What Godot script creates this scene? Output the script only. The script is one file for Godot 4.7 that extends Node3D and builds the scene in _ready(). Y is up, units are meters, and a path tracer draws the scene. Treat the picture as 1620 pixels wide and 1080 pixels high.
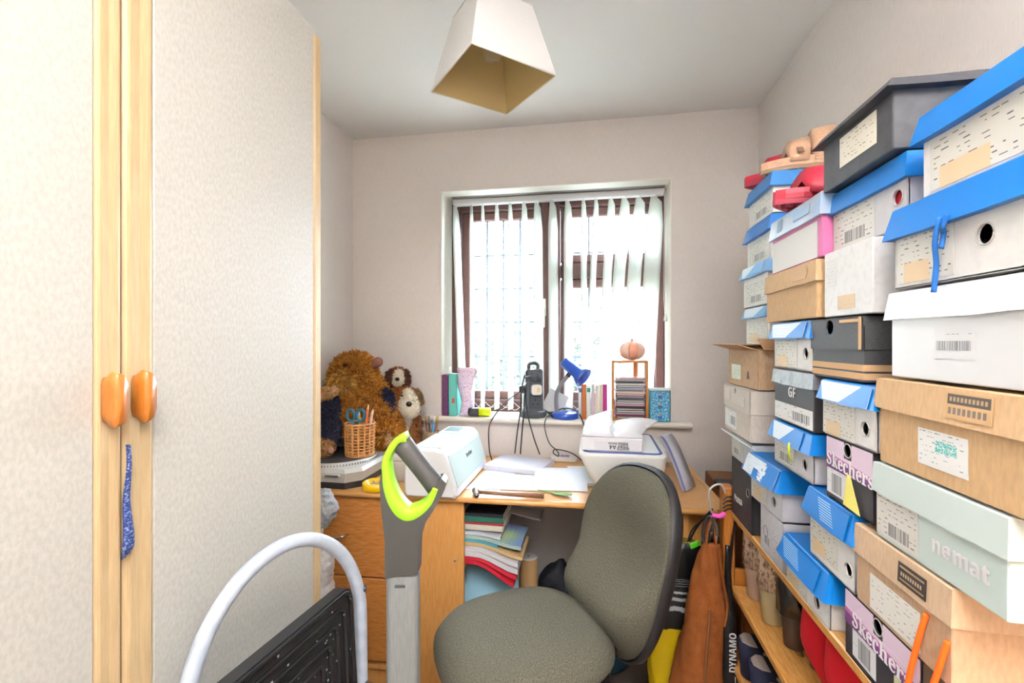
extends Node3D
# A small box room: wardrobe, desk under a window, office chair, wall of shoe boxes.
# Metres, y up. V(x, y, d) is a point d metres in front of the camera's wall-normal axis (z = -d).

const I3 := Basis()
var used := {}
var mats := {}
var rng := RandomNumberGenerator.new()

const XL := -1.22      # left wall
const XR := 0.72       # right wall
const DB := 2.2        # back wall
const YC := 2.338      # ceiling
const ZF := 1.25       # front wall (behind the camera)
const ADDED_LAMP := 16.0      # added uplighter, in place of bounced flash
const DESK := 0.75
const SILL := 0.935

func _ready() -> void:
	rng.seed = 77
	setup_view()
	build_room()
	build_window()
	build_garden()
	build_wardrobe()
	build_desk()
	build_rack()
	build_boxes()
	build_chair()
	build_step_stool()
	build_vacuum()
	build_pendant()
	build_sill_things()
	build_desk_things()
	build_toys()
	build_under_desk()
	build_bags()
	build_shoes()
	build_cables()

func setup_view() -> void:
	var cam := Camera3D.new()
	cam.name = "camera"
	cam.position = Vector3(0, 1.30, 0)
	cam.rotation_degrees.y = 10.0
	cam.fov = 72.98
	cam.near = 0.02
	cam.far = 200.0
	add_child(cam)
	cam.current = true
	var env := Environment.new()
	env.background_mode = Environment.BG_SKY
	var sm := ProceduralSkyMaterial.new()
	sm.sky_top_color = Color(0.84, 0.89, 0.96)
	sm.sky_horizon_color = Color(0.95, 0.97, 1.0)
	sm.ground_bottom_color = Color(0.32, 0.32, 0.31)
	sm.ground_horizon_color = Color(0.80, 0.81, 0.81)
	sm.sky_energy_multiplier = 4.45
	sm.ground_energy_multiplier = 3.0
	sm.sky_curve = 0.25
	var sky := Sky.new()
	sky.sky_material = sm
	env.sky = sky
	env.tonemap_mode = Environment.TONE_MAPPER_LINEAR
	env.tonemap_exposure = 1.85
	env.sdfgi_enabled = true
	env.ssao_enabled = true
	env.ssil_enabled = true
	var we := WorldEnvironment.new()
	we.name = "world_environment"
	we.environment = env
	add_child(we)
	# added uplighter behind the camera, standing in for flash bounced off the ceiling
	var fl := thing("added_uplighter", "tall added uplighter behind the viewer in place of bounced flash", "floor lamp", Vector3(0.18, 0.0, 0.50))
	var steel := M("b9b9b6", 0.35, {"metal": 0.8})
	var st := S(false)
	lathe(st, [Vector2(0.14, 0.0), Vector2(0.14, 0.018), Vector2(0.03, 0.03), Vector2(0.0, 0.03)], 28)
	part(fl, "base", st, steel)
	st = S(false)
	tube(st, [Vector3(0, 0.03, 0), Vector3(0, 0.7, 0), Vector3(0, 1.37, 0)], 0.012, 10)
	part(fl, "pole", st, steel)
	st = S(false)
	lathe(st, [Vector2(0.0, 1.35), Vector2(0.08, 1.365), Vector2(0.135, 1.40), Vector2(0.165, 1.45), Vector2(0.161, 1.45), Vector2(0.131, 1.404), Vector2(0.076, 1.37), Vector2(0.0, 1.356)], 32)
	part(fl, "bowl", st, steel)
	st = S(false)
	lathe(st, [Vector2(0.126, 1.402), Vector2(0.128, 1.406), Vector2(0.0, 1.408)], 28)
	var glow := M("ffffff", 0.6).duplicate()
	glow.emission_enabled = true
	glow.emission = Color(0.98, 0.985, 1.0)
	glow.emission_energy_multiplier = 2.0
	part(fl, "lamp_diffuser", st, glow)
	var al := SpotLight3D.new()
	al.name = "added_uplight"
	al.position = Vector3(0, 1.455, 0)
	al.rotation_degrees.x = 90
	al.light_color = Color(0.98, 0.985, 1.0)
	al.light_energy = ADDED_LAMP
	al.light_size = 0.12
	al.spot_angle = 56.0
	al.spot_range = 12.0
	al.spot_attenuation = 2.0
	al.shadow_enabled = true
	fl.add_child(al)

# ---------------------------------------------------------------- helpers
func V(x: float, y: float, d: float) -> Vector3:
	return Vector3(x, y, -d)

func numbered(n: String) -> String:
	if not used.has(n):
		used[n] = 0
		return n
	used[n] += 1
	return "%s_%03d" % [n, used[n]]

func tag(o: Node, label: String, cat: String, group := "") -> void:
	o.set_meta("label", label)
	o.set_meta("category", cat)
	if group:
		o.set_meta("group", group)

func thing(n: String, label: String, cat: String, at := Vector3.ZERO, yaw := 0.0, group := "") -> Node3D:
	var o := Node3D.new()
	o.name = numbered(n)
	add_child(o)
	o.position = at
	o.rotation_degrees.y = yaw
	tag(o, label, cat, group)
	return o

func S(flat := true) -> SurfaceTool:
	var st := SurfaceTool.new()
	st.begin(Mesh.PRIMITIVE_TRIANGLES)
	st.set_smooth_group(-1 if flat else 0)
	return st

func meshof(st: SurfaceTool) -> ArrayMesh:
	st.generate_normals()
	return st.commit()

func part(parent: Node, n: String, st, m: Material, xf := Transform3D()) -> MeshInstance3D:
	var o := MeshInstance3D.new()
	o.mesh = meshof(st) if st is SurfaceTool else st
	o.name = n
	parent.add_child(o, true)
	o.transform = xf
	o.material_override = m
	return o

func solo(n: String, label: String, cat: String, st, m: Material, at := Vector3.ZERO, yaw := 0.0, group := "") -> MeshInstance3D:
	var o := part(self, numbered(n), st, m)
	o.position = at
	o.rotation_degrees.y = yaw
	tag(o, label, cat, group)
	return o

func struct(n: String, st, m: Material) -> MeshInstance3D:
	var o := part(self, n, st, m)
	o.set_meta("kind", "structure")
	return o

func setsmooth(st: SurfaceTool, on: bool) -> void:
	st.set_smooth_group(0 if on else -1)

func tri(st: SurfaceTool, a: Vector3, b: Vector3, c: Vector3, ctr: Vector3) -> void:
	if (b - a).cross(c - a).dot((a + b + c) / 3.0 - ctr) > 0.0:
		var t := b
		b = c
		c = t
	st.add_vertex(a); st.add_vertex(b); st.add_vertex(c)

func quad(st: SurfaceTool, a: Vector3, b: Vector3, c: Vector3, d: Vector3, ctr: Vector3, uv := []) -> void:
	var p := [a, b, c, d]
	var n := (c - a).cross(d - b)
	var o := [0, 1, 2, 0, 2, 3]
	if n.dot((a + b + c + d) / 4.0 - ctr) > 0.0:
		o = [0, 2, 1, 0, 3, 2]
	for i in o:
		if uv.size() == 4:
			st.set_uv(uv[i])
		st.add_vertex(p[i])

# chamfered box
func cb(st: SurfaceTool, c: Vector3, s: Vector3, bv := 0.002, b := Basis()) -> void:
	var h := s / 2.0
	bv = minf(bv, minf(h.x, minf(h.y, h.z)) * 0.8)
	var p := func(sg: Vector3, ax: int) -> Vector3:
		var v := Vector3(sg.x * (h.x - bv), sg.y * (h.y - bv), sg.z * (h.z - bv))
		v[ax] = sg[ax] * h[ax]
		return c + b * v
	for ax in 3:
		var u := (ax + 1) % 3
		var w := (ax + 2) % 3
		for sg in [-1.0, 1.0]:
			var q := []
			for k in [[-1, -1], [1, -1], [1, 1], [-1, 1]]:
				var v := Vector3.ZERO
				v[ax] = sg; v[u] = k[0]; v[w] = k[1]
				q.append(p.call(v, ax))
			quad(st, q[0], q[1], q[2], q[3], c)
		for k in [[-1, -1], [1, -1], [1, 1], [-1, 1]]:
			var a := Vector3.ZERO
			a[ax] = -1; a[u] = k[0]; a[w] = k[1]
			var e := a
			e[ax] = 1
			quad(st, p.call(a, u), p.call(a, w), p.call(e, w), p.call(e, u), c)
	for x in [-1.0, 1.0]:
		for y in [-1.0, 1.0]:
			for z in [-1.0, 1.0]:
				var g := Vector3(x, y, z)
				tri(st, p.call(g, 0), p.call(g, 1), p.call(g, 2), c)

func box_st(c: Vector3, s: Vector3, bv := 0.002, b := Basis()) -> SurfaceTool:
	var st := S()
	cb(st, c, s, bv, b)
	return st

# box from two corners given as (x, y, d)
func cbd(st: SurfaceTool, x0: float, x1: float, y0: float, y1: float, d0: float, d1: float, bv := 0.002) -> void:
	cb(st, Vector3((x0 + x1) / 2, (y0 + y1) / 2, -(d0 + d1) / 2), Vector3(absf(x1 - x0), absf(y1 - y0), absf(d1 - d0)), bv)

# rings of points, all with the same count; one winding for the whole surface, turned outwards by its volume
func loft(st: SurfaceTool, rings: Array, cap0 := true, cap1 := true, closed := true) -> void:
	var n: int = rings[0].size()
	var m := rings.size()
	var pv := PackedVector3Array()
	var uv := PackedVector2Array()
	for i in m - 1:
		var A: PackedVector3Array = rings[i]
		var B: PackedVector3Array = rings[i + 1]
		var v0 := float(i) / (m - 1)
		var v1 := float(i + 1) / (m - 1)
		for j in (n if closed else n - 1):
			var k := (j + 1) % n
			var u0 := float(j) / n
			var u1 := float(j + 1) / n
			pv.append_array(PackedVector3Array([A[j], A[k], B[k], A[j], B[k], B[j]]))
			uv.append_array(PackedVector2Array([Vector2(u0, v0), Vector2(u1, v0), Vector2(u1, v1), Vector2(u0, v0), Vector2(u1, v1), Vector2(u0, v1)]))
	for e in [0, m - 1]:
		if not closed or (e == 0 and not cap0) or (e == m - 1 and not cap1):
			continue
		var R: PackedVector3Array = rings[e]
		var c := Vector3.ZERO
		for q in R:
			c += q
		c /= n
		for j in n:
			var k := (j + 1) % n
			pv.append_array(PackedVector3Array([c, R[k], R[j]] if e == 0 else [c, R[j], R[k]]))
			var w := float(e) / (m - 1)
			uv.append_array(PackedVector2Array([Vector2(0.5, w), Vector2(0, w), Vector2(1, w)]))
	var mid := Vector3.ZERO
	for q in pv:
		mid += q
	mid /= pv.size()
	var vol := 0.0
	for i in range(0, pv.size(), 3):
		vol += (pv[i] - mid).dot((pv[i + 1] - mid).cross(pv[i + 2] - mid))
	var order := [0, 2, 1] if vol > 0.0 else [0, 1, 2]
	for i in range(0, pv.size(), 3):
		for o in order:
			st.set_uv(uv[i + o])
			st.add_vertex(pv[i + o])

func lathe(st: SurfaceTool, prof: Array, seg := 20, xf := Transform3D(), sx := 1.0, sz := 1.0) -> void:
	var rings := []
	for q in prof:
		var r := PackedVector3Array()
		for j in seg:
			var a := TAU * j / seg
			r.append(xf * Vector3(cos(a) * maxf(q.x, 0.0001) * sx, q.y, sin(a) * maxf(q.x, 0.0001) * sz))
		rings.append(r)
	# orientation from the axis: closed profiles with cavities still read well since both sides are drawn
	loft(st, rings, prof[0].x > 0.0002, prof[-1].x > 0.0002)

func spline(pts: Array, per := 8, closed := false) -> Array:
	var out := []
	var n := pts.size()
	for i in (n if closed else n - 1):
		var p0: Vector3 = pts[(i - 1 + n) % n] if closed else pts[maxi(i - 1, 0)]
		var p1: Vector3 = pts[i]
		var p2: Vector3 = pts[(i + 1) % n]
		var p3: Vector3 = pts[(i + 2) % n] if closed else pts[mini(i + 2, n - 1)]
		for k in per:
			out.append(p1.cubic_interpolate(p2, p0, p3, float(k) / per))
	if not closed:
		out.append(pts[-1])
	return out

func tube(st: SurfaceTool, pts: Array, r, seg := 8, flat := 1.0, caps := true) -> void:
	var rings := []
	var up := Vector3.UP
	var n := pts.size()
	for i in n:
		var t: Vector3 = (pts[mini(i + 1, n - 1)] - pts[maxi(i - 1, 0)]).normalized()
		if i == 0 and absf(t.dot(up)) > 0.9:
			up = Vector3.RIGHT
		var sd := t.cross(up).normalized()
		up = sd.cross(t).normalized()
		var rr: float = r[i] if r is Array else r
		var ring := PackedVector3Array()
		for j in seg:
			var a := TAU * j / seg
			ring.append(pts[i] + sd * cos(a) * rr + up * sin(a) * rr * flat)
		rings.append(ring)
	loft(st, rings, caps, caps)

# prism: polygon (x, y) extruded along z from z0 to z1
func prism(st: SurfaceTool, poly: Array, z0: float, z1: float, xf := Transform3D()) -> void:
	var pv := PackedVector2Array(poly)
	var idx := Geometry2D.triangulate_polygon(pv)
	var mid := Vector2.ZERO
	for q in pv:
		mid += q
	mid /= pv.size()
	var zc := (z0 + z1) / 2.0
	for z in [z0, z1]:
		for i in range(0, idx.size(), 3):
			var a := xf * Vector3(pv[idx[i]].x, pv[idx[i]].y, z)
			var b := xf * Vector3(pv[idx[i + 1]].x, pv[idx[i + 1]].y, z)
			var c := xf * Vector3(pv[idx[i + 2]].x, pv[idx[i + 2]].y, z)
			tri(st, a, b, c, xf * Vector3((pv[idx[i]].x + pv[idx[i + 1]].x + pv[idx[i + 2]].x) / 3.0, (pv[idx[i]].y + pv[idx[i + 1]].y + pv[idx[i + 2]].y) / 3.0, zc))
	var cw := Geometry2D.is_polygon_clockwise(pv)
	for i in pv.size():
		var p := pv[i]
		var q := pv[(i + 1) % pv.size()]
		var nrm := Vector2(q.y - p.y, p.x - q.x) * (-1.0 if cw else 1.0)
		var inside := (p + q) / 2.0 - nrm.normalized() * 0.01
		quad(st, xf * Vector3(p.x, p.y, z0), xf * Vector3(q.x, q.y, z0), xf * Vector3(q.x, q.y, z1), xf * Vector3(p.x, p.y, z1), xf * Vector3(inside.x, inside.y, zc))

func rrect(w: float, h: float, r: float, n := 5) -> Array:
	var out := []
	for k in 4:
		var c := Vector2((w / 2 - r) * (1 if k in [0, 3] else -1), (h / 2 - r) * (1 if k < 2 else -1))
		for i in n + 1:
			var a := PI / 2 * (k + float(i) / n)
			out.append(c + Vector2(cos(a), sin(a)) * r)
	return out

# thin printed plate; local +z is the printed face, uv (0,0) top left
func plate_mesh(w: float, h: float, t := 0.0006) -> ArrayMesh:
	var st := S()
	var a := w / 2
	var b := h / 2
	var c := Vector3(0, 0, -t)
	quad(st, Vector3(-a, b, 0), Vector3(a, b, 0), Vector3(a, -b, 0), Vector3(-a, -b, 0), c, [Vector2(0, 0), Vector2(1, 0), Vector2(1, 1), Vector2(0, 1)])
	st.set_uv(Vector2(0.01, 0.01))
	quad(st, Vector3(-a, b, 0), Vector3(a, b, 0), Vector3(a, b, -t), Vector3(-a, b, -t), c)
	quad(st, Vector3(-a, -b, 0), Vector3(a, -b, 0), Vector3(a, -b, -t), Vector3(-a, -b, -t), c)
	quad(st, Vector3(a, b, 0), Vector3(a, -b, 0), Vector3(a, -b, -t), Vector3(a, b, -t), c)
	quad(st, Vector3(-a, b, 0), Vector3(-a, -b, 0), Vector3(-a, -b, -t), Vector3(-a, b, -t), c)
	return meshof(st)

func plate(parent: Node, n: String, w: float, h: float, m: Material, xf: Transform3D, t := 0.0006) -> MeshInstance3D:
	return part(parent, n, plate_mesh(w, h, t), m, xf)

const FACE_MX := Basis(Vector3(0, 0, 1), Vector3(0, 1, 0), Vector3(-1, 0, 0))   # plate looking to -x
const FACE_UP := Basis(Vector3(1, 0, 0), Vector3(0, 0, -1), Vector3(0, 1, 0))   # plate looking up

func letters(parent: Node, n: String, s: String, h: float, m: Material, xf: Transform3D, bold := false, italic := false, serif := false) -> MeshInstance3D:
	var f := SystemFont.new()
	f.font_names = PackedStringArray(["Droid Serif" if serif else "Droid Sans"])
	f.font_weight = 700 if bold else 400
	f.font_italic = italic
	var t := TextMesh.new()
	t.text = s
	t.font = f
	t.font_size = 32
	t.pixel_size = h / 24.0
	t.depth = 0.0006
	t.curve_step = 2.0
	return part(parent, n, t, m, xf)

# smooth union of tapered capsules [a, b, ra, rb], meshed as surface nets
func blob(prims: Array, cell: float, k: float, rough := 0.0, seedn := 1, nf := 14.0) -> ArrayMesh:
	var lo := Vector3.INF
	var hi := -Vector3.INF
	for q in prims:
		var R := Vector3.ONE * (maxf(q[2], q[3]) + k + cell * 2 + rough)
		lo = lo.min(q[0] - R).min(q[1] - R)
		hi = hi.max(q[0] + R).max(q[1] + R)
	var nx := int((hi.x - lo.x) / cell) + 2
	var ny := int((hi.y - lo.y) / cell) + 2
	var nz := int((hi.z - lo.z) / cell) + 2
	var g := PackedFloat32Array()
	g.resize(nx * ny * nz)
	g.fill(1.0)
	for q in prims:
		var a: Vector3 = q[0]
		var ab: Vector3 = q[1] - a
		var l2 := maxf(ab.length_squared(), 1e-9)
		var ra: float = q[2]
		var rb: float = q[3]
		var R := Vector3.ONE * (maxf(ra, rb) + k + cell * 2)
		var i0 := ((a.min(q[1]) - R - lo) / cell).floor()
		var i1 := ((a.max(q[1]) + R - lo) / cell).ceil()
		for z in range(maxi(0, int(i0.z)), mini(nz, int(i1.z) + 1)):
			for y in range(maxi(0, int(i0.y)), mini(ny, int(i1.y) + 1)):
				var base := (z * ny + y) * nx
				for x in range(maxi(0, int(i0.x)), mini(nx, int(i1.x) + 1)):
					var p := lo + Vector3(x, y, z) * cell
					var t := clampf((p - a).dot(ab) / l2, 0.0, 1.0)
					var dd := (p - a - ab * t).length() - lerpf(ra, rb, t)
					var e := g[base + x]
					var h := maxf(k - absf(e - dd), 0.0) / k
					g[base + x] = minf(e, dd) - h * h * k * 0.25
	if rough > 0.0:
		var nz2 := FastNoiseLite.new()
		nz2.seed = seedn
		nz2.frequency = 1.0
		for z in nz:
			for y in ny:
				for x in nx:
					var i := (z * ny + y) * nx + x
					if absf(g[i]) < rough * 3 + cell * 2:
						g[i] += nz2.get_noise_3dv((lo + Vector3(x, y, z) * cell) * nf) * rough
	var verts := PackedVector3Array()
	var norms := PackedVector3Array()
	var idx := PackedInt32Array()
	var id := {}
	var off := [0, 1, nx, nx + 1, nx * ny, nx * ny + 1, nx * ny + nx, nx * ny + nx + 1]
	var co := [Vector3(0, 0, 0), Vector3(1, 0, 0), Vector3(0, 1, 0), Vector3(1, 1, 0), Vector3(0, 0, 1), Vector3(1, 0, 1), Vector3(0, 1, 1), Vector3(1, 1, 1)]
	var eg := [[0, 1], [2, 3], [4, 5], [6, 7], [0, 2], [1, 3], [4, 6], [5, 7], [0, 4], [1, 5], [2, 6], [3, 7]]
	for z in nz - 1:
		for y in ny - 1:
			for x in nx - 1:
				var b := (z * ny + y) * nx + x
				var s0 := g[b] < 0.0
				var same := true
				for o in 7:
					if (g[b + off[o + 1]] < 0.0) != s0:
						same = false
						break
				if same:
					continue
				var acc := Vector3.ZERO
				var cnt := 0
				for e in eg:
					var va := g[b + off[e[0]]]
					var vb := g[b + off[e[1]]]
					if (va < 0.0) != (vb < 0.0):
						acc += co[e[0]].lerp(co[e[1]], va / (va - vb))
						cnt += 1
				id[b] = verts.size()
				verts.append(lo + (Vector3(x, y, z) + acc / cnt) * cell)
				var gr := Vector3(g[b + 1] + g[b + off[3]] + g[b + off[5]] + g[b + off[7]] - g[b] - g[b + off[2]] - g[b + off[4]] - g[b + off[6]],
					g[b + off[2]] + g[b + off[3]] + g[b + off[6]] + g[b + off[7]] - g[b] - g[b + off[1]] - g[b + off[4]] - g[b + off[5]],
					g[b + off[4]] + g[b + off[5]] + g[b + off[6]] + g[b + off[7]] - g[b] - g[b + off[1]] - g[b + off[2]] - g[b + off[3]])
				norms.append(gr.normalized())
	var st3 := [1, nx, nx * ny]
	for b in id:
		for ax in 3:
			var u: int = st3[(ax + 1) % 3]
			var w: int = st3[(ax + 2) % 3]
			var s1 := g[b] < 0.0
			if s1 == (g[b + st3[ax]] < 0.0):
				continue
			if not (id.has(b - u) and id.has(b - w) and id.has(b - u - w)):
				continue
			var q := [id[b], id[b - u], id[b - u - w], id[b - w]]
			if s1:
				idx.append_array(PackedInt32Array([q[0], q[2], q[1], q[0], q[3], q[2]]))
			else:
				idx.append_array(PackedInt32Array([q[0], q[1], q[2], q[0], q[2], q[3]]))
	var arr := []
	arr.resize(Mesh.ARRAY_MAX)
	arr[Mesh.ARRAY_VERTEX] = verts
	arr[Mesh.ARRAY_NORMAL] = norms
	arr[Mesh.ARRAY_INDEX] = idx
	var mm := ArrayMesh.new()
	mm.add_surface_from_arrays(Mesh.PRIMITIVE_TRIANGLES, arr)
	return mm

# tufts of pile scattered over a mesh, as stuff
func fur(parent: Node, m: ArrayMesh, count: int, length: float, cols: Array, sag := 0.5) -> void:
	var arr := m.surface_get_arrays(0)
	var vs: PackedVector3Array = arr[Mesh.ARRAY_VERTEX]
	var ns: PackedVector3Array = arr[Mesh.ARRAY_NORMAL]
	var st := S(false)
	for k in 3:
		var a := TAU * k / 3.0
		var sd := Vector3(cos(a), 0, sin(a)) * 0.16
		var ou := Vector3(-sin(a), 0, cos(a)) * 0.32
		var p0 := ou * 0.2
		var p1 := ou * 0.8 + Vector3(0, 0.55, 0)
		var p2 := ou * 1.5 + Vector3(0, 0.95, 0)
		quad(st, p0 - sd, p0 + sd, p1 + sd * 0.8, p1 - sd * 0.8, Vector3(0, 0.4, 0))
		tri(st, p1 - sd * 0.8, p1 + sd * 0.8, p2, Vector3(0, 0.4, 0))
	var tm := meshof(st)
	var mm := MultiMesh.new()
	mm.transform_format = MultiMesh.TRANSFORM_3D
	mm.use_colors = true
	mm.mesh = tm
	var xs := []
	while xs.size() < count:
		var i := rng.randi() % vs.size()
		var n := ns[i]
		var y := (n + Vector3(rng.randf() - 0.5, rng.randf() - 0.5 - sag, rng.randf() - 0.5) * 0.8).normalized()
		var x := y.cross(Vector3(0.3, 0.5, 0.8)).normalized().rotated(y, rng.randf() * TAU)
		var L := length * rng.randf_range(0.7, 1.3)
		xs.append(Transform3D(Basis(x * L, y * L, x.cross(y) * L), vs[i] - n * length * 0.15 + Vector3(rng.randf() - 0.5, rng.randf() - 0.5, rng.randf() - 0.5) * length * 0.7))
	mm.instance_count = count
	for i in count:
		mm.set_instance_transform(i, xs[i])
		mm.set_instance_color(i, cols[rng.randi() % cols.size()].srgb_to_linear())
	var o := MultiMeshInstance3D.new()
	o.name = "fur"
	o.multimesh = mm
	o.set_meta("kind", "stuff")
	var mt := StandardMaterial3D.new()
	mt.vertex_color_use_as_albedo = true
	mt.roughness = 0.9
	o.material_override = mt
	parent.add_child(o, true)

# ---------------------------------------------------------------- materials
func M(hex: String, rough := 0.6, o := {}) -> StandardMaterial3D:
	var key := hex + str(rough) + str(o)
	if mats.has(key):
		return mats[key]
	var m := StandardMaterial3D.new()
	m.albedo_color = Color(hex)
	m.roughness = rough
	m.metallic = o.get("metal", 0.0)
	if o.has("spec"):
		m.metallic_specular = o.spec
	if o.has("coat"):
		m.clearcoat_enabled = true
		m.clearcoat = o.coat
		m.clearcoat_roughness = 0.15
	if o.has("back"):
		m.backlight_enabled = true
		m.backlight = Color(o.back)
	if o.has("alpha"):
		m.transparency = BaseMaterial3D.TRANSPARENCY_ALPHA
		m.albedo_color.a = o.alpha
	if o.has("bump"):
		m.normal_enabled = true
		m.normal_texture = noise_tex(o.get("bumpf", 0.06), 3, o.get("bumpseed", 3), null, true)
		m.normal_scale = o.bump
		m.uv1_triplanar = true
		m.uv1_scale = o.get("scale", Vector3.ONE * 6)
	mats[key] = m
	return m

var ntex := {}
func noise_tex(freq: float, oct: int, sd: int, ramp, normal := false, size := 512) -> NoiseTexture2D:
	var key := "%s %s %s %s %s" % [freq, oct, sd, ramp, normal]
	if ntex.has(key):
		return ntex[key]
	var t := NoiseTexture2D.new()
	var n := FastNoiseLite.new()
	n.seed = sd
	n.frequency = freq
	n.fractal_octaves = oct
	t.noise = n
	t.width = size
	t.height = size
	t.seamless = true
	if normal:
		t.as_normal_map = true
		t.bump_strength = 4.0
	elif ramp:
		var g := Gradient.new()
		var offs := PackedFloat32Array()
		var cols := PackedColorArray()
		for i in ramp.size():
			offs.append(float(i) / (ramp.size() - 1))
			cols.append(Color(ramp[i]))
		g.offsets = offs
		g.colors = cols
		t.color_ramp = g
	ntex[key] = t
	return t

# noise-coloured material; stretched scale gives grain
func N(ramp: Array, scale: Vector3, rough := 0.6, freq := 0.02, oct := 4, sd := 5, o := {}) -> StandardMaterial3D:
	var key := str(ramp) + str(scale) + str(rough) + str(freq) + str(sd) + str(o)
	if mats.has(key):
		return mats[key]
	var m := StandardMaterial3D.new()
	# tones of one hue share a grey texture tinted by the lightest of them
	var light := Color(ramp[0])
	for h in ramp:
		if Color(h).v > light.v:
			light = Color(h)
	var same := true
	var grey := []
	for h in ramp:
		var c := Color(h).srgb_to_linear()
		var l := light.srgb_to_linear()
		var k := Vector3(c.r / l.r, c.g / l.g, c.b / l.b)
		var mean := (k.x + k.y + k.z) / 3.0
		if (k - Vector3.ONE * mean).abs().length() > 0.16:
			same = false
		mean = pow(snappedf(mean, 0.1), 1.0 / 2.2)
		grey.append(Color(mean, mean, mean).to_html(false))
	m.albedo_texture = noise_tex(freq, oct, 5 + sd % 2 if same else sd, grey if same else ramp)
	if same:
		m.albedo_color = light
	m.roughness = rough
	m.uv1_triplanar = true
	m.uv1_world_triplanar = o.get("world", false)
	m.uv1_scale = scale
	if o.has("coat"):
		m.clearcoat_enabled = true
		m.clearcoat = o.coat
		m.clearcoat_roughness = 0.2
	if o.has("bump"):
		m.normal_enabled = true
		m.normal_texture = noise_tex(freq, oct, 5, null, true)
		m.normal_scale = o.bump
	if o.has("metal"):
		m.metallic = o.metal
	mats[key] = m
	return m

func picture(w: int, h: int, draw: Callable) -> ImageTexture:
	var im := Image.create(w, h, false, Image.FORMAT_RGB8)
	draw.call(im)
	return ImageTexture.create_from_image(im)

func T(tex: Texture2D, rough := 0.6) -> StandardMaterial3D:
	var m := StandardMaterial3D.new()
	m.albedo_texture = tex
	m.roughness = rough
	m.texture_repeat = false
	return m

# rows of illegible small print and, where asked, a barcode
func label_pic(sd: int, bg: String, ink: String, rows: int, bars: Rect2, extra = null) -> StandardMaterial3D:
	return T(picture(192, 128, func(im: Image):
		var r := RandomNumberGenerator.new()
		r.seed = sd
		im.fill(Color(bg))
		var step := 120.0 / rows
		for k in rows:
			var x := 8
			var y := int(6 + k * step)
			var hh := r.randi_range(2, 3)
			while x < 180:
				var w := r.randi_range(3, 15)
				if r.randf() < 0.5:
					im.fill_rect(Rect2i(x, y, mini(w, 184 - x), hh), Color(ink))
				x += w + r.randi_range(3, 12)
		if bars.size.x > 0:
			im.fill_rect(Rect2i(int(bars.position.x) - 4, int(bars.position.y) - 4, int(bars.size.x) + 8, int(bars.size.y) + 8), Color(bg))
			var x2 := int(bars.position.x)
			while x2 < bars.end.x:
				var w2 := r.randi_range(1, 4)
				im.fill_rect(Rect2i(x2, int(bars.position.y), w2, int(bars.size.y)), Color(ink))
				x2 += w2 + r.randi_range(1, 4)
		if extra != null:
			extra.call(im, r)), 0.55)

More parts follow.
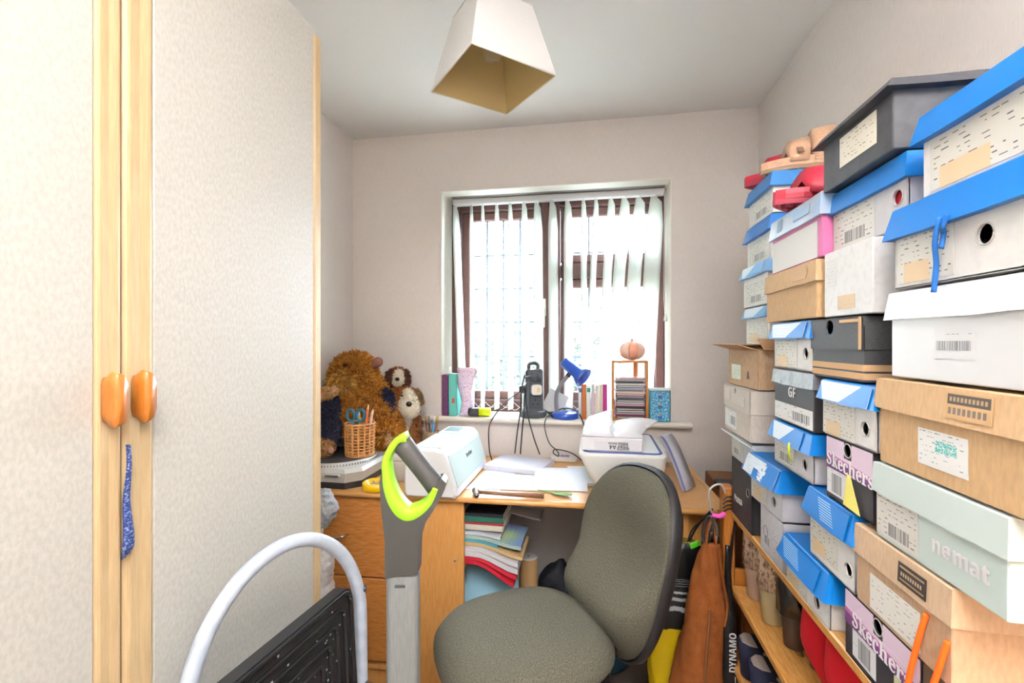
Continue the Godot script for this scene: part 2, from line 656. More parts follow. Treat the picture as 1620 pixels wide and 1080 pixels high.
# ---------------------------------------------------------------- the room
func build_room() -> void:
	var paper := N(["d8cdc4", "e1d7cf", "e7ded6", "ece4de"], Vector3(16, 1.3, 16), 0.75, 0.03, 4, 11, {"world": true, "bump": 0.35})
	var white := M("e9e5de", 0.7)
	var carpet := N(["6d6257", "83776a", "8f8477"], Vector3.ONE * 9, 0.95, 0.08, 4, 4)
	var st := S()
	cb(st, Vector3((XL + XR) / 2, -0.05, (ZF - DB) / 2), Vector3(XR - XL + 0.4, 0.1, DB + ZF + 0.4), 0.0)
	struct("floor", st, carpet)
	st = S()
	cb(st, Vector3((XL + XR) / 2, YC + 0.05, (ZF - DB) / 2), Vector3(XR - XL + 0.4, 0.1, DB + ZF + 0.5), 0.0)
	struct("ceiling", st, M("ece9e5", 0.85, {"bump": 0.15, "bumpf": 0.03}))
	st = S()
	cb(st, Vector3(XL - 0.1, YC / 2, (ZF - DB) / 2), Vector3(0.2, YC, DB + ZF + 0.5), 0.0)
	struct("wall_left", st, paper)
	st = S()
	cb(st, Vector3(XR + 0.1, YC / 2, (ZF - DB) / 2), Vector3(0.2, YC, DB + ZF + 0.5), 0.0)
	struct("wall_right", st, paper)
	# front wall behind the camera with a doorway, its door shut
	st = S()
	cb(st, Vector3((XL - 0.42) / 2, YC / 2, ZF + 0.05), Vector3(-0.42 - XL, YC, 0.1), 0.0)
	cb(st, Vector3((XR + 0.36) / 2, YC / 2, ZF + 0.05), Vector3(XR - 0.36, YC, 0.1), 0.0)
	cb(st, Vector3(-0.03, (YC + 2.0) / 2, ZF + 0.05), Vector3(0.78, YC - 2.0, 0.1), 0.0)
	struct("wall_front", st, paper)
	var door := Node3D.new()
	door.name = "door_1"
	door.set_meta("kind", "structure")
	add_child(door)
	st = S()
	cb(st, Vector3(-0.03, 1.0, ZF + 0.04), Vector3(0.78, 2.0, 0.04), 0.002)
	part(door, "leaf", st, white)
	for py in [[0.2, 0.85], [1.0, 1.85]]:
		for px in [-0.21, 0.15]:
			st = S()
			cb(st, Vector3(px, (py[0] + py[1]) / 2, ZF + 0.018), Vector3(0.26, py[1] - py[0], 0.012), 0.005)
			part(door, "panel", st, white)
	st = S(false)
	tube(st, spline([Vector3(0.3, 1.0, ZF + 0.02), Vector3(0.3, 1.0, ZF - 0.04), Vector3(0.2, 1.0, ZF - 0.045)], 5), 0.009, 8)
	part(door, "handle", st, M("c9c4b8", 0.3, {"metal": 1.0}))
	# back wall round the window opening
	var x0 := -0.748
	var x1 := 0.352
	var y0 := SILL - 0.02
	var y1 := 2.047
	st = S()
	cbd(st, XL - 0.2, x0, 0, YC, DB, DB + 0.3, 0.0)
	cbd(st, x1, XR + 0.2, 0, YC, DB, DB + 0.3, 0.0)
	cbd(st, x0, x1, y1, YC, DB, DB + 0.3, 0.0)
	cbd(st, x0, x1, 0, y0, DB, DB + 0.3, 0.0)
	struct("wall_back", st, paper)
	# white painted reveal
	st = S()
	cbd(st, x0, x0 + 0.006, y0, y1, DB - 0.003, DB + 0.29, 0.001)
	cbd(st, x1 - 0.006, x1, y0, y1, DB - 0.003, DB + 0.29, 0.001)
	cbd(st, x0, x1, y1 - 0.006, y1, DB - 0.003, DB + 0.29, 0.001)
	struct("trim_1", st, M("ebe6dc", 0.6))
	for b in [["baseboard_back", XL, XR, DB - 0.018, DB], ["baseboard_right", XR - 0.018, XR, -ZF, DB], ["baseboard_left", XL, XL + 0.018, -ZF, DB]]:
		st = S()
		cbd(st, b[1], b[2], 0, 0.11, b[3], b[4], 0.006)
		struct(b[0], st, white)

func build_window() -> void:
	var w := Node3D.new()
	w.name = "window_1"
	w.set_meta("kind", "structure")
	add_child(w)
	var wood := N(["4e2f2c", "5e3a36", "6d4741"], Vector3(8, 1.0, 8), 0.45, 0.03, 4, 8)
	var wood_h := N(["4e2f2c", "5e3a36", "6d4741"], Vector3(1.0, 8, 8), 0.45, 0.03, 4, 8)
	var d0 := 2.365
	var d1 := 2.42
	var glass := M("f4f8f8", 0.02, {"alpha": 0.06})
	var lead := M("6f7a84", 0.5, {"metal": 0.3})
	# outer frame
	var bars := [
		["frame_stile", -0.742, -0.692, 0.93, 2.041, wood], ["frame_stile", 0.300, 0.346, 0.93, 2.041, wood],
		["frame_mullion", -0.262, -0.168, 0.93, 2.041, wood],
		["frame_rail", -0.742, 0.346, 1.985, 2.041, wood_h], ["frame_rail", -0.742, 0.346, 0.93, 0.995, wood_h],
	]
	for b in bars:
		var st := S()
		cbd(st, b[1], b[2], b[3], b[4], d0 + (0.004 if b[5] == wood_h else 0.0), d1 + 0.02, 0.006)
		part(w, b[0], st, b[5])
	# casements: [x0, x1, y0, y1, lead columns, lead rows]
	var panes := [
		["casement", -0.690, -0.264, 0.997, 1.983, 3, [1.755, 1.579, 1.402, 1.221]],
		["fanlight", -0.166, 0.298, 1.70, 1.983, 3, [1.755]],
		["casement", -0.166, 0.298, 0.997, 1.62, 3, [1.578, 1.40, 1.22]],
	]
	for p in panes:
		var st := S()
		var t := 0.045
		cbd(st, p[1], p[1] + t, p[3], p[4], d0 + 0.012, d1, 0.006)
		cbd(st, p[2] - t * 0.6, p[2], p[3], p[4], d0 + 0.012, d1, 0.006)
		cbd(st, p[1], p[2], p[4] - t, p[4], d0 + 0.014, d1, 0.006)
		cbd(st, p[1], p[2], p[3], p[3] + t, d0 + 0.014, d1, 0.006)
		var sash := part(w, p[0], st, wood_h)
		st = S()
		cbd(st, p[1] + t * 0.8, p[2] - t * 0.5, p[3] + t * 0.8, p[4] - t * 0.8, d0 + 0.035, d0 + 0.041, 0.0)
		part(sash, "pane", st, glass)
		for k in p[5]:
			st = S()
			var x: float = lerpf(p[1] + t, p[2] - t * 0.6, (k + 1.0) / (p[5] + 1.0))
			cbd(st, x - 0.0055, x + 0.0055, p[3] + t * 0.9, p[4] - t * 0.9, d0 + 0.032, d0 + 0.035, 0.001)
			part(sash, "lead_bar", st, lead)
		for y in p[6]:
			st = S()
			cbd(st, p[1] + t * 0.9, p[2] - t * 0.5, y - 0.0055, y + 0.0055, d0 + 0.0315, d0 + 0.0345, 0.001)
			part(sash, "lead_bar", st, lead)
	var st2 := S()
	cbd(st2, -0.166, 0.298, 1.62, 1.70, d0 + 0.002, d1 + 0.02, 0.008)
	part(w, "transom", st2, wood_h)
	# white handle on the mullion side of the left casement
	st2 = S()
	cbd(st2, -0.258, -0.240, 1.43, 1.52, d0 - 0.008, d0 + 0.006, 0.004)
	cbd(st2, -0.255, -0.243, 1.37, 1.47, d0 - 0.022, d0 - 0.010, 0.004)
	part(w, "casement_handle", st2, M("e8e4da", 0.35))
	# sill board with a rounded nose and horns past the opening
	var prof := []
	for a in 7:
		var q := -PI / 2 - PI * a / 6.0
		prof.append(Vector2(-2.165 - 0.0, SILL - 0.0125) + Vector2(-cos(q), sin(q)) * 0.0125)
	var nose := [Vector2(2.37, SILL), Vector2(2.37, SILL - 0.025)]
	for q in prof:
		nose.append(Vector2(-q.x - 0.0, q.y))
	st2 = S()
	# (d, y) polygon extruded along x
	var xf := Transform3D(Basis(Vector3(0, 0, -1), Vector3(0, 1, 0), Vector3(1, 0, 0)), Vector3.ZERO)
	prism(st2, nose, -0.742, 0.346, xf)
	var horn := [Vector2(2.1985, SILL), Vector2(2.1985, SILL - 0.025)]
	for q in prof:
		horn.append(Vector2(-q.x, q.y))
	prism(st2, horn, -0.823, -0.742, xf)
	prism(st2, horn, 0.346, 0.433, xf)
	part(w, "sill", st2, M("ebe5da", 0.4))

	# vertical blind
	var bl := thing("vertical_blind", "white vertical blind hanging in the window with slats turned and leaning", "blind", V(-0.2, 2.0, 2.31))
	var off := -bl.position
	st2 = S()
	cb(st2, V(-0.192, 2.024, 2.328) + off, Vector3(1.06, 0.032, 0.036), 0.004)
	part(bl, "headrail", st2, M("d9d9da", 0.4))
	st2 = S()
	cb(st2, V(-0.192, 2.0425, 2.30) + off, Vector3(1.06, 0.004, 0.05), 0.001)
	part(bl, "bracket_strip", st2, M("8b8580", 0.5))
	var cloth := M("f0f3ee", 0.8, {"back": "e4e8e4"})
	var chain := M("f2f2ee", 0.5)
	# [top centre, bottom centre, apparent share of full width]
	var sl := [[-0.706, -0.668, 0.46], [-0.622, -0.617, 0.25], [-0.562, -0.562, 0.24], [-0.487, -0.487, 0.30], [-0.417, -0.415, 0.32], [-0.344, -0.338, 0.40], [-0.277, -0.268, 0.53],
		[-0.199, -0.196, 0.55], [-0.123, -0.122, 0.50], [-0.046, -0.046, 0.34], [0.016, -0.03, 0.33], [0.09, 0.03, 0.47], [0.156, 0.07, 0.62], [0.226, 0.148, 0.70], [0.300, 0.243, 0.86]]
	var prev := Vector3.ZERO
	for k in sl.size():
		var a = sl[k]
		var view := atan2(a[0], 2.31)
		var beta := view + asin(a[2])
		var dir := Vector3(sin(beta), 0, -cos(beta))
		var nrm := Vector3(-dir.z, 0, dir.x)
		var rings := []
		var ytop := 1.998
		var ybot := 0.955
		for i in 9:
			var t := i / 8.0
			var c := V(lerpf(a[0], a[1], t), lerpf(ytop, ybot, t), 2.321) + off
			var r := PackedVector3Array()
			var hw := 0.0445 if i > 0 else 0.030
			for j in 5:
				var u := j / 4.0 * 2 - 1
				r.append(c + dir * u * hw + nrm * (0.004 * (1 - u * u)) + Vector3(0, -0.02 * maxf(u, 0) if i == 0 else 0.0, 0))
			for j in 5:
				var u := 1 - j / 4.0 * 2
				r.append(c + dir * u * hw + nrm * (0.004 * (1 - u * u) - 0.0007) + Vector3(0, -0.02 * maxf(u, 0) if i == 0 else 0.0, 0))
			rings.append(r)
		var s2 := S(false)
		loft(s2, rings)
		var sn := part(bl, "slat", s2, cloth)
		s2 = S()
		cb(s2, V(a[0], 2.004, 2.324) + off, Vector3(0.010, 0.020, 0.006), 0.002)
		part(sn, "hanger", s2, chain)
		var here := V(a[1], 0.985, 2.321) + off
		if k > 0:
			s2 = S(false)
			for sgn in [-1.0, 1.0]:
				s2 = S(false)
				var e: Vector3 = dir * 0.04 * sgn
				tube(s2, spline([prev + e * 0.9 + Vector3(0, 0.0, 0.004), (prev + here) / 2 + e + Vector3(0, -0.028, 0.006), here + e * 0.9 + Vector3(0, 0, 0.004)], 5), 0.0012, 5)
				part(bl, "bottom_chain", s2, chain)
		prev = here
	st2 = S(false)
	tube(st2, [V(0.336, 2.01, 2.29) + off, V(0.338, 1.5, 2.29) + off, V(0.34, 1.42, 2.285) + off], 0.0016, 5)
	tube(st2, [V(0.332, 2.01, 2.285) + off, V(0.330, 1.5, 2.285) + off, V(0.334, 1.42, 2.285) + off], 0.0016, 5)
	part(bl, "control_cord", st2, chain)
	st2 = S(false)
	lathe(st2, [Vector2(0.0, 0.018), Vector2(0.006, 0.014), Vector2(0.009, -0.012), Vector2(0.0, -0.018)], 10, Transform3D(I3, V(0.337, 1.41, 2.285) + off))
	part(bl, "cord_weight", st2, chain)

func build_garden() -> void:
	var st := S()
	cb(st, Vector3(0, -2.9, -30), Vector3(80, 0.2, 54), 0.0)
	var lawn := struct("lawn", st, N(["7e8478", "8a8f84", "979b91"], Vector3.ONE * 0.4, 0.95, 0.05, 4, 21))
	lawn.set_meta("label", "pale green lawn outside the window")
	var leafm := StandardMaterial3D.new()
	leafm.vertex_color_use_as_albedo = true
	leafm.roughness = 0.7
	leafm.backlight_enabled = true
	leafm.backlight = Color(0.10, 0.12, 0.07)
	var leaf := S()
	quad(leaf, Vector3(-0.5, 0, 0), Vector3(0, 0.1, 0.5), Vector3(0.5, 0, 0), Vector3(0, 0.1, -0.5), Vector3(0, -1, 0))
	var lm := meshof(leaf)
	var plants := [
		["tree", "round leafy tree in the garden seen through the plain casement", Vector3(-3.4, -2.8, -13.0), 3.0, 1.9, 3000],
		["tree", "broad leafy tree in the garden seen behind the desk lamp", Vector3(-0.4, -2.8, -14.0), 3.3, 1.8, 3000],
		["tree", "leafy tree in the garden seen under the fanlight casement", Vector3(1.9, -2.8, -15.0), 3.3, 1.9, 3000],
		["bush", "low green bush on the lawn below the trees", Vector3(-1.6, -2.8, -9.0), 1.5, 1.6, 2200]]
	for p in plants:
		var t := thing(p[0], p[1], p[0], p[2])
		st = S(false)
		tube(st, [Vector3.ZERO, Vector3(0.03, p[3] * 0.5, 0), Vector3(0.0, p[3], 0.05)], [0.14, 0.10, 0.06], 8)
		part(t, "trunk", st, M("5b4a3a", 0.9))
		var mm := MultiMesh.new()
		mm.transform_format = MultiMesh.TRANSFORM_3D
		mm.use_colors = true
		mm.mesh = lm
		mm.instance_count = p[5]
		for i in p[5]:
			var q: Vector3 = Vector3(rng.randfn(), rng.randfn() * 0.7, rng.randfn()) * p[4] * 0.5 + Vector3(0, p[3], 0)
			mm.set_instance_transform(i, Transform3D(Basis.from_euler(Vector3(rng.randf() * TAU, rng.randf() * TAU, 0)).scaled(Vector3.ONE * rng.randf_range(0.12, 0.24)), q))
			mm.set_instance_color(i, Color.from_hsv(rng.randf_range(0.25, 0.33), 0.42, rng.randf_range(0.16, 0.30)).srgb_to_linear())
		var o := MultiMeshInstance3D.new()
		o.name = "leaves"
		o.multimesh = mm
		o.material_override = leafm
		o.set_meta("kind", "stuff")
		t.add_child(o, true)

# ---------------------------------------------------------------- wardrobe
func build_wardrobe() -> void:
	var xd := -0.65
	var door_m := N(["adaaa1", "b4b1a8", "bab7ae"], Vector3(26, 5, 9), 0.5, 0.03, 3, 31, {"bump": 0.12})
	var edge_v := N(["b4976b", "ba9f74", "c0a67d"], Vector3(14, 0.8, 14), 0.45, 0.03, 4, 32)
	var w := thing("wardrobe", "tall cream two door wardrobe with beech edge strips and curved wooden handles", "wardrobe", V(xd, 0, 0.55))
	var off := -w.position
	var st := S()
	cbd(st, XL + 0.005, xd - 0.022, 0.0, 2.02, 1.0, 1.018, 0.002)
	cbd(st, XL + 0.005, xd - 0.022, 0.0, 2.02, 0.075, 0.093, 0.002)
	cbd(st, XL + 0.005, xd - 0.022, 2.0, 2.02, 0.094, 0.999, 0.002)
	cbd(st, XL + 0.005, XL + 0.015, 0.0, 2.0, 0.094, 0.999, 0.001)
	cbd(st, XL + 0.016, xd - 0.022, 0.06, 0.08, 0.094, 0.999, 0.002)
	var carc := part(w, "carcass", st, edge_v)
	carc.position = off
	st = S()
	cb(st, V(xd - 0.011, 1.02, 1.011) + off, Vector3(0.020, 2.036, 0.036), 0.008)
	part(w, "side_edge", st, edge_v)
	# doors: flat cream panel with a beech strip down the meeting side
	for k in 2:
		var far: float = 0.992 if k == 0 else 0.5415
		var near: float = 0.5445 if k == 0 else 0.09
		var dn := Node3D.new()
		dn.name = "door"
		w.add_child(dn, true)
		var s0: float = near if k == 0 else far - 0.041
		st = S()
		if k == 0:
			cb(st, V(xd - 0.010, 1.03, (far + near + 0.045) / 2) + off, Vector3(0.018, 2.02, far - near - 0.045), 0.002)
		else:
			cb(st, V(xd - 0.010, 1.03, (far + near - 0.036) / 2) + off, Vector3(0.018, 2.02, far - near - 0.036), 0.002)
		part(dn, "panel", st, door_m)
		# shaped beech strip: shallow cove between two rounds
		var w0: float = 0.045 if k == 0 else 0.036
		var prof := []
		for i in 13:
			var u := i / 12.0
			prof.append(Vector2(u * w0, 0.010 + 0.0018 * absf(cos(u * PI)) - 0.006 * pow(absf(u * 2 - 1), 8.0)))
		prof.append(Vector2(w0, -0.008))
		prof.append(Vector2(0, -0.008))
		st = S()
		var zs: float = near if k == 0 else far - w0
		prism(st, prof, 0.02, 2.04, Transform3D(Basis(Vector3(0, 0, -1), Vector3(1, 0, 0), Vector3(0, 1, 0)), V(xd - 0.010, 0, zs) + off))
		part(dn, "edge_strip", st, edge_v)
		# curved handle: scooped lens shape
		var hz: float = 0.5575 if k == 0 else 0.5165
		var sg := 1.0 if k == 0 else 1.0
		var poly := [Vector2(-0.018, -0.024), Vector2(-0.010, -0.040), Vector2(0.008, -0.044), Vector2(0.014, -0.030), Vector2(0.014, 0.030), Vector2(0.008, 0.044), Vector2(-0.010, 0.040), Vector2(-0.018, 0.024)]
		st = S()
		# body lofted from face to back with scooped waist
		var rings := []
		for z in [[0.0, 0.78], [0.006, 0.82], [0.012, 0.95], [0.018, 1.0], [0.023, 0.96], [0.026, 0.86]]:
			var r := PackedVector3Array()
			for q in Geometry2D.offset_polygon(PackedVector2Array(poly), 0.001, Geometry2D.JOIN_ROUND)[0]:
				r.append(V(xd + 0.004 + z[0], 1.222 + q.y * z[1] * 0.84, hz - q.x * z[1] * 0.56 * sg) + off)
			rings.append(r)
		setsmooth(st, true)
		loft(st, rings)
		part(dn, "handle", st, N(["a85f1c", "b56d26", "c07a30"], Vector3(6, 1.5, 6), 0.35, 0.03, 4, 33, {"coat": 0.4}))
	# navy patterned cloth caught between the doors
	var navy := N(["1d2c5c", "22356e", "1d2c5c", "2b3f7c", "8fa0c4", "dfe6f0"], Vector3.ONE * 7, 0.85, 0.06, 2, 35)
	st = S(false)
	var rings2 := []
	for i in 12:
		var t := i / 11.0
		var wd := 0.0018 + 0.010 * pow(t, 1.4)
		var y := 1.155 - t * 0.150
		var r := PackedVector3Array()
		for j in 10:
			var a := TAU * j / 10
			r.append(V(xd + 0.006 + 0.004 * sin(a) + 0.002 * sin(t * 9), y + (0.008 * cos(a) if i == 11 else 0.0), 0.545 - t * 0.001 + wd * cos(a) * 0.8))
		rings2.append(r)
	loft(st, rings2)
	solo("patterned_cloth", "navy and white patterned cloth trapped between the wardrobe doors", "cloth", st, navy)
	# things on top of the wardrobe
	var bx := thing("board_game_box", "purple and orange printed box lying on top of the wardrobe", "box", V(-0.815, 2.02, 0.80), -2)
	st = S()
	cb(st, Vector3(0, 0.055, 0), Vector3(0.27, 0.11, 0.26), 0.002)
	part(bx, "body", st, M("41304f", 0.6))
	plate(bx, "printed_side", 0.25, 0.1, T(picture(96, 48, func(im: Image):
		for y in 48:
			for x in 96:
				var v := sin(x * 0.22 + y * 0.35) + sin(x * 0.1 - y * 0.2)
				im.set_pixel(x, y, Color("e9a02c") if v > 0.5 else (Color("5d3a78") if v > -0.6 else Color("2a2440"))))), Transform3D(Basis(Vector3.UP, PI / 2), Vector3(0.1362, 0.055, 0)))

# ---------------------------------------------------------------- desk
func build_desk() -> void:
	var top_m := N(["c98a45", "d69a55", "dca664", "e0ae70"], Vector3(1.0, 9, 12), 0.32, 0.03, 4, 41, {"coat": 0.25})
	var side_m := N(["c98a45", "d69a55", "dba463"], Vector3(10, 0.8, 10), 0.4, 0.03, 4, 42)
	var draw_m := N(["a8672f", "ba763a", "c58346", "cc8e50"], Vector3(1.1, 7, 7), 0.4, 0.03, 4, 43)
	var d := thing("desk", "beech laminate desk with two deep drawers standing under the window", "desk", V(-0.40, 0, 1.88), 1.6)
	var X := -0.40
	# top: rounded right end
	var st := S()
	var poly := [Vector2(-0.80, -0.300), Vector2(0.80, -0.300)]
	poly = [Vector2(-0.80, 0.292), Vector2(-0.80, -0.30), Vector2(0.70, -0.30)]
	for i in 7:
		var a := -PI / 2 + PI / 2 * i / 6.0
		poly.append(Vector2(0.79, -0.26) + Vector2(cos(a), sin(a)) * 0.04)
	for i in 7:
		var a := PI / 2 * i / 6.0
		poly.append(Vector2(0.75, 0.212) + Vector2(cos(a), sin(a)) * 0.08)
	prism(st, poly, DESK - 0.020, DESK, Transform3D(Basis(Vector3(1, 0, 0), Vector3(0, 0, -1), Vector3(0, 1, 0)), Vector3.ZERO))
	part(d, "top", st, top_m)
	# rounded front edge strip
	st = S(false)
	tube(st, [Vector3(-0.80, DESK - 0.010, 0.300), Vector3(0.0, DESK - 0.010, 0.300), Vector3(0.79, DESK - 0.010, 0.300)], 0.0101, 12)
	part(d, "front_edge", st, top_m)
	# drawer pedestal: carcass then two drawers
	st = S()
	cb(st, Vector3(-0.79, 0.365, 0.0), Vector3(0.018, 0.728, 0.56), 0.002)
	cb(st, Vector3(-0.335, 0.365, 0.0), Vector3(0.018, 0.728, 0.56), 0.002)
	cb(st, Vector3(-0.562, 0.10, 0.02), Vector3(0.435, 0.018, 0.52), 0.002)
	cb(st, Vector3(-0.562, 0.06, 0.26), Vector3(0.435, 0.06, 0.016), 0.002)
	part(d, "pedestal", st, side_m)
	for k in 2:
		var y0 := 0.433 if k == 0 else 0.125
		var y1 := 0.725 if k == 0 else 0.427
		var dr := Node3D.new()
		dr.name = "drawer"
		d.add_child(dr, true)
		st = S()
		cb(st, Vector3(-0.568, (y0 + y1) / 2, 0.278), Vector3(0.455, y1 - y0, 0.018), 0.003)
		part(dr, "drawer_front", st, draw_m)
		st = S(false)
		var hy := (y0 + y1) / 2 + 0.0
		tube(st, spline([Vector3(-0.66, hy, 0.287), Vector3(-0.655, hy, 0.31), Vector3(-0.61, hy + 0.004, 0.322), Vector3(-0.56, hy + 0.002, 0.318), Vector3(-0.515, hy + 0.006, 0.31), Vector3(-0.505, hy + 0.006, 0.287)], 5), 0.0048, 8)
		part(dr, "handle", st, M("c8c8c6", 0.25, {"metal": 1.0}))
	# front panel beside the drawers with its cam screw, open shelf behind it
	st = S()
	cb(st, Vector3(-0.2, 0.365, 0.272), Vector3(0.27, 0.728, 0.018), 0.002)
	part(d, "front_panel", st, side_m)
	st = S(false)
	lathe(st, [Vector2(0.0, 0.003), Vector2(0.004, 0.003), Vector2(0.006, 0.0015), Vector2(0.006, 0.0)], 14, Transform3D(Basis(Vector3.RIGHT, PI / 2), Vector3(-0.098, 0.515, 0.281)))
	part(d, "cam_screw", st, M("c9c9c9", 0.3, {"metal": 1.0}))
	st = S()
	cb(st, Vector3(-0.197, 0.475, 0.05), Vector3(0.255, 0.016, 0.42), 0.002)
	part(d, "shelf", st, side_m)
	# right end panel set back under the top
	st = S()
	cb(st, Vector3(0.70, 0.365, 0.02), Vector3(0.018, 0.728, 0.50), 0.002)
	cb(st, Vector3(0.75, 0.365, 0.20), Vector3(0.09, 0.728, 0.016), 0.002)
	part(d, "end_panel", st, side_m)

# ---------------------------------------------------------------- shoe rack
func build_rack() -> void:
	var pz := N(["c5813c", "d39347", "dba45b", "e2b272"], Vector3(9, 9, 1.1), 0.4, 0.03, 5, 51, {"coat": 0.2})
	var pv := N(["b56a28", "c57a34", "cf8a44"], Vector3(9, 0.9, 9), 0.4, 0.03, 5, 52, {"coat": 0.2})
	var knot := N(["8a5a2c", "a06a34", "7c4c22"], Vector3(20, 20, 20), 0.5, 0.04, 3, 53)
	var r := thing("shoe_rack", "long orange pine shoe rack against the wall holding stacked boxes and shoes", "shoe rack", V(0.56, 0, 0.7))
	var off := -r.position
	for y in [0.80, 0.578, 0.36, 0.14]:
		var st := S()
		cbd(st, 0.402, 0.552, y - 0.02, y, -0.15, 1.462, 0.003)
		var a := part(r, "shelf_board", st, pz)
		a.position = off
		st = S()
		cbd(st, 0.558, 0.708, y - 0.02, y, -0.15, 1.462, 0.003)
		a = part(r, "shelf_board", st, pz)
		a.position = off
	for dd in [1.49, -0.18]:
		for x in [0.399, 0.690]:
			var st := S()
			cb(st, V(x, 0.432, dd) + off, Vector3(0.032, 0.864, 0.05), 0.004)
			part(r, "post", st, pv)
		for y in [0.83, 0.59, 0.35, 0.12]:
			var st := S()
			cb(st, V(0.545, y, dd) + off, Vector3(0.258, 0.05, 0.018), 0.003)
			part(r, "end_rail", st, pv)
	# knots in the boards
	for q in [[0.47, 0.578, 1.17, 0.016, 0.009], [0.455, 0.80, 1.40, 0.013, 0.008], [0.46, 0.36, 1.02, 0.012, 0.008]]:
		var st := S(false)
		lathe(st, [Vector2(q[3], 0.0), Vector2(q[3] * 0.97, 0.0005), Vector2(0.0, 0.0007)], 16, Transform3D(I3, V(q[0], q[1], q[2]) + off), q[4] / q[3], 1.0)
		part(r, "knot", st, knot)

# ---------------------------------------------------------------- shoe boxes
var BLUE := "0878cc"
const BG := "shoe boxes stacked on the pine rack"

# lid: flared shell with slightly uneven corners
func lid_st(L: float, w: float, lh: float, flare: float, ov: float, sd: int) -> SurfaceTool:
	var r := RandomNumberGenerator.new()
	r.seed = sd
	var st := S()
	var rings := []
	for k in 3:
		var y: float = [0.0, lh * 0.97, lh][k]
		var g: float = [flare + ov, ov, ov - 0.002][k]
		var ring := PackedVector3Array()
		var n := 6
		for s in 4:
			var a: Vector2 = [Vector2(-1, -1), Vector2(1, -1), Vector2(1, 1), Vector2(-1, 1)][s]
			var b: Vector2 = [Vector2(1, -1), Vector2(1, 1), Vector2(-1, 1), Vector2(-1, -1)][s]
			for i in n:
				var t := float(i) / n
				var p := a.lerp(b, t)
				var bow := sin(t * PI) * flare * 0.5 * (1.0 if k == 0 else 0.2)
				var j := (r.randf() - 0.5) * 0.0022
				ring.append(Vector3(p.x * (L / 2 + g + bow * absf(p.x) * 0.4), y + (r.randf() - 0.5) * 0.002 * (1.0 if k == 0 else 0.3) - (bow * 0.35 if k == 0 else 0.0), p.y * (w / 2 + g + j)))
		rings.append(ring)
	loft(st, rings)
	return st

# card wall of thickness t facing -x at x0, w wide (z), from y0 to y1, cut through by a round hole
func holed_wall(st: SurfaceTool, x0: float, w: float, y0: float, y1: float, hz: float, hy: float, r: float, t := 0.0025) -> void:
	var ang := []
	for i in 28:
		ang.append(TAU * i / 28)
	for q in [Vector2(-w / 2, y0), Vector2(w / 2, y0), Vector2(w / 2, y1), Vector2(-w / 2, y1)]:
		ang.append(fposmod(atan2(q.y - hy, q.x - hz), TAU))
	ang.sort()
	var outer := []
	var inner := []
	for a in ang:
		var dv := Vector2(cos(a), sin(a))
		var kx: float = INF if absf(dv.x) < 1e-6 else ((w / 2 if dv.x > 0 else -w / 2) - hz) / dv.x
		var ky: float = INF if absf(dv.y) < 1e-6 else ((y1 if dv.y > 0 else y0) - hy) / dv.y
		outer.append(Vector2(hz, hy) + dv * minf(kx, ky))
		inner.append(Vector2(hz, hy) + dv * r)
	for i in ang.size():
		var k := (i + 1) % ang.size()
		for x in [x0, x0 + t]:
			var c := Vector3(x0 + t / 2, hy, hz)
			quad(st, Vector3(x, outer[i].y, outer[i].x), Vector3(x, outer[k].y, outer[k].x), Vector3(x, inner[k].y, inner[k].x), Vector3(x, inner[i].y, inner[i].x), Vector3(x0 + t / 2, (outer[i].y + inner[k].y) / 2, (outer[i].x + inner[k].x) / 2))
		var oc: Vector2 = (outer[i] + outer[k]) / 2
		quad(st, Vector3(x0, inner[i].y, inner[i].x), Vector3(x0, inner[k].y, inner[k].x), Vector3(x0 + t, inner[k].y, inner[k].x), Vector3(x0 + t, inner[i].y, inner[i].x), Vector3(x0 + t / 2, oc.y, oc.x))
		quad(st, Vector3(x0, outer[i].y, outer[i].x), Vector3(x0, outer[k].y, outer[k].x), Vector3(x0 + t, outer[k].y, outer[k].x), Vector3(x0 + t, outer[i].y, outer[i].x), Vector3(x0 + t / 2, hy, hz))

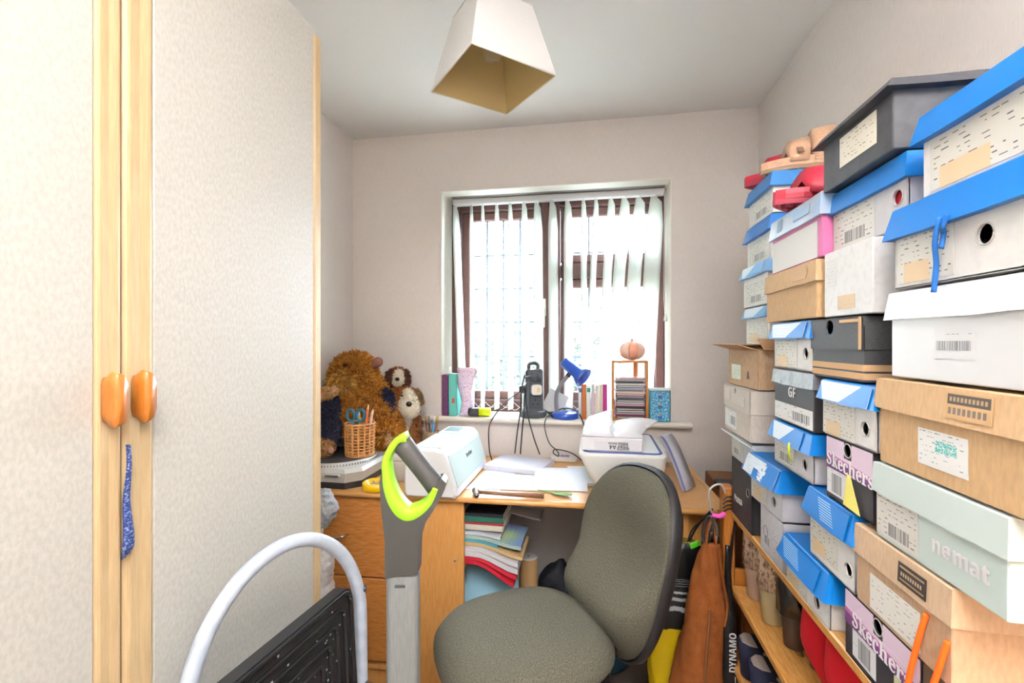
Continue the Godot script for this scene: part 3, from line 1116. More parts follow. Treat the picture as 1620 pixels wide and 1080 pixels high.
# X: x of the printed end; far, near: its extent in depth; y0, h: base and height
func shoebox(label: String, X: float, far: float, near: float, y0: float, h: float, o: Dictionary) -> Node3D:
	var w := far - near - 0.006
	var L: float = o.get("L", 0.285)
	var b := thing(o.get("name", "shoe_box"), label, "shoe box", V(X + L / 2, y0, (far + near) / 2), o.get("yaw", 0.0), BG)
	var lh: float = o.get("lid", 0.035)
	var H := h - 0.0015
	var body: Material = o.body
	var st := S()
	var t := 0.0025
	if o.get("open", false) or o.has("hole"):
		if o.has("hole") and o.has("lidm"):
			H = H - lh * 0.2
		cb(st, Vector3(0, t / 2, 0), Vector3(L, t, w), 0.0005)
		if o.has("hole"):
			holed_wall(st, -L / 2, w, 0.0, H, o.hole[0], o.hole[1], 0.0108)
		else:
			cb(st, Vector3(-L / 2 + t / 2, H / 2, 0), Vector3(t, H, w), 0.0008)
		if o.has("hole") and not o.has("lidm"):
			cb(st, Vector3(0, H - t / 2, 0), Vector3(L, t, w), 0.0005)
		cb(st, Vector3(L / 2 - t / 2, H / 2, 0), Vector3(t, H, w), 0.0008)
		cb(st, Vector3(0, H / 2, -w / 2 + t / 2), Vector3(L, H, t), 0.0008)
		cb(st, Vector3(0, H / 2, w / 2 - t / 2), Vector3(L, H, t), 0.0008)
		H = h - 0.0015
	else:
		var bt: float = H - (lh * 0.6 if o.has("lidm") else 0.0)
		cb(st, Vector3(0, bt / 2, 0), Vector3(L, bt, w), 0.0015)
	part(b, "body", st, body)
	var lidn: Node3D = null
	if o.has("lidm"):
		var fl: float = o.get("flare", 0.006)
		if o.has("lidhole"):      # a hollow lid whose end is cut by a finger notch
			st = S()
			var lw := w + 0.005
			var ll := L + 0.005
			holed_wall(st, -ll / 2, lw, 0.0, lh, o.lidhole[0], o.lidhole[1], o.lidhole[2])
			cb(st, Vector3(ll / 2 - t / 2, lh / 2, 0), Vector3(t, lh, lw), 0.0008)
			cb(st, Vector3(0, lh / 2, -lw / 2 + t / 2), Vector3(ll, lh, t), 0.0008)
			cb(st, Vector3(0, lh / 2, lw / 2 - t / 2), Vector3(ll, lh, t), 0.0008)
			cb(st, Vector3(0, lh - t / 2, 0), Vector3(ll, t, lw), 0.0008)
		else:
			st = lid_st(L, w, lh, fl, 0.0022, int(absf(X + far * 7 + y0 * 31) * 1000))
		lidn = part(b, "lid", st, o.lidm, Transform3D(I3, Vector3(0, H - lh, 0)))
		if o.has("lidprint"):
			for q in o.lidprint:      # [material, z, y, w, h, name]
				var tilt := atan2(fl, lh)
				var bb := FACE_MX * Basis(Vector3.RIGHT, -tilt)
				var py: float = q[2]
				var px := -(L / 2 + 0.0022 + fl * (1.0 - py / lh) + fl * 0.14 + 0.0012)
				plate(lidn, q[5], q[3], q[4], q[0], Transform3D(bb, Vector3(px, py, q[1])))
	for q in o.get("print", []):   # on the end: [material, z, y, w, h, name]
		plate(b, q[5], q[3], q[4], q[0], Transform3D(FACE_MX, Vector3(-L / 2 - 0.0009, q[2], q[1])))
	if o.has("hole"):
		st = S(false)
		var ring := []
		for i in 17:
			ring.append(Vector3(-L / 2 - 0.0008, o.hole[1] + sin(TAU * i / 16) * 0.0112, o.hole[0] + cos(TAU * i / 16) * 0.0112))
		tube(st, ring, 0.0009, 5)
		part(b, "hole_rim", st, M("cfccc8", 0.7))
		if o.has("inside"):
			st = S()
			cb(st, Vector3(0.0, 0.034, 0.045), Vector3(L - 0.009, 0.062, w * 0.5), 0.012)
			part(b, "red_shoe", st, M(o.inside, 0.6))
	return b

func build_boxes() -> void:
	var bluem := M(BLUE, 0.38)
	var white := N(["dedbd6", "e6e4e0", "eae8e5"], Vector3.ONE * 3, 0.6, 0.02, 3, 61)
	var grey := N(["c9c6cc", "d2cfd4", "d7d5d9"], Vector3.ONE * 3, 0.6, 0.02, 3, 62)
	var kraft := N(["c59a68", "cda473", "d3ad7e"], Vector3(6, 2, 6), 0.75, 0.04, 4, 63)
	var kraft2 := N(["b99673", "c3a17e", "cba987"], Vector3(6, 2, 6), 0.75, 0.04, 4, 64)
	var beige := N(["c9bcaf", "d1c5b8", "d6cbbf"], Vector3(6, 2, 6), 0.75, 0.04, 4, 65)
	var black := M("38373a", 0.5)
	var charcoal := N(["3c3c3f", "47474a", "515154"], Vector3(4, 20, 4), 0.6, 0.05, 4, 66)
	var mint := M("c9d8d3", 0.5)
	# end label: rows of sizes over a kraft sticker patch
	var sizes := label_pic(3, "dcd8ce", "55524f", 9, Rect2(), func(im: Image, _r): im.fill_rect(Rect2i(20, 74, 92, 54), Color("dfc49c")))
	var sizes2 := label_pic(9, "d9d6cf", "5d5a58", 8, Rect2(60, 76, 90, 40))
	var barl := label_pic(5, "f0efee", "2c2c2e", 7, Rect2(100, 40, 80, 62))
	var barb := label_pic(6, "e9e9ea", "303033", 8, Rect2(40, 30, 110, 80))
	var small := label_pic(7, "efe9d8", "6a6458", 7, Rect2())
	var greenl := label_pic(8, "dfe6d4", "51604f", 6, Rect2())
	var teal := label_pic(12, "efeeec", "7d8a90", 7, Rect2(), func(im: Image, r: RandomNumberGenerator):
		for i in 260:
			var p := Vector2i(70 + int(r.randf() * 80), 30 + int(r.randf() * 40))
			im.fill_rect(Rect2i(p, Vector2i(6, 2)), Color("4fb8b4")))
	# blue lids carry white bands of fine rules with a blue corner
	var rules := func(sd: int, cut: float, lines: int, lightb: bool) -> StandardMaterial3D:
		return T(picture(192, 64, func(im: Image):
			var b := Color("5fa6e2") if lightb else Color(BLUE)
			for y in 64:
				for x in 192:
					var c := b
					var inside := float(x) / 192.0 + float(y) / 64.0 * 0.35 < cut and float(x) / 192.0 - float(y) / 64.0 * 0.12 > -0.02 + sd * 0.02
					if inside:
						c = Color("e4eef8")
						if (y * lines / 64) != ((y + 1) * lines / 64):
							c = Color("8dbbe6")
					im.set_pixel(x, y, c)), 0.4)
	var fine := func(lo: float, hi: float) -> StandardMaterial3D:
		return T(picture(256, 64, func(im: Image):
			im.fill(Color(BLUE))
			for k in 9:
				var y := 5 + k * 6
				im.fill_rect(Rect2i(int((lo + k * 0.02) * 256), y, int((hi - lo) * 256), 2), Color("d5e8f8"))), 0.4)
	var s_lid := 0.036

	# --- column at the far end of the rack, d 1.25 .. 1.5
	var b := shoebox("tall black shoe box with pale grey lid flap open, standing on rack's far end", 0.402, 1.455, 1.275, 0.80, 0.165, {"body": black, "L": 0.29, "hole": [0.058, 0.10]})
	letters(b, "script_logo", "Puma", 0.020, M("e8e8e8", 0.5), Transform3D(FACE_MX * Basis(Vector3.BACK, 0.1), Vector3(-0.1458, 0.055, -0.025)), true, true)
	b = shoebox("pale grey shoe box with a raised white flap, on the tall black box", 0.402, 1.455, 1.275, 0.965, 0.068, {"body": N(["c3c8c8", "cdd2d2", "d4d8d8"], Vector3.ONE * 3, 0.6, 0.02, 3, 67), "L": 0.29, "print": [[sizes2, -0.045, 0.036, 0.075, 0.05, "size_label"]]})
	b.get_child(0)
	var st := S()
	cb(st, Vector3(-0.155, 0.066, 0.0), Vector3(0.045, 0.003, 0.18), 0.001, Basis(Vector3.BACK, -0.55))
	part(b, "open_flap", st, M("ecedee", 0.55))
	b = shoebox("beige shoe box with printed lid, under the open cardboard box", 0.395, 1.50, 1.265, 1.04, 0.135, {"body": beige, "lidm": N(["d3c8bc", "d9cfc4", "ded5ca"], Vector3(6, 2, 6), 0.75, 0.04, 4, 68), "lid": 0.062, "flare": 0.003, "L": 0.29, "lidhole": [-0.004, 0.050, 0.008],
		"print": [[barl, -0.055, 0.036, 0.11, 0.05, "size_label"]], "lidprint": [[label_pic(14, "d9cfc4", "4c4a4c", 4, Rect2()), 0.03, 0.028, 0.11, 0.024, "size_strip"], [label_pic(15, "e0d4cc", "a06a6a", 5, Rect2()), -0.075, 0.034, 0.055, 0.032, "brand_patch"]]})
	b = shoebox("open brown cardboard box with lifted flaps, on the beige shoe box", 0.405, 1.485, 1.265, 1.176, 0.102, {"name": "cardboard_box", "body": N(["bd9670", "c8a27c", "d3b08b"], Vector3(8, 2, 8), 0.8, 0.04, 4, 69), "open": true, "L": 0.29, "yaw": 3.0,
		"print": [[greenl, -0.045, 0.038, 0.07, 0.042, "green_sticker"]]})
	letters(b, "letter_mark", "A", 0.022, M("5a524c", 0.7), Transform3D(FACE_MX, Vector3(-0.1462, 0.033, 0.045)), true)
	var flap := M("b58c63", 0.8)
	for q in [[Vector3(-0.165, 0.108, 0), Vector3(0.06, 0.003, 0.20), Basis(Vector3.BACK, -0.28)], [Vector3(0, 0.116, 0.112), Vector3(0.28, 0.003, 0.05), Basis(Vector3.RIGHT, 0.6)], [Vector3(0, 0.108, -0.1), Vector3(0.28, 0.003, 0.06), Basis(Vector3.RIGHT, -0.2)]]:
		st = S()
		cb(st, q[0], q[1], 0.001, q[2])
		part(b, "flap", st, flap)
	# --- set back on top of it, against the wall
	var pale := M("7fb2e4", 0.45)
	var col_f := [
		["white shoe box with pale blue ruled lid, lowest of four against the wall", 0.462, 1.52, 1.325, 1.292, 0.108, pale, [rules.call(0, 0.9, 8, true)], 0.03],
		["white shoe box with light blue lid and barcode, second of four by the wall", 0.456, 1.525, 1.32, 1.4015, 0.12, pale, [rules.call(0, 0.62, 6, true)], 0.034],
		["torn white shoe box with plain mid blue lid, third of four by the wall", 0.468, 1.53, 1.33, 1.523, 0.12, M("1a6fc0", 0.45), [], 0.042],
		["white shoe box with dull blue lid carrying the pale sandals, topmost by the wall", 0.472, 1.525, 1.33, 1.645, 0.112, M("3a82c6", 0.45), [], 0.042]]
	for q in col_f:
		b = shoebox(q[0], q[1], q[2], q[3], q[4], q[5], {"body": white, "lidm": q[6], "lid": q[8], "flare": 0.010, "L": 0.24, "print": [[sizes if q[4] < 1.35 else sizes2, 0, 0.036, 0.165, 0.062, "size_label"]],
			"lidprint": [[q[7][0], 0, q[8] * 0.5, 0.18, q[8] * 0.92, "ruled_print"]] if q[7] else []})
	# --- second column, d 0.9 .. 1.29
	b = shoebox("lidless pale grey shoe box with round emblem, lowest behind the blue lids", 0.402, 1.218, 1.078, 0.80, 0.108, {"body": grey, "open": true, "print": [[label_pic(21, "d2cfd4", "6d6b70", 6, Rect2(20, 70, 60, 40)), 0.0, 0.045, 0.1, 0.06, "size_label"]], "L": 0.29})
	st = S(false)
	var circ := []
	for i in 25:
		circ.append(Vector3(-0.146, 0.052 + sin(TAU * i / 24) * 0.013, -0.03 + cos(TAU * i / 24) * 0.013))
	tube(st, circ, 0.0007, 5)
	part(b, "round_emblem", st, M("6a686c", 0.6))
	b = shoebox("grey shoe box with crumpled blue lid torn white, over the far shelf end", 0.398, 1.268, 1.085, 0.91, 0.112, {"body": grey, "lidm": bluem, "lid": 0.046, "flare": 0.016, "hole": [0.05, 0.03], "yaw": 2.0, "L": 0.285,
		"print": [[sizes, -0.035, 0.036, 0.09, 0.06, "size_label"]],
		"lidprint": [[T(picture(192, 64, func(im: Image):
			var nz := FastNoiseLite.new()
			nz.seed = 4
			nz.frequency = 0.03
			for y in 64:
				for x in 192:
					var e := 130.0 - y * 0.2 + nz.get_noise_2d(x, y) * 40.0
					var c := Color(BLUE)
					if x < e and not (y > 34 and x > 60 and x < 96 + nz.get_noise_2d(y * 3, 4) * 20):
						c = Color("e8eef6").lerp(Color("a9c6e6"), clampf(nz.get_noise_2d(x * 0.6, y * 9) * 1.4, 0, 0.5))
					im.set_pixel(x, y, c)), 0.5), 0.0, 0.023, 0.178, 0.044, "torn_print"]]})
	b = shoebox("white shoe box with blue ruled lid and a yellow lace hanging out", 0.402, 1.128, 0.938, 1.034, 0.094, {"body": grey, "lidm": bluem, "lid": 0.036, "flare": 0.010, "print": [[sizes2, -0.04, 0.034, 0.10, 0.056, "size_label"]],
		"lidprint": [[rules.call(2, 0.72, 7, false), -0.01, 0.018, 0.15, 0.034, "ruled_print"]], "hole": [0.058, 0.028]})
	st = S(false)
	tube(st, [Vector3(-0.156, 0.062, 0.022), Vector3(-0.157, 0.045, 0.020), Vector3(-0.150, 0.024, 0.014)], 0.0035, 6, 0.5)
	part(b, "shoelace", st, M("d8ee2a", 0.6))
	b = shoebox("black shoe box with silver lid and white GF emblem", 0.402, 1.128, 0.935, 1.1295, 0.112, {"body": black, "lidm": N(["56565a", "8b8b90", "6a6a6e", "47474a"], Vector3(3, 3, 3), 0.3, 0.02, 3, 70), "lid": 0.03, "flare": 0.003, "print": [[barl, 0.0, 0.022, 0.18, 0.036, "barcode_label"]]})
	letters(b, "emblem", "GF", 0.022, M("f0f0f0", 0.5), Transform3D(FACE_MX, Vector3(-0.1438, 0.066, 0.0)), true)
	b = shoebox("white shoe box with blue and white ruled lid, between black and brown boxes", 0.404, 1.135, 0.945, 1.243, 0.099, {"body": white, "lidm": bluem, "lid": 0.034, "flare": 0.008, "hole": [0.066, 0.034], "print": [[sizes, -0.03, 0.032, 0.11, 0.058, "size_label"]],
		"lidprint": [[rules.call(0, 0.86, 6, false), -0.004, 0.016, 0.165, 0.03, "ruled_print"]]})
	b = shoebox("plain brown kraft shoe box with stamped lid, under the pink and white box", 0.398, 1.165, 0.915, 1.3435, 0.108, {"body": kraft, "lidm": N(["c99f6e", "d1a97a", "d7b286"], Vector3(6, 2, 6), 0.75, 0.04, 4, 71), "lid": 0.040, "flare": 0.002,
		"lidprint": [[label_pic(33, "cba373", "8b8078", 5, Rect2()), 0.06, 0.02, 0.06, 0.022, "stamp"]]})
	b = shoebox("pink shoe box with white torn end and silver blue lid, under the red slide", 0.402, 1.142, 0.905, 1.4525, 0.118, {"body": M("cf6fa0", 0.55), "lidm": N(["a9bdd6", "b9c4d4", "8fbbe4"], Vector3(1.4, 1.4, 1.4), 0.3, 0.02, 2, 72), "lid": 0.042, "flare": 0.004,
		"print": [[M("ecebea", 0.7), -0.006, 0.034, 0.212, 0.066, "white_paper_patch"]],
		"lidprint": [[label_pic(34, "a3c0de", "5b86b8", 3, Rect2()), 0.045, 0.022, 0.07, 0.018, "size_strip"], [label_pic(35, "8fa9c6", "4a6fa2", 4, Rect2()), -0.06, 0.022, 0.022, 0.024, "brand_patch"]]})
	# --- third column, d 0.7 .. 1.06
	b = shoebox("grey shoe box with deep blue lid, lowest box beside the red shoes", 0.402, 1.062, 0.878, 0.80, 0.100, {"body": white, "lidm": bluem, "lid": 0.045, "flare": 0.014, "hole": [0.045, 0.026], "print": [[sizes, -0.04, 0.026, 0.09, 0.048, "size_label"]],
		"lidprint": [[fine.call(0.02, 0.45), -0.01, 0.022, 0.16, 0.040, "ruled_print"]]})
	b = shoebox("white shoe box with long blue lid, under the purple and black box", 0.402, 0.955, 0.80, 0.905, 0.126, {"body": white, "lidm": bluem, "lid": 0.046, "flare": 0.010, "hole": [0.058, 0.030], "print": [[sizes, -0.025, 0.04, 0.095, 0.06, "size_label"]],
		"lidprint": [[fine.call(0.28, 0.6), 0.0, 0.022, 0.14, 0.042, "ruled_print"]]})
	skechers("purple and black shoe box with white script, in the middle of the wall", 0.402, 0.893, 0.751, 1.032, 0.106, true)
	b = shoebox("white shoe box with blue ruled lid, between charcoal and purple boxes", 0.402, 0.90, 0.743, 1.139, 0.097, {"body": white, "lidm": bluem, "lid": 0.034, "flare": 0.008, "hole": [0.048, 0.030], "print": [[sizes, -0.03, 0.030, 0.10, 0.056, "size_label"]],
		"lidprint": [[rules.call(1, 0.82, 6, false), -0.002, 0.016, 0.15, 0.031, "ruled_print"]]})
	b = shoebox("charcoal ribbed shoe box with tan bands and notched lid", 0.402, 0.945, 0.775, 1.2375, 0.103, {"body": charcoal, "lidm": N(["3e3e41", "4a4a4d", "545457"], Vector3(4, 20, 4), 0.6, 0.05, 4, 66), "lid": 0.052, "flare": 0.002, "lidhole": [-0.015, 0.037, 0.0125]})
	for yy in [0.009, 0.022]:
		st = S()
		cb(st, Vector3(0, yy, 0), Vector3(0.2866, 0.010, 0.1656), 0.0004)
		part(b, "tan_band", st, M("cda475", 0.7))
	st = S()
	cb(st, Vector3(-0.1475, 0.075, 0.081), Vector3(0.002, 0.05, 0.006), 0.0005)
	cb(st, Vector3(-0.1475, 0.095, 0.05), Vector3(0.0016, 0.005, 0.055), 0.0004)
	part(b, "tan_edge", st, M("cfa87c", 0.7))
	shoebox("plain white shoe box with small kraft sticker, over the charcoal box", 0.402, 0.902, 0.752, 1.342, 0.113, {"body": N(["d9d9d9", "e3e2e1", "e8e7e6"], Vector3.ONE * 4, 0.5, 0.03, 3, 73), "print": [[label_pic(41, "d9bf98", "a8875c", 3, Rect2()), 0.0, 0.022, 0.05, 0.022, "kraft_sticker"], [label_pic(42, "e4e4e3", "b0b0b0", 7, Rect2()), -0.045, 0.075, 0.03, 0.045, "faint_label"]]})
	b = shoebox("white shoe box with bright blue lid and red finger hole", 0.420, 0.903, 0.706, 1.4565, 0.104, {"body": grey, "lidm": bluem, "lid": 0.036, "flare": 0.006, "hole": [0.075, 0.045], "inside": "b51f2c", "print": [[sizes2, -0.04, 0.034, 0.12, 0.062, "size_label"]]})
	# black big box on top
	b = shoebox("big black shoe box with overhanging lid and cream label, on top of the wall", 0.402, 0.905, 0.706, 1.562, 0.098, {"body": N(["3b3c40", "44454a", "4c4d52"], Vector3.ONE * 3, 0.45, 0.02, 3, 74), "lidm": M("3d3e43", 0.45), "lid": 0.016, "flare": 0.012, "L": 0.30,
		"print": [[small, 0.01, 0.048, 0.10, 0.048, "cream_label"]]})
	# --- nearest column, d 0.48 .. 0.83
	skechers("purple and black shoe box with white script, lowest beside the orange laces", 0.402, 0.832, 0.652, 0.80, 0.104, false)
	b = shoebox("brown kraft shoe box with white label, black sticker and orange laces", 0.400, 0.795, 0.598, 0.905, 0.118, {"body": kraft2, "lidm": N(["c7a481", "cfad8b", "d6b696"], Vector3(6, 2, 6), 0.75, 0.04, 4, 75), "lid": 0.044, "flare": 0.002, "L": 0.29,
		"print": [[label_pic(43, "e9e6df", "8a8580", 7, Rect2()), -0.008, 0.032, 0.105, 0.05, "size_label"]],
		"lidprint": [[T(picture(128, 40, func(im: Image):
			im.fill(Color("3a322c"))
			im.fill_rect(Rect2i(8, 6, 112, 4), Color("b69674"))
			for k in 9:
				im.fill_rect(Rect2i(14 + k * 11, 17, 7, 8), Color("c9ac8c"))
			im.fill_rect(Rect2i(8, 31, 112, 3), Color("b69674"))), 0.6), 0.035, 0.021, 0.052, 0.026, "black_sticker"]]})
	var lace := M("ff6a14", 0.7)
	for q in [[0.058, 0.030, -0.062], [0.092, 0.018, -0.060]]:
		st = S(false)
		tube(st, spline([Vector3(-0.147, q[1] + 0.035, q[0]), Vector3(-0.152, q[1], q[0] - 0.006), Vector3(-0.155, -0.045, q[0] - 0.022), Vector3(-0.157, -0.10, q[0] - 0.018)], 6), 0.0034, 7)
		part(b, "shoelace", st, lace)
	b = shoebox("pale mint shoe box with faint white name and barcode label", 0.400, 0.746, 0.526, 1.024, 0.106, {"body": mint, "lidm": M("d0ddd9", 0.5), "lid": 0.042, "flare": 0.002, "L": 0.30, "print": [[sizes2, -0.062, 0.033, 0.085, 0.056, "size_label"]]})
	letters(b, "brand_name", "nemat", 0.020, M("e6e2e4", 0.6), Transform3D(FACE_MX, Vector3(-0.1512, 0.035, 0.045)), true)
	b = shoebox("large brown kraft shoe box with teal scribbled label and stamped lid", 0.400, 0.738, 0.495, 1.1315, 0.119, {"body": kraft, "lidm": N(["c99f6e", "d1a97a", "d7b286"], Vector3(6, 2, 6), 0.75, 0.04, 4, 71), "lid": 0.042, "flare": 0.003, "L": 0.30,
		"print": [[teal, 0.0, 0.040, 0.078, 0.044, "scribbled_label"]],
		"lidprint": [[T(picture(128, 48, func(im: Image):
			im.fill(Color("c9a273"))
			im.fill_rect(Rect2i(4, 4, 120, 18), Color("57504a"))
			for k in 10:
				im.fill_rect(Rect2i(10 + k * 11, 9, 7, 8), Color("b39470"))
			for k in 8:
				im.fill_rect(Rect2i(8 + k * 14, 28, 9, 12), Color("7a7068"))), 0.7), 0.045, 0.022, 0.062, 0.030, "stamp"]]})
	b = shoebox("glossy white shoe box with a long barcode, between brown and blue lidded boxes", 0.400, 0.712, 0.485, 1.253, 0.114, {"body": M("e3e3e5", 0.3), "lidm": M("e8e8ea", 0.25), "lid": 0.036, "flare": 0.004, "L": 0.30, "print": [[label_pic(44, "e6e6e8", "4b4b4f", 1, Rect2(16, 40, 160, 46)), 0.0, 0.042, 0.06, 0.03, "barcode_label"]]})
	b = shoebox("white shoe box with bright blue lid and blue laces over its end", 0.400, 0.704, 0.475, 1.3695, 0.108, {"body": white, "lidm": bluem, "lid": 0.040, "flare": 0.008, "hole": [0.034, 0.042, ], "L": 0.30, "print": [[sizes, -0.055, 0.036, 0.095, 0.06, "size_label"]]})
	for q in [[-0.012, 0.0], [0.0, 0.035]]:
		st = S(false)
		tube(st, spline([Vector3(-0.162, 0.072, q[0]), Vector3(-0.163, 0.045 + q[1] * 0.4, q[0] - 0.006), Vector3(-0.1565, 0.02 + q[1], q[0] - 0.014), Vector3(-0.158, -0.012 + q[1] * 1.4, q[0] - 0.016)], 6), 0.0028, 7)
		part(b, "shoelace", st, M("1667b8", 0.6))
	b = shoebox("white shoe box with bright blue lid, highest of the nearest stack", 0.408, 0.664, 0.44, 1.479, 0.106, {"body": white, "lidm": bluem, "lid": 0.036, "flare": 0.008, "L": 0.30, "print": [[sizes, -0.02, 0.034, 0.15, 0.06, "size_label"]]})

func skechers(label: String, X: float, far: float, near: float, y0: float, h: float, hi: bool) -> void:
	var b := shoebox(label, X, far, near, y0, h, {"body": M("3b383d", 0.5), "hole": [0.0, h - 0.0135], "print": [[label_pic(51, "e8e8ea", "35353a", 2, Rect2(50, 20, 100, 96)), -0.035, 0.030, 0.06, 0.042, "barcode_label"]]})
	var w := far - near
	var lilac := M("e6cfe2", 0.5)
	for q in [-1.0, 1.0]:
		plate(b, "lilac_print", w / 2 - 0.0155, 0.0255, lilac, Transform3D(FACE_MX, Vector3(-0.1434, h - 0.0150, q * (w / 2 + 0.0075) / 2)))
	plate(b, "purple_print", w - 0.008, h * 0.5 - 0.0268, T(picture(128, 64, func(im: Image):
		for y in 64:
			for x in 128:
				var e := 10.0 + x * 0.18
				im.set_pixel(x, y, Color("e6cfe2") if y < e - 8 else (Color("c06fa8") if y < e + 10 else Color("7d4884"))))), Transform3D(FACE_MX, Vector3(-0.1438, h * 0.74 - 0.0134, 0)))
	letters(b, "script_name", "Skechers", 0.0225, M("f6f2f6", 0.4), Transform3D(FACE_MX * Basis(Vector3.BACK, -0.05), Vector3(-0.1446, h * 0.61, 0.004)), true, true, true)
	var st: SurfaceTool
	if hi:
		st = S()
		prism(st, [Vector2(-0.012, -0.02), Vector2(0.020, -0.028), Vector2(0.002, 0.026), Vector2(-0.004, 0.030)], 0, 0.0012, Transform3D(FACE_MX * Basis(Vector3.UP, 0.25), Vector3(-0.150, 0.030, 0.02)))
		part(b, "yellow_note", st, M("e9df7a", 0.6))
	else:
		plate(b, "green_label", 0.03, 0.042, label_pic(52, "c9cf9c", "f2f2ee", 3, Rect2()), Transform3D(FACE_MX, Vector3(-0.1438, 0.028, 0.052)))

# ---------------------------------------------------------------- office chair
func pad(rw: float, rh: float, e: float, rings: int, seg: int, prof: Callable) -> Array:
	# superellipse pad as rings from rim to centre; prof(u, x, y) gives height
	var out := []
	for i in rings + 1:
		var u := 1.0 - float(i) / rings * 0.995
		var r := PackedVector3Array()
		for j in seg:
			var a := TAU * j / seg
			var c := cos(a)
			var s := sin(a)
			var x := signf(c) * pow(absf(c), 2.0 / e) * rw * u
			var y := signf(s) * pow(absf(s), 2.0 / e) * rh * u
			r.append(Vector3(x, prof.call(u, x, y), y))
		out.append(r)
	return out

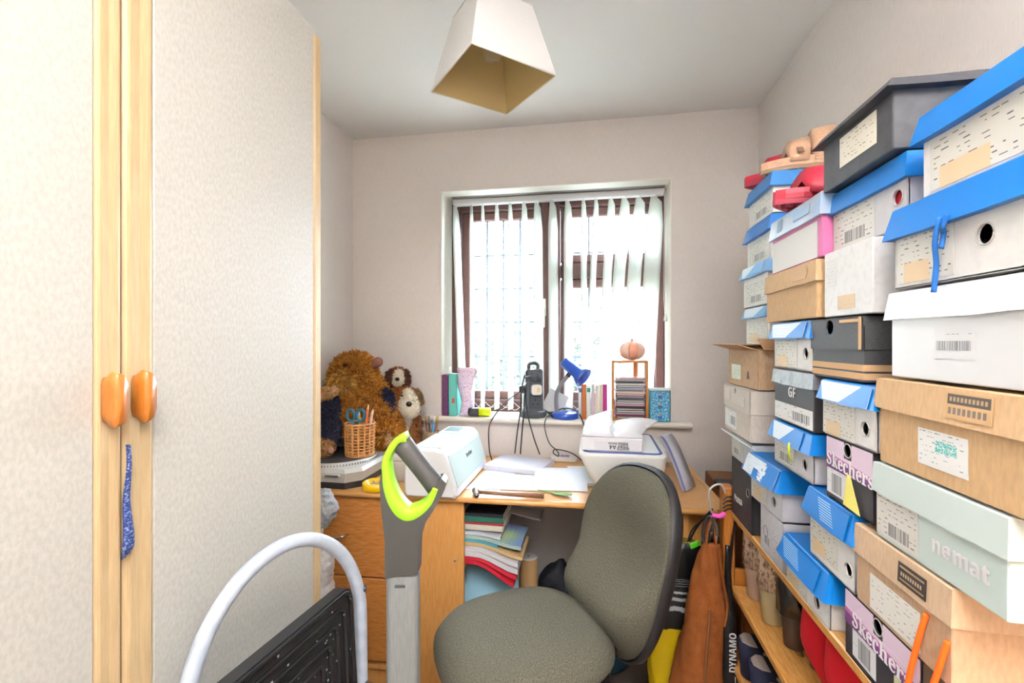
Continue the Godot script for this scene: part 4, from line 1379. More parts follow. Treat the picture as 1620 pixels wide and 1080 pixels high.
func build_chair() -> void:
	var cloth := N(["2c2a23", "4a483c", "5e5b4b", "706d5a", "a19d87"], Vector3.ONE * 3.2, 0.95, 0.14, 3, 81, {"bump": 0.8})
	var plastic := M("2b2a2c", 0.5, {"bump": 0.2, "bumpf": 0.15})
	var c := thing("office_chair", "grey green fabric swivel chair with a curved back in front of the desk", "office chair", V(-0.187, 0, 1.206), 122.7)
	var sy := 0.563
	# seat cushion
	var st := S(false)
	var rim := func(u: float, x: float, y: float) -> float:
		return 0.045 * (1 - pow(u, 7.0)) - 0.03 * pow(maxf(-y / 0.225, 0), 3.0) + 0.006 * cos(x * 9.0)
	var rings := [PackedVector3Array(), PackedVector3Array()]
	var top: Array = pad(0.212, 0.222, 2.9, 12, 40, rim)
	for k in 2:
		for q in top[0]:
			rings[k].append(Vector3(q.x * [0.90, 1.0][k], [-0.045, -0.012][k] - 0.03 * pow(maxf(-q.z / 0.225, 0), 3.0), q.z * [0.90, 1.0][k]))
	rings.append_array(top)
	for i in rings.size():
		for j in rings[i].size():
			rings[i][j] += Vector3(0, sy - 0.045, 0)
	loft(st, rings)
	part(c, "seat", st, cloth)
	st = S()
	var pan: Array = pad(0.205, 0.21, 2.9, 2, 32, func(_u, _x, _y): return 0.0)
	var pr := []
	for k in 2:
		var r := PackedVector3Array()
		for q in pan[0]:
			r.append(q + Vector3(0, sy - 0.115 + k * 0.03, 0))
		pr.append(r)
	loft(st, pr)
	part(c, "seat_pan", st, plastic)
	# backrest: local frame tilted back
	var bx := Transform3D(Basis(Vector3.RIGHT, 0.24), Vector3(0, 0.668, 0.345))
	var lum := func(y: float) -> float:
		return 0.075 * exp(-pow((y + 0.125) / 0.085, 2.0)) - 0.026 * exp(-pow((y - 0.07) / 0.10, 2.0))
	var shape := func(a: float, u: float) -> Vector3:
		var cc := cos(a)
		var ss := sin(a)
		var y := signf(ss) * pow(absf(ss), 2.0 / 2.4) * 0.258 * u
		var x := signf(cc) * pow(absf(cc), 2.0 / 2.4) * 0.19 * u * (1.0 + 0.06 * sin(y * 8.0))
		return Vector3(x, y, 0)
	var front := []
	var shell := []
	for i in 15:
		var u: float = [1.0, 1.0, 0.985, 0.96, 0.92, 0.86, 0.78, 0.68, 0.58, 0.48, 0.38, 0.28, 0.18, 0.09, 0.005][i]
		var r := PackedVector3Array()
		for j in 44:
			var p: Vector3 = shape.call(TAU * j / 44, u)
			# front face looks to -z; edges wrap forward slightly
			var wrap := -0.045 * pow(absf(p.x) / 0.2, 2.0)
			var dz: float = 0.0 if i == 0 else -0.012 - 0.040 * (1 - pow(u, 6.0)) - lum.call(p.y) * (1 - pow(u, 9.0))
			r.append(bx * (p + Vector3(0, 0, dz + wrap)))
		front.append(r)
	st = S(false)
	loft(st, front, false)
	part(c, "backrest", st, cloth)
	for q in [[1.02, -0.004], [1.05, 0.004], [1.045, 0.026], [0.98, 0.040], [0.75, 0.050], [0.4, 0.054], [0.005, 0.055]]:
		var r := PackedVector3Array()
		for j in 44:
			var p: Vector3 = shape.call(TAU * j / 44, q[0])
			r.append(bx * (p + Vector3(0, 0, q[1] - 0.045 * pow(absf(p.x) / 0.2, 2.0))))
		shell.append(r)
	st = S(false)
	loft(st, shell, false)
	part(c, "back_shell", st, plastic)
	st = S()
	cb(st, Vector3(0, 0.43, 0.20), Vector3(0.09, 0.03, 0.26), 0.008)
	cb(st, Vector3(0, 0.50, 0.375), Vector3(0.085, 0.24, 0.028), 0.010, Basis(Vector3.RIGHT, 0.13))
	cb(st, Vector3(0, 0.425, 0.335), Vector3(0.10, 0.06, 0.08), 0.012)
	part(c, "back_bracket", st, plastic)
	st = S(false)
	tube(st, spline([Vector3(-0.07, 0.46, 0.23), Vector3(-0.075, 0.50, 0.255), Vector3(-0.08, 0.545, 0.275)], 4), 0.013, 10)
	part(c, "tilt_knob", st, plastic)
	st = S(false)
	lathe(st, [Vector2(0.045, 0.43), Vector2(0.045, 0.38), Vector2(0.027, 0.375), Vector2(0.027, 0.13), Vector2(0.04, 0.125), Vector2(0.045, 0.08)], 18)
	part(c, "gas_lift", st, plastic)
	for k in 5:
		var a := TAU * k / 5 + 0.04
		st = S(false)
		var dv := Vector3(cos(a), 0, sin(a))
		tube(st, [dv * 0.03 + Vector3(0, 0.11, 0), dv * 0.15 + Vector3(0, 0.095, 0), dv * 0.27 + Vector3(0, 0.07, 0)], [0.026, 0.022, 0.016], 8)
		var leg := part(c, "base_leg", st, plastic)
		st = S(false)
		for s in [-1.0, 1.0]:
			var ax: Vector3 = dv.cross(Vector3.UP) * s
			lathe(st, [Vector2(0.0, 0.0), Vector2(0.026, 0.0), Vector2(0.026, 0.014), Vector2(0.0, 0.016)], 14, Transform3D(Basis(Vector3.UP.cross(ax), ax, dv * 0 + Vector3.UP).orthonormalized(), dv * 0.27 + Vector3(0, 0.027, 0) + ax * 0.006))
		part(leg, "caster", st, plastic)

# ---------------------------------------------------------------- step stool folded against the wardrobe
func build_step_stool() -> void:
	var tubem := N(["a2acba", "acb6c4", "b4becc", "bac4d2"], Vector3.ONE * 3, 0.35, 0.02, 4, 91)
	var rubber := N(["141416", "1b1b1d", "222224"], Vector3.ONE * 12, 0.5, 0.08, 4, 92)
	var Lp := V(-0.575, 0, 0.575)
	var Rp := V(-0.462, 0, 0.880)
	var t := thing("step_stool", "folded step stool with white tube hoop and black ridged treads by the wardrobe", "step stool", (Lp + Rp) / 2)
	var ex := (Rp - Lp) / 2
	var tilt := Vector3(-0.03, 0, 0.0)
	var W := ex.length()
	var e1 := ex.normalized()
	var P := func(u: float, y: float) -> Vector3: return ex * u + Vector3(0, y, 0) + Vector3(-0.012, 0, 0) * y
	var pts := []
	for i in 5:
		pts.append(P.call(-1.0, 0.02 + i * 0.155))
	for i in 19:
		var a := PI - PI * (i + 0.5) / 19.0
		pts.append(P.call(cos(a), 0.735 + sin(a) * 0.21))
	for i in 5:
		pts.append(P.call(1.0, 0.66 - i * 0.16))
	var st := S(false)
	tube(st, spline(pts, 3), 0.0125, 14)
	part(t, "hoop", st, tubem)
	# rear leg frame, folded close behind
	st = S(false)
	tube(st, spline([P.call(-0.86, 0.02) + Vector3(-0.035, 0, 0), P.call(-0.86, 0.5) + Vector3(-0.03, 0, 0), P.call(-0.84, 0.62) + Vector3(-0.022, 0, 0)], 4), 0.011, 10)
	tube(st, spline([P.call(0.86, 0.02) + Vector3(-0.035, 0, 0), P.call(0.86, 0.5) + Vector3(-0.03, 0, 0), P.call(0.84, 0.62) + Vector3(-0.022, 0, 0)], 4), 0.011, 10)
	tube(st, [P.call(-0.86, 0.06) + Vector3(-0.035, 0, 0), P.call(0.86, 0.06) + Vector3(-0.035, 0, 0)], 0.009, 10)
	part(t, "rear_legs", st, tubem)
	for u in [-1.0, 1.0]:
		st = S(false)
		var p0: Vector3 = P.call(u, 0.0)
		lathe(st, [Vector2(0.0165, 0.0), Vector2(0.0165, 0.028), Vector2(0.0135, 0.032)], 14, Transform3D(I3, p0))
		part(t, "rubber_foot", st, rubber)
	# upper tread, folded up so the ridged face looks into the room
	var nrm := Vector3(-e1.z, 0, e1.x)
	if nrm.x < 0:
		nrm = -nrm
	var A := V(-0.470, 0, 0.842) - t.position
	var B := V(-0.500, 0, 0.540) - t.position
	for k in 2:
		var ytop := 0.822 if k == 0 else 0.46
		var hgt := 0.30
		var dirx := (A - B).normalized()
		var wid := (A - B).length()
		var out := Vector3(-dirx.z, 0, dirx.x)
		if out.x < 0:
			out = -out
		out = (out + Vector3(0, 0.06, 0)).normalized()
		var up := out.cross(dirx).normalized()
		if up.y < 0:
			up = -up
		var ctr := (A + B) / 2 + Vector3(0, ytop, 0) - up * hgt / 2
		var bb := Basis(dirx, up, out)
		if bb.determinant() < 0:
			bb = Basis(-dirx, up, out)
		var xf := Transform3D(bb, ctr)
		var tr := Node3D.new()
		tr.name = "tread"
		t.add_child(tr, true)
		st = S()
		prism(st, rrect(wid, hgt, 0.022), -0.024, 0.0, xf)
		part(tr, "tread_plate", st, rubber)
		# raised rim and nested ridges
		for q in 6:
			var ww := wid - 0.014 - q * 0.044
			var hh := hgt - 0.014 - q * 0.044
			if hh < 0.02 or ww < 0.02:
				continue
			var loop := []
			for v in rrect(ww, hh, maxf(0.004, 0.02 - q * 0.003), 4):
				loop.append(xf * Vector3(v.x, v.y, 0.0))
			loop.append(loop[0])
			loop.append(loop[1])
			st = S(false)
			tube(st, loop, 0.0055 if q == 0 else 0.0045, 6)
			part(tr, "ridge", st, M("1d1d1f", 0.25))
		# paint specks on the tread
		st = S()
		for q in 70:
			var p := Vector3((rng.randf() - 0.5) * wid * 0.9, (rng.randf() - 0.5) * hgt * 0.9, 0.001)
			var rr := rng.randf_range(0.0006, 0.0018)
			cb(st, xf * p, Vector3(rr * 2, rr * 2, 0.0008), 0.0, bb)
		var sp := part(tr, "paint_specks", st, M("b9bcc0", 0.6))
		sp.set_meta("kind", "stuff")
	for q in [[0.98, 0.795], [0.985, 0.60]]:
		st = S(false)
		lathe(st, [Vector2(0.006, 0.0), Vector2(0.006, 0.003), Vector2(0.0, 0.005)], 10, Transform3D(Basis(Vector3.BACK, -PI / 2), P.call(q[0], q[1]) + Vector3(0.012, 0, 0)))
		part(t, "rivet", st, M("5a5a5e", 0.4, {"metal": 0.8}))

# ---------------------------------------------------------------- upright vacuum cleaner
func build_vacuum() -> void:
	var grey := M("4a4946", 0.38)
	var green := M("9fe02a", 0.35)
	var alu := N(["8c8e8c", "949694", "9b9d9b"], Vector3(10, 1, 10), 0.4, 0.04, 3, 95, {"metal": 0.25})
	var v := thing("vacuum_cleaner", "upright vacuum cleaner with lime green and grey loop handle and silver pole", "vacuum cleaner", V(-0.410, 0, 0.955), 10.0)
	var st := S()
	# head on the floor
	prism(st, rrect(0.26, 0.15, 0.03), 0.012, 0.075, Transform3D(Basis(Vector3(1, 0, 0), Vector3(0, 0, -1), Vector3(0, 1, 0)), Vector3(0, 0, -0.03)))
	part(v, "floor_head", st, M("6b6b68", 0.4))
	st = S(false)
	for s in [-1.0, 1.0]:
		lathe(st, [Vector2(0.0, 0.0), Vector2(0.024, 0.001), Vector2(0.024, 0.018), Vector2(0.0, 0.02)], 16, Transform3D(Basis(Vector3.BACK, PI / 2), Vector3(0.10 * s, 0.024, -0.05)))
	part(v, "wheel", st, M("2a2a2a", 0.6))
	st = S(false)
	loft(st, [ring_rr(0.16, 0.11, 0.03, 0.07), ring_rr(0.17, 0.12, 0.035, 0.2), ring_rr(0.14, 0.10, 0.03, 0.34), ring_rr(0.085, 0.055, 0.018, 0.40)])
	part(v, "bin", st, grey)
	st = S()
	loft(st, [ring_rr(0.070, 0.040, 0.012, 0.39), ring_rr(0.070, 0.040, 0.012, 0.794)])
	part(v, "pole", st, alu)
	st = S()
	cb(st, Vector3(-0.003, 0.774, 0.0203), Vector3(0.022, 0.007, 0.002), 0.0008)
	part(v, "slot", st, M("4a4d4c", 0.5))
	# handle neck: grey shell widening to the right, drawn as an outline with depth
	var O := Vector2(0, 0)
	var neck := [Vector2(-0.0355, 0.790), Vector2(0.0355, 0.802), Vector2(0.0375, 0.87), Vector2(0.048, 0.905), Vector2(0.070, 0.938), Vector2(0.088, 0.970), Vector2(0.096, 0.996), Vector2(0.086, 1.006), Vector2(0.078, 1.003), Vector2(0.072, 0.985),
		Vector2(0.055, 0.955), Vector2(0.035, 0.935), Vector2(0.012, 0.925), Vector2(-0.010, 0.94), Vector2(-0.026, 0.97), Vector2(-0.035, 1.02), Vector2(-0.041, 1.03), Vector2(-0.047, 0.995), Vector2(-0.044, 0.95), Vector2(-0.0355, 0.87)]
	st = S()
	prism(st, neck, -0.021, 0.021)
	part(v, "handle_neck", st, grey)
	# lime loop: thick curved band
	var pts := [Vector3(0.074, 0.985, 0), Vector3(0.060, 0.955, 0), Vector3(0.040, 0.936, 0), Vector3(0.013, 0.926, 0), Vector3(-0.009, 0.942, 0), Vector3(-0.026, 0.975, 0), Vector3(-0.034, 1.015, 0), Vector3(-0.032, 1.050, 0), Vector3(-0.012, 1.083, 0), Vector3(0.008, 1.092, 0)]
	var sp := spline(pts, 5)
	var rad := []
	for i in sp.size():
		var tt := float(i) / (sp.size() - 1)
		rad.append(lerpf(0.009, 0.0195, exp(-pow((tt - 0.40) / 0.22, 2.0))) if tt < 0.95 else 0.011)
	st = S(false)
	var rings := []
	for i in sp.size():
		var tg: Vector3 = (sp[mini(i + 1, sp.size() - 1)] - sp[maxi(i - 1, 0)]).normalized()
		var sd := Vector3(-tg.y, tg.x, 0)
		var r := PackedVector3Array()
		for j in 16:
			var a := TAU * j / 16
			var cs := cos(a)
			var sn := sin(a)
			r.append(sp[i] + sd * signf(cs) * pow(absf(cs), 0.6) * rad[i] * 0.95 + Vector3(0, 0, signf(sn) * pow(absf(sn), 0.6) * 0.0235))
		rings.append(r)
	loft(st, rings)
	part(v, "green_loop", st, green)
	# grip bar across the top, upper left to lower right
	st = S(false)
	var g0 := Vector3(-0.004, 1.078, 0)
	var g1 := Vector3(0.074, 0.980, 0)
	var gr := []
	for i in 9:
		var u := i / 8.0
		var c := g0.lerp(g1, u)
		var tg := (g1 - g0).normalized()
		var sd := Vector3(-tg.y, tg.x, 0)
		var k := 0.023 - 0.002 * sin(u * PI)
		var r := PackedVector3Array()
		for j in 16:
			var a := TAU * j / 16
			r.append(c + sd * cos(a) * k + Vector3(0, 0, sin(a) * 0.021))
		gr.append(r)
	loft(st, gr)
	part(v, "grip", st, M("4b4a48", 0.5))

func ring_rr(w: float, d: float, r: float, y: float) -> PackedVector3Array:
	var out := PackedVector3Array()
	for q in rrect(w, d, r, 4):
		out.append(Vector3(q.x, y, q.y))
	return out

# ---------------------------------------------------------------- pendant lamp
func build_pendant() -> void:
	var p := thing("pendant_lamp", "unlit pendant lamp with white square tapered fabric shade", "pendant lamp", V(-0.272, YC, 1.225), 42.0)
	var y0 := 2.0 - YC
	var y1 := 2.195 - YC
	var a := 0.1245
	var b := 0.079
	for lay in 2:
		var o := 0.0 if lay == 0 else 0.0018
		for s in 4:
			var st := S()
			var bs := Basis(Vector3.UP, PI / 2 * s)
			var q := [Vector3(-a + o, y0, a - o), Vector3(a - o, y0, a - o), Vector3(b - o, y1, b - o), Vector3(-b + o, y1, b - o)]
			var n: Vector3 = (q[1] - q[0]).cross(q[3] - q[0]).normalized() * 0.0016
			var r0 := PackedVector3Array()
			var r1 := PackedVector3Array()
			for v in q:
				r0.append(bs * v)
				r1.append(bs * (v - n))
			loft(st, [r0, r1])
			part(p, "shade_panel" if lay == 0 else "lining_panel", st, M("dededc", 0.8, {"back": "55544e"}) if lay == 0 else M("cdb57e", 0.7))
	var st := S(false)
	for s in 4:
		var bs := Basis(Vector3.UP, PI / 2 * s)
		tube(st, [bs * Vector3(-a, y0, a), bs * Vector3(a, y0, a)], 0.0022, 6)
		tube(st, [bs * Vector3(-b, y1, b), bs * Vector3(b, y1, b)], 0.0022, 6)
	tube(st, [Vector3(-b, y1 - 0.004, 0), Vector3(b, y1 - 0.004, 0)], 0.0015, 6)
	tube(st, [Vector3(0, y1 - 0.004, -b), Vector3(0, y1 - 0.004, b)], 0.0015, 6)
	part(p, "wire_frame", st, M("e6e4dc", 0.5))
	st = S(false)
	tube(st, [Vector3(0, -0.01, 0), Vector3(0, y1 + 0.02, 0)], 0.003, 8)
	part(p, "cord", st, M("eceae4", 0.5))
	st = S(false)
	lathe(st, [Vector2(0.045, 0.0), Vector2(0.045, -0.008), Vector2(0.02, -0.028), Vector2(0.0, -0.03)], 24)
	part(p, "ceiling_rose", st, M("eceae4", 0.5))
	st = S(false)
	lathe(st, [Vector2(0.008, y1 + 0.03), Vector2(0.018, y1 + 0.015), Vector2(0.020, y1 - 0.015), Vector2(0.016, y1 - 0.035), Vector2(0.0, y1 - 0.036)], 18)
	part(p, "lamp_holder", st, M("eeeae2", 0.4))
	st = S(false)
	var yb := y1 - 0.034
	lathe(st, [Vector2(0.012, yb), Vector2(0.013, yb - 0.02), Vector2(0.022, yb - 0.045), Vector2(0.0275, yb - 0.07), Vector2(0.022, yb - 0.092), Vector2(0.0, yb - 0.100)], 20)
	var bulb := part(p, "bulb", st, M("f6f3ea", 0.03, {"alpha": 0.12}))
	st = S(false)
	tube(st, [Vector3(-0.006, yb, 0), Vector3(-0.010, yb - 0.05, 0), Vector3(0, yb - 0.06, 0.004), Vector3(0.010, yb - 0.05, 0), Vector3(0.006, yb, 0)], 0.0009, 5)
	part(bulb, "filament", st, M("3a3733", 0.4))

# ---------------------------------------------------------------- things on the sill
func book(n: String, label: String, at: Vector3, t: float, h: float, dep: float, cover: Material, grp: String, band := "") -> Node3D:
	# stands with its spine to the room: x thickness, y height, z depth (spine at +z)
	var b := thing(n, label, "book", at, 0.0, grp)
	var st := S()
	cb(st, Vector3(0, h / 2, dep / 2 - 0.0015), Vector3(t, h, 0.003), 0.001)
	cb(st, Vector3(-t / 2 + 0.001, h / 2, 0), Vector3(0.002, h, dep), 0.0008)
	cb(st, Vector3(t / 2 - 0.001, h / 2, 0), Vector3(0.002, h, dep), 0.0008)
	part(b, "cover", st, cover)
	st = S()
	cb(st, Vector3(0, h / 2, -0.002), Vector3(t - 0.004, h - 0.006, dep - 0.006), 0.0)
	part(b, "pages", st, M("e9e4d8", 0.8))
	if band:
		st = S()
		cb(st, Vector3(0, h * 0.86, dep / 2 + 0.0002), Vector3(t * 0.98, h * 0.12, 0.0012), 0.0)
		part(b, "spine_band", st, M(band, 0.5))
	return b

func build_sill_things() -> void:
	var floral := N(["1f2340", "262a4a", "2c3358", "7c3f6e", "c2467c", "4d6fa0"], Vector3.ONE * 9, 0.5, 0.04, 2, 101)
	book("notebook", "dark floral patterned notebook standing at the sill's end", V(-0.7205, SILL, 2.225), 0.032, 0.20, 0.085, floral, "")
	var tb := book("notebook", "turquoise notebook standing beside the dark floral one", V(-0.681, SILL, 2.222), 0.040, 0.207, 0.085, M("5fb7ac", 0.5), "")
	var st := S()
	cb(st, Vector3(0.004, 0.075, 0.0428), Vector3(0.014, 0.024, 0.001), 0.0)
	part(tb, "printed_flower", st, M("c9584e", 0.6))
	# gift bag of thin plastic, pink over blue
	var film := N(["3a55b8", "7f9be0", "e7b9d6", "f2f0f4", "f0c3da", "9fb4ea", "5c4fb0"], Vector3(7, 4, 7), 0.2, 0.03, 3, 103)
	st = S(false)
	var rings := []
	for i in 15:
		var t := i / 14.0
		var hw := 0.036 - 0.006 * sin(t * 5.0) + (0.004 if t > 0.8 else 0.0)
		var dp := lerpf(0.022, 0.004, t)
		var r := PackedVector3Array()
		for j in 20:
			var a := TAU * j / 20
			var k := 1.0 + 0.12 * sin(a * 5 + t * 9.0) * (0.4 + t)
			r.append(Vector3(cos(a) * hw * k + 0.004 * sin(t * 7), 0.236 * t, sin(a) * dp * k + 0.003 * sin(t * 14)))
		rings.append(r)
	loft(st, rings)
	solo("plastic_gift_bag", "crumpled pink and blue plastic bag standing beside the turquoise notebook", "bag", st, film, V(-0.618, SILL, 2.205))
	# fat highlighter lying on its side
	var hl := thing("highlighter", "fat yellow highlighter with black cap lying on the sill", "highlighter", V(-0.545, SILL + 0.0215, 2.19), 4.0)
	st = S(false)
	var along := Transform3D(Basis(Vector3.BACK, PI / 2), Vector3.ZERO)
	lathe(st, [Vector2(0.0, -0.052), Vector2(0.019, -0.052), Vector2(0.0212, -0.048), Vector2(0.0212, 0.004), Vector2(0.0, 0.004)], 24, along)
	part(hl, "barrel", st, M("d6e81c", 0.35))
	st = S(false)
	lathe(st, [Vector2(0.0, 0.004), Vector2(0.0215, 0.004), Vector2(0.0215, 0.046), Vector2(0.018, 0.056), Vector2(0.0, 0.057)], 24, along)
	part(hl, "cap", st, M("333439", 0.4))
	# socket tower
	var dk := M("4b4e53", 0.45)
	var dk2 := M("54585e", 0.4)
	var tw := thing("socket_tower", "dark grey tower of plug sockets with carrying handle", "power strip", V(-0.287, SILL, 2.222), 20.0)
	st = S(false)
	lathe(st, [Vector2(0.062, 0.0), Vector2(0.066, 0.004), Vector2(0.066, 0.026), Vector2(0.060, 0.034), Vector2(0.0, 0.036)], 8)
	part(tw, "base", st, dk)
	st = S()
	loft(st, [ring_rr(0.084, 0.084, 0.012, 0.034), ring_rr(0.084, 0.084, 0.012, 0.224), ring_rr(0.074, 0.074, 0.010, 0.232)])
	part(tw, "column", st, dk2)
	st = S(false)
	tube(st, spline([Vector3(-0.022, 0.228, 0), Vector3(-0.022, 0.252, 0), Vector3(0, 0.262, 0), Vector3(0.022, 0.252, 0), Vector3(0.022, 0.228, 0)], 5), 0.0085, 10)
	part(tw, "handle", st, dk)
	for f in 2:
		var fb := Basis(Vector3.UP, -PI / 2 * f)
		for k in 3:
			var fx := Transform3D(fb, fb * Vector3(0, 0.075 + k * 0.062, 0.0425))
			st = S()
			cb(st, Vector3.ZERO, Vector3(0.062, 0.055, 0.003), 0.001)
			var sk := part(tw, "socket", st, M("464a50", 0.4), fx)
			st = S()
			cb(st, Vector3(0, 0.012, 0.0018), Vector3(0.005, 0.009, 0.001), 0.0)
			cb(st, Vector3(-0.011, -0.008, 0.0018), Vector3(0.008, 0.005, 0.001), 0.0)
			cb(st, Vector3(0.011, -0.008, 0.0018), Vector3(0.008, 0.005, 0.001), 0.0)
			part(sk, "painted_pin_shade", st, M("0f0f10", 0.8))  # raised black pads, their colour stands in for the shade inside pin holes
	var fw := Basis(Vector3.UP, deg_to_rad(20.0))
	var pl := thing("plug", "round dark plug in the tower's top socket", "plug", tw.position + fw * Vector3(0, 0.199, 0.044), 20.0, "")
	st = S(false)
	lathe(st, [Vector2(0.0, 0.016), Vector2(0.021, 0.015), Vector2(0.024, 0.010), Vector2(0.024, 0.0)], 22, Transform3D(Basis(Vector3.RIGHT, PI / 2), Vector3.ZERO))
	tube(st, spline([Vector3(-0.015, 0, 0.009), Vector3(-0.034, -0.001, 0.010), Vector3(-0.05, -0.008, 0.006)], 4), 0.007, 8)
	part(pl, "plug_body", st, M("43474d", 0.4))
	pl = thing("plug", "square white plug adapter in the tower's middle socket", "plug", tw.position + fw * Vector3(0.002, 0.137, 0.044), 20.0, "")
	st = S()
	prism(st, rrect(0.05, 0.048, 0.012), 0.0, 0.024)
	part(pl, "plug_body", st, M("ece7de", 0.35))
	st = S()
	cb(st, Vector3(0.008, 0.0, 0.0243), Vector3(0.012, 0.02, 0.0008), 0.0)
	part(pl, "rating_print", st, M("d8b98a", 0.6))
	pl = thing("plug", "small grey plug on the tower's dim side", "plug", tw.position + fw * Vector3(-0.044, 0.135, 0.0), 20.0, "")
	st = S()
	cb(st, Vector3(-0.014, 0, 0), Vector3(0.028, 0.036, 0.040), 0.006)
	part(pl, "plug_body", st, M("5a5e63", 0.4))
	# leaflet and black hand mirror behind the lamp
	st = S()
	cb(st, Vector3(0, 0.055, 0), Vector3(0.10, 0.11, 0.002), 0.0005, Basis.from_euler(Vector3(-0.35, 0.1, -0.45)))
	solo("leaflet", "grey printed leaflet leaning behind the blue lamp", "leaflet", st, label_plain("bdbdbb"), V(-0.185, SILL + 0.012, 2.262))
	st = S(false)
	lathe(st, [Vector2(0.0, 0.0), Vector2(0.052, 0.0), Vector2(0.056, 0.004), Vector2(0.05, 0.010), Vector2(0.0, 0.012)], 26, Transform3D(Basis(Vector3.RIGHT, 0.42), Vector3.ZERO), 1.0, 0.6)
	solo("hand_mirror", "black oval hand mirror lying behind the blue lamp", "mirror", st, M("2c2d30", 0.35), V(-0.165, SILL + 0.016, 2.25))
	# blue desk lamp
	var bl := M("1f4fb4", 0.28, {"coat": 0.5})
	var lp := thing("desk_lamp", "blue gooseneck desk lamp with round base, switched off", "lamp", V(-0.132, SILL, 2.218))
	st = S(false)
	lathe(st, [Vector2(0.062, 0.0), Vector2(0.064, 0.004), Vector2(0.064, 0.022), Vector2(0.058, 0.028), Vector2(0.0, 0.031)], 36)
	part(lp, "base", st, bl)
	st = S(false)
	tube(st, spline([Vector3(-0.040, 0.026, 0.0), Vector3(-0.043, 0.075, 0.0), Vector3(-0.038, 0.125, 0.004), Vector3(-0.014, 0.170, 0.008), Vector3(0.014, 0.202, 0.012)], 7), 0.0095, 12)
	part(lp, "gooseneck", st, M("77777a", 0.5))
	var ax := Vector3(0.74, -0.56, 0.37).normalized()
	var sx := ax.cross(Vector3.UP).normalized()
	var hx := Transform3D(Basis(sx, -ax, sx.cross(-ax)).orthonormalized(), Vector3(0.045, 0.228, 0.012))
	st = S(false)
	lathe(st, [Vector2(0.0, 0.072), Vector2(0.024, 0.070), Vector2(0.0275, 0.064), Vector2(0.0285, 0.0), Vector2(0.032, -0.018), Vector2(0.043, -0.040), Vector2(0.050, -0.060), Vector2(0.0485, -0.060), Vector2(0.041, -0.040), Vector2(0.030, -0.018), Vector2(0.026, 0.0)], 32, hx)
	part(lp, "lamp_head", st, bl)
	st = S(false)
	tube(st, [Vector3(0.012, 0.198, 0.012), Vector3(0.022, 0.214, 0.012)], 0.012, 10)
	part(lp, "head_joint", st, M("2a2c33", 0.5))
	st = S()
	cb(st, Vector3(0.006, 0.031, 0.012), Vector3(0.016, 0.006, 0.010), 0.002)
	part(lp, "switch", st, M("1a2f66", 0.4))
	# row of thin books
	var bks := [[0.018, 0.158, "cfd2da", "pale grey", "4a5aa0"], [0.026, 0.164, "b9672a", "rust orange", ""], [0.022, 0.160, "dfe6e2", "white", "1f8f78"], [0.022, 0.166, "cfb9c4", "pale mauve", "a9c8c0"], [0.022, 0.160, "e2d6c8", "cream", ""], [0.020, 0.164, "d8cdbb", "beige", ""], [0.022, 0.165, "b6207f", "bright magenta", ""]]
	var x := -0.070
	for q in bks:
		var k: float = 0.88
		book("book", "thin %s spined book in the row between blue lamp and disc rack" % q[3], V(x + q[0] * k / 2, SILL, 2.225), q[0] * k - 0.0015, q[1], 0.07, M(q[2], 0.5), "thin books on the sill", q[4])
		x += q[0] * k
	# disc rack
	var pine := N(["b5702c", "c58139", "cf9049"], Vector3(9, 1, 9), 0.4, 0.03, 4, 111)
	var rk := thing("disc_rack", "small wooden rack holding a pile of disc cases", "rack", V(0.166, SILL, 2.215))
	st = S()
	for s in [-1.0, 1.0]:
		for z in [-1.0, -0.33, 0.33, 1.0]:
			cb(st, Vector3(0.0755 * s, 0.138, z * 0.036), Vector3(0.010, 0.276, 0.010), 0.002)
	part(rk, "side_bars", st, pine)
	st = S()
	cb(st, Vector3(0, 0.272, 0), Vector3(0.161, 0.010, 0.084), 0.002)
	part(rk, "top_board", st, pine)
	st = S()
	cb(st, Vector3(0, 0.006, 0), Vector3(0.141, 0.010, 0.080), 0.002)
	part(rk, "bottom_board", st, pine)
	st = S()
	cb(st, Vector3(0.03, 0.14, -0.034), Vector3(0.02, 0.25, 0.008), 0.002)
	part(rk, "back_bar", st, pine)
	var cds := [["4a3f46", "dark plum"], ["b3506e", "rose"], ["8b7f86", "mauve grey"], ["6e6668", "brown grey"], ["3d3a3e", "near black"], ["4b4a4c", "charcoal"], ["c65a8e", "bright pink"], ["8c9196", "steel grey"], ["3a3f46", "ink"], ["6c7074", "mid grey"], ["2f3a42", "dark slate"], ["b52a56", "crimson"], ["d8cfc0", "cream"], ["c9c4b6", "bone"], ["8f8fc6", "lavender"], ["5f6670", "slate"], ["d6d9d4", "pale green grey"], ["54585e", "graphite"], ["a8a9ac", "silver"], ["cf8fa0", "dusty pink"]]
	var y := SILL + 0.0116
	for k in cds.size():
		var t := 0.0095
		var c := thing("disc_case", "%s disc case, number %s up the pile in the wooden rack" % [cds[k][1], ["one", "two", "three", "four", "five", "six", "seven", "eight", "nine", "ten", "eleven", "twelve", "thirteen", "fourteen", "fifteen", "sixteen", "seventeen", "eighteen", "nineteen", "twenty"][k]], "disc case", Vector3(0.166 + rng.randf_range(-0.003, 0.003), y, -2.213 + rng.randf_range(-0.002, 0.002)), rng.randf_range(-1.2, 1.2), "disc cases piled in the rack")
		st = S()
		cb(st, Vector3(0, t / 2 - 0.0004, 0), Vector3(0.132, t - 0.0012, 0.072), 0.0012)
		part(c, "case", st, M(cds[k][0], 0.3))
		st = S()
		cb(st, Vector3(0, t / 2 - 0.0002, 0.0362), Vector3(0.12, t * 0.4, 0.0006), 0.0)
		part(c, "spine_print", st, M(["d9d9d6", "1f1f22", "b9b4c4", "e6dccf"][k % 4], 0.5))
		y += t
